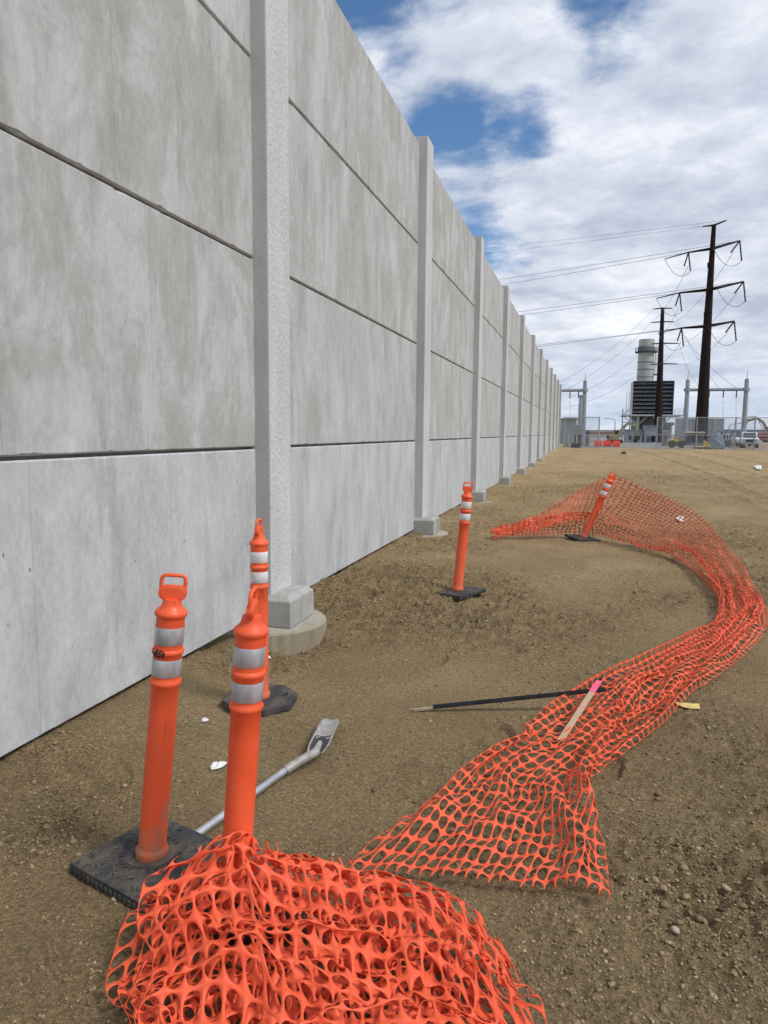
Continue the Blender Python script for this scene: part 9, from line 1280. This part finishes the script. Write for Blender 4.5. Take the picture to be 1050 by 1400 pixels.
# ------------------------------------------------------------ low buildings, walls, boxes
def block(name, label, cat, x0, x1, yt, Y, depth, m, yb=609, parts=None):
    a_ = at(x0, 600, Y); b_ = at(x1, 600, Y); zt_ = at((x0 + x1) / 2, yt, Y).z
    t = thing(name, label, cat, (a_.x, Y, 0))
    MB().box(0, b_.x - a_.x, 0, depth, -.3, zt_).build('wall', m, t)
    MB().box(-.12, b_.x - a_.x + .12, -.12, depth + .12, zt_ + .002, zt_ + .16).build('roof', M['roof'], t)
    def part(nm, px0, px1, py0, py1, mm, out=.05):
        xa, xb = at(px0, 600, Y).x - a_.x, at(px1, 600, Y).x - a_.x; za, zb_ = at(px0, py1, Y).z, at(px0, py0, Y).z
        MB().box(xa, xb, -out, -.003, za, zb_).build(nm, mm, t)
    for p_ in parts or []: part(*p_)
    return t
block('control_building', 'low grey control building just left of the intake legs', 'building', 856, 881, 588.5, 138, 8, M['greybuild'],
      parts=[('door', 867, 870.5, 596, 606, M['void']), ('door', 874, 877.5, 596, 606, M['whitesteel']), ('window', 860, 863, 595, 601, M['glass']), ('vent', 878.5, 880.5, 595, 603, M['louvre'])])
block('generator_enclosure', 'grey enclosure raised beside the intake, above the control building', 'building', 881, 898, 583, 137, 5, M['greybox'],
      parts=[('louvre_panel', 884, 889, 596, 604, M['louvre']), ('access_panel', 890, 896, 596, 604, M['void'])])
block('switch_building', 'plain grey block building behind the left fence', 'building', 764, 787, 573, 110, 6, M['greybuild'],
      parts=[('door', 768, 772, 590, 605, M['greybox'])])
wt = block('warehouse', 'long low pale warehouse with a dull red band and green doors', 'building', 796, 862, 588.5, 330, 30, M['tan'],
      parts=[('red_band', 796.5, 861, 590.5, 593, M['brick']), ('door', 803, 807, 597, 604, M['green']), ('door', 811, 815.5, 597, 604, M['green']), ('door', 820, 825, 596.5, 604, M['roof']), ('door', 832, 836, 596.5, 604, M['green']), ('door', 843, 847, 596.5, 604, M['green'])])
block('warehouse', 'long dark low building on the horizon at the far right', 'building', 985, 1100, 588, 340, 30, M['roof'],
      parts=[('red_band', 1026, 1060, 594, 603, M['brick']), ('door', 1000, 1005, 596, 604, M['void']), ('window', 1010, 1022, 594, 597, M['glass'])])
t = thing('fire_wall', 'grey concrete fire wall of upright panels behind the right fence', 'wall', (at(922, 600, 108).x, 108, 0))
xs_ = [922, 934, 947, 960, 973, 989]
for i in range(5):
    a_ = at(xs_[i], 600, 108).x - t.location.x; b_ = at(xs_[i + 1], 600, 108).x - t.location.x
    MB().box(a_ + .02, b_ - .02, (i % 2) * .03, .35, -.3, at(950, 572, 108).z).build('panel', M['firewall'], t)
# electrical gear between fence and buildings
def gear(px0, px1, pyt, Y, label, cat, m, fins=True, cap=True):
    a_ = at(px0, 600, Y); b_ = at(px1, 600, Y); zt_ = at(px0, pyt, Y).z; w = b_.x - a_.x
    t = thing('transformer', label, cat, (a_.x, Y, 0))
    MB().box(0, w, 0, 1.2, .15, zt_).build('tank', m, t, bev=.04)
    MB().box(-.1, w + .1, -.1, 1.3, -.2, .149).build('plinth', M['firewall'], t)
    if fins:
        f = MB()
        for i in range(max(3, int(w / .22))): x = .1 + i * .22; f.box(x, x + .05, -.25, -.001, .35, zt_ * .85) if x < w - .1 else None
        f.build('cooling_fins', m, t)['kind'] = 'stuff'
    if cap:
        for k_ in range(3):
            x = w * (k_ + .5) / 3; MB().lathe([(.06, zt_), (.12, zt_ + .1), (.06, zt_ + .2), (.12, zt_ + .3), (.05, zt_ + .45)], 8, c=(x, .6)).build('bushing', M['darksteel'], t)
gear(771, 778, 590, 84, 'pale grey cabinet close behind the left fence', 'transformer', M['greybox'], False, False)
gear(800, 806, 594, 92, 'small grey transformer right of the left gantry column', 'transformer', M['greybox'])
gear(906, 914, 588, 104, 'grey transformer behind the right fence, left of the fire wall', 'transformer', M['galv'])
gear(975, 990, 594, 98, 'dark transformer with cooling fins in front of the fire wall', 'transformer', M['tarp'])
gear(990, 1001, 600, 100, 'low grey transformer right of the fire wall', 'transformer', M['greybox'])
gear(1002, 1012, 593, 118, 'far grey transformer seen past the right gantry column', 'transformer', M['galv'])
# red water-filled barriers
def barrier_mesh(w):
    return MB().add([(0, -.3, 0), (w, -.3, 0), (w, .3, 0), (0, .3, 0), (.03, -.28, .3), (w - .03, -.28, .3), (w - .03, .28, .3), (.03, .28, .3), (.05, -.12, .85), (w - .05, -.12, .85), (w - .05, .12, .85), (.05, .12, .85)],
                    [(0, 3, 2, 1), (8, 9, 10, 11)] + [(i, (i + 1) % 4, 4 + (i + 1) % 4, 4 + i) for i in range(4)] + [(4 + i, 4 + (i + 1) % 4, 8 + (i + 1) % 4, 8 + i) for i in range(4)]).mesh('traffic_barrier', .02)
bw = .98; bme = barrier_mesh(bw); bme.materials.append(M['red']); x0_ = at(812, 606, 92).x
nms = ['leftmost', 'second from the left', 'third from the left', 'fourth from the left', 'fifth from the left', 'rightmost']
zb_ = at(830, 611, 80).z
for k_ in range(3):
    o = bpy.data.objects.new('traffic_barrier', bme); C.objects.link(o); o.location = (x0_ + k_ * 1.06, 92 + .2 * math.sin(k_ * 2), -.03); o.scale = (1, 1, .85); o.rotation_euler[2] = .05 * math.sin(k_ * 3)
    tag(o, '%s of the orange-red barriers left of the excavator' % ['leftmost', 'middle', 'rightmost'][k_], 'barrier', 'orange-red barriers in a row before the excavator')

# ------------------------------------------------------------ machines and vehicles
def tracks(t, L_, W, h, gauge):
    for s in (-1, 1):
        poly = []
        n = 7
        for k_ in range(n + 1): a2 = R(-90 + 180 * k_ / n); poly.append((L_ / 2 - h / 2 + h / 2 * math.cos(a2), h / 2 + h / 2 * math.sin(a2)))
        for k_ in range(n + 1): a2 = R(90 + 180 * k_ / n); poly.append((-L_ / 2 + h / 2 + h / 2 * math.cos(a2), h / 2 + h / 2 * math.sin(a2)))
        Mx = Matrix(((1, 0, 0, 0), (0, 0, 1, s * gauge / 2 - W / 2), (0, 1, 0, 0), (0, 0, 0, 1)))
        tr = MB().prism(poly, 0, W, Mx).build('track', M['track'], t)
        for k_ in range(4):
            x = -L_ / 2 + h / 2 + (L_ - h) * k_ / 3
            MB().prism([(x + h * .3 * math.cos(a3), h / 2 + h * .3 * math.sin(a3)) for a3 in np.linspace(0, 5.9, 10)], -.03, W + .03, Mx).build('wheel', M['darksteel'], tr)
def excavator(label, px, Y, s, rz, m, boomdir=1, z0=-.03):
    a_ = at(px, 600, Y); t = thing('excavator', label, 'excavator', (a_.x, Y, z0), rz); t.scale = (s, s, s)
    tracks(t, 3.0, .5, .75, 1.9)
    o = MB().box(-1.3, .7, -1.0, 1.0, .85, 1.75).build('body', m, t, bev=.12, seg=2)
    MB().box(-1.45, -.9, -.95, .95, .86, 1.6).build('counterweight', M['darksteel'], t, bev=.1)
    c = MB().prism([(-.15, 1.751), (1.0, 1.2), (1.05, 2.0), (.85, 2.75), (-.15, 2.75)], .05, .95, Matrix(((1, 0, 0, 0), (0, 0, 1, 0), (0, 1, 0, 0), (0, 0, 0, 1)))).build('cab', m, t, bev=.04)
    MB().box(0, .82, .951, .97, 1.85, 2.6).build('window', M['glass'], c); MB().box(0, .82, .03, .049, 1.85, 2.6).build('window', M['glass'], c)
    MB().box(.96, 1.08, .15, .85, 1.5, 2.5).build('window', M['glass'], c)
    b = MB(); pts = [(.6, -.3, 1.5), (1.5, -.3, 3.3), (2.5, -.3, 4.1), (4.1, -.3, 3.6)]
    for i in range(3): bar(b, pts[i], pts[i + 1], .26, .42)
    b.build('boom', m, t); b = MB(); bar(b, (3.9, -.3, 4.0), (4.6, -.3, 1.5), .24, .34); b.build('stick', m, t)
    MB().tube([(1.1, -.05, 1.6), (2.2, -.05, 3.5)], .07, 8).build('hydraulic_ram', M['galv'], t); MB().tube([(2.6, -.3, 4.45), (4.0, -.3, 4.3)], .07, 8).build('hydraulic_ram', M['galv'], t)
    MB().prism([(4.25, 1.6), (4.95, 1.5), (4.9, .8), (4.35, .55), (3.9, .9)], -.75, .15, Matrix(((1, 0, 0, 0), (0, 0, 1, 0), (0, 1, 0, 0), (0, 0, 0, 1)))).build('bucket', M['darksteel'], t)
    return t
excavator('yellow excavator with a raised boom, working beside the control building', 840, 124, .80, R(8), M['dullyellow'])
excavator('far excavator at the right edge whose boom shows above the trailer', 1056, 170, 1.25, R(172), M['dullyellow'])
def pickup(label, px, Y, rz, m, name='pickup_truck', cat='truck', z0=-.03, boxy=False):
    a_ = at(px, 600, Y); t = thing(name, label, cat, (a_.x, Y, z0), rz)
    S_ = Matrix(((1, 0, 0, 0), (0, 0, 1, 0), (0, 1, 0, 0), (0, 0, 0, 1)))
    prof = [(-2.7, .5), (2.7, .5), (2.75, .95), (2.6, 1.12), (1.25, 1.22), (-.6, 1.22), (-2.7, 1.2)] if not boxy else [(-2.3, .45), (2.3, .45), (2.35, .95), (1.3, 1.1), (-2.3, 1.15)]
    MB().prism(prof, -.95, .95, S_).build('body', m, t, bev=.07, seg=2)
    cab_ = [(1.3, 1.2), (.55, 1.86), (-.9, 1.88), (-1.15, 1.2)] if not boxy else [(1.4, 1.08), (.6, 1.72), (-2.0, 1.74), (-2.28, 1.1)]
    c = MB().prism(cab_, -.84, .84, S_).build('cab', m, t, bev=.06, seg=2)
    MB().add([(1.27, -.72, 1.25), (1.27, .72, 1.25), (.64, .68, 1.80), (.64, -.68, 1.80)], [(0, 1, 2, 3)]).build('windscreen', M['glass'], c)
    for s in (-1, 1):
        MB().box(-.85, .5, s * .845 - .01, s * .845 + .01, 1.3, 1.75).build('window', M['glass'], c)
        MB().box(2.70, 2.79, s * .7 - .17, s * .7 + .17, .85, 1.05).build('headlight', M['silver'], t)
        for x in (-1.75, 1.75):
            w = MB().prism([(x + .4 * math.cos(a3), .4 + .4 * math.sin(a3)) for a3 in np.linspace(0, 6.0, 16)], s * .86 - .12, s * .86 + .12, S_).build('wheel', M['track'], t)
            MB().prism([(x + .22 * math.cos(a3), .4 + .22 * math.sin(a3)) for a3 in np.linspace(0, 6.0, 12)], s * .86 - .13, s * .86 + .13, S_).build('rim', M['galv'], w)
    MB().box(2.72, 2.82, -.5, .5, .72, 1.05).build('grille', M['void'], t); MB().box(2.72, 2.88, -.93, .93, .45, .66).build('bumper', M['galv'], t)
pickup('white pickup truck facing the camera, behind the right fence', 1024, 96, R(-98), M['carwhite'])
pickup('white minivan partly hidden behind the pickup truck', 1009, 108, R(-80), M['carwhite'], name='minivan', cat='minivan', z0=-.02, boxy=True)
# yellow compact tractor with a cab and canopy
YY = 84.0
def xx(px): return at(px, 600, YY).x
def zz(py): return at(945, py, YY).z
a_ = at(945, 600, YY); t = thing('wheel_loader', 'yellow loader with a dark glazed cab under a tan canopy roof, at the pole foot', 'loader', (a_.x, YY, .05))
def rb(px0, px1, py0, py1, y0, y1, nm, m, bev=.04): return MB().box(xx(px0) - a_.x, xx(px1) - a_.x, y0, y1, zz(py1) - .05, zz(py0) - .05).build(nm, m, t, bev=bev)
rb(913, 936, 601, 609.5, -.7, .9, 'body', M['yellow'], .08)
rb(922, 931, 598.5, 601, -.5, .6, 'engine_cover', M['dullyellow'])
cb = rb(937, 960, 592.5, 609, -.8, .9, 'cab', M['tarp'])
for p0, p1 in ((938, 942.5), (943.5, 951), (952, 959)):
    MB().box(xx(p0) - a_.x, xx(p1) - a_.x, -.83, -.81, zz(605) - .05, zz(594) - .05).build('window', M['glass'], cb)
rb(935, 962, 590.2, 592.4, -1.0, 1.1, 'canopy', M['canopy'])
rb(934, 962, 609.2, 611.5, -1.0, -.6, 'skid', M['canopy'])
MB().add([(xx(960) - a_.x, -.8, zz(611) - .05), (xx(972) - a_.x, -.8, zz(611) - .05), (xx(966) - a_.x, -.8, zz(604) - .05), (xx(961) - a_.x, -.8, zz(601) - .05)] + [(xx(960) - a_.x, .7, zz(611) - .05), (xx(972) - a_.x, .7, zz(611) - .05), (xx(966) - a_.x, .7, zz(604) - .05), (xx(961) - a_.x, .7, zz(601) - .05)],
         [(0, 1, 2, 3), (7, 6, 5, 4), (0, 4, 5, 1), (1, 5, 6, 2), (2, 6, 7, 3), (3, 7, 4, 0)]).build('bucket', M['yellow'], t)
for px in (918, 931):
    MB().prism([(xx(px) - a_.x + .42 * math.cos(a3), .42 + .42 * math.sin(a3)) for a3 in np.linspace(0, 6.0, 16)], -.85, -.55, Matrix(((1, 0, 0, 0), (0, 0, 1, 0), (0, 1, 0, 0), (0, 0, 0, 1)))).build('wheel', M['track'], t)
# sheeted machine right of the loader
a_ = at(977, 600, YY); t = thing('covered_machine', 'blue-grey machine under sheeting between the loader and the pickup', 'machine', (a_.x, YY, .05))
g_ = random.Random(8); vs = []; fs = []
for i in range(13):
    for j in range(9):
        u, v = -1 + 2 * i / 12, -1 + 2 * j / 8
        h_ = 1.75 * (1 - .55 * abs(u) ** 2.4) * (1 - .3 * abs(v) ** 3) * (1 if max(abs(u), abs(v)) < .98 else 0) + g_.uniform(-.12, .12)
        vs.append((u * .95 + g_.uniform(-.05, .05), v * .8, max(h_, 0)))
for i in range(12):
    for j in range(8): fs.append((i * 9 + j, (i + 1) * 9 + j, (i + 1) * 9 + j + 1, i * 9 + j + 1))
MB().add(vs, fs).build('sheeting', M['tarp'], t, smooth=True)
MB().box(-.8, .85, -.75, .75, -.2, .3).build('chassis', M['darksteel'], t); MB().tube([(-.3, -.6, 1.2), (.5, -.7, .5)], .08, 8).build('exhaust_pipe', M['galv'], t)
# red flatbed trailer at the right edge
a_ = at(1045, 600, 120); t = thing('flatbed_trailer', 'dull red flatbed trailer carrying pipes at the right edge', 'trailer', (a_.x, 120, -.03))
MB().box(-2.6, 4, -.9, .9, .8, 1.1).build('deck', M['brick'], t)
for x in (-1.6, 1.4, 2.6):
    MB().prism([(x + .42 * math.cos(a3), .42 + .42 * math.sin(a3)) for a3 in np.linspace(0, 6.0, 14)], -.9, .9, Matrix(((1, 0, 0, 0), (0, 0, 1, 0), (0, 1, 0, 0), (0, 0, 0, 1)))).build('wheel', M['track'], t)
for k_, (y, z) in enumerate(((-.5, 1.32), (0, 1.32), (.5, 1.32), (-.25, 1.72), (.25, 1.72))): MB().tube([(-2.4, y, z), (3.8, y, z)], .21, 12).build('pipe', M['brick'], t)
# tall lamp posts far off
for px, pyt, Y, dirn, lab in ((840, 573, 180, -1, 'thin street lamp left of the stair tower'), (996, 580, 150, 1, 'short lamp post right of the fire wall'), (1037, 586, 200, 1, 'thin lamp post far off at the right edge')):
    a_ = at(px, 600, Y); zt_ = at(px, pyt, Y).z; t = thing('lamp_post', lab, 'lamp post', (a_.x, Y, 0))
    MB().tube([(0, 0, 0), (0, 0, zt_ - .4), (dirn * .3, 0, zt_), (dirn * 1.5, 0, zt_ + .15)], [.12, .09, .07, .05], 8).build('pole', M['galv'], t)
    MB().box(dirn * 1.9 - .5, dirn * 1.9 + .5, -.2, .2, zt_ + .1, zt_ + .24).build('lamp_head', M['greybox'], t)
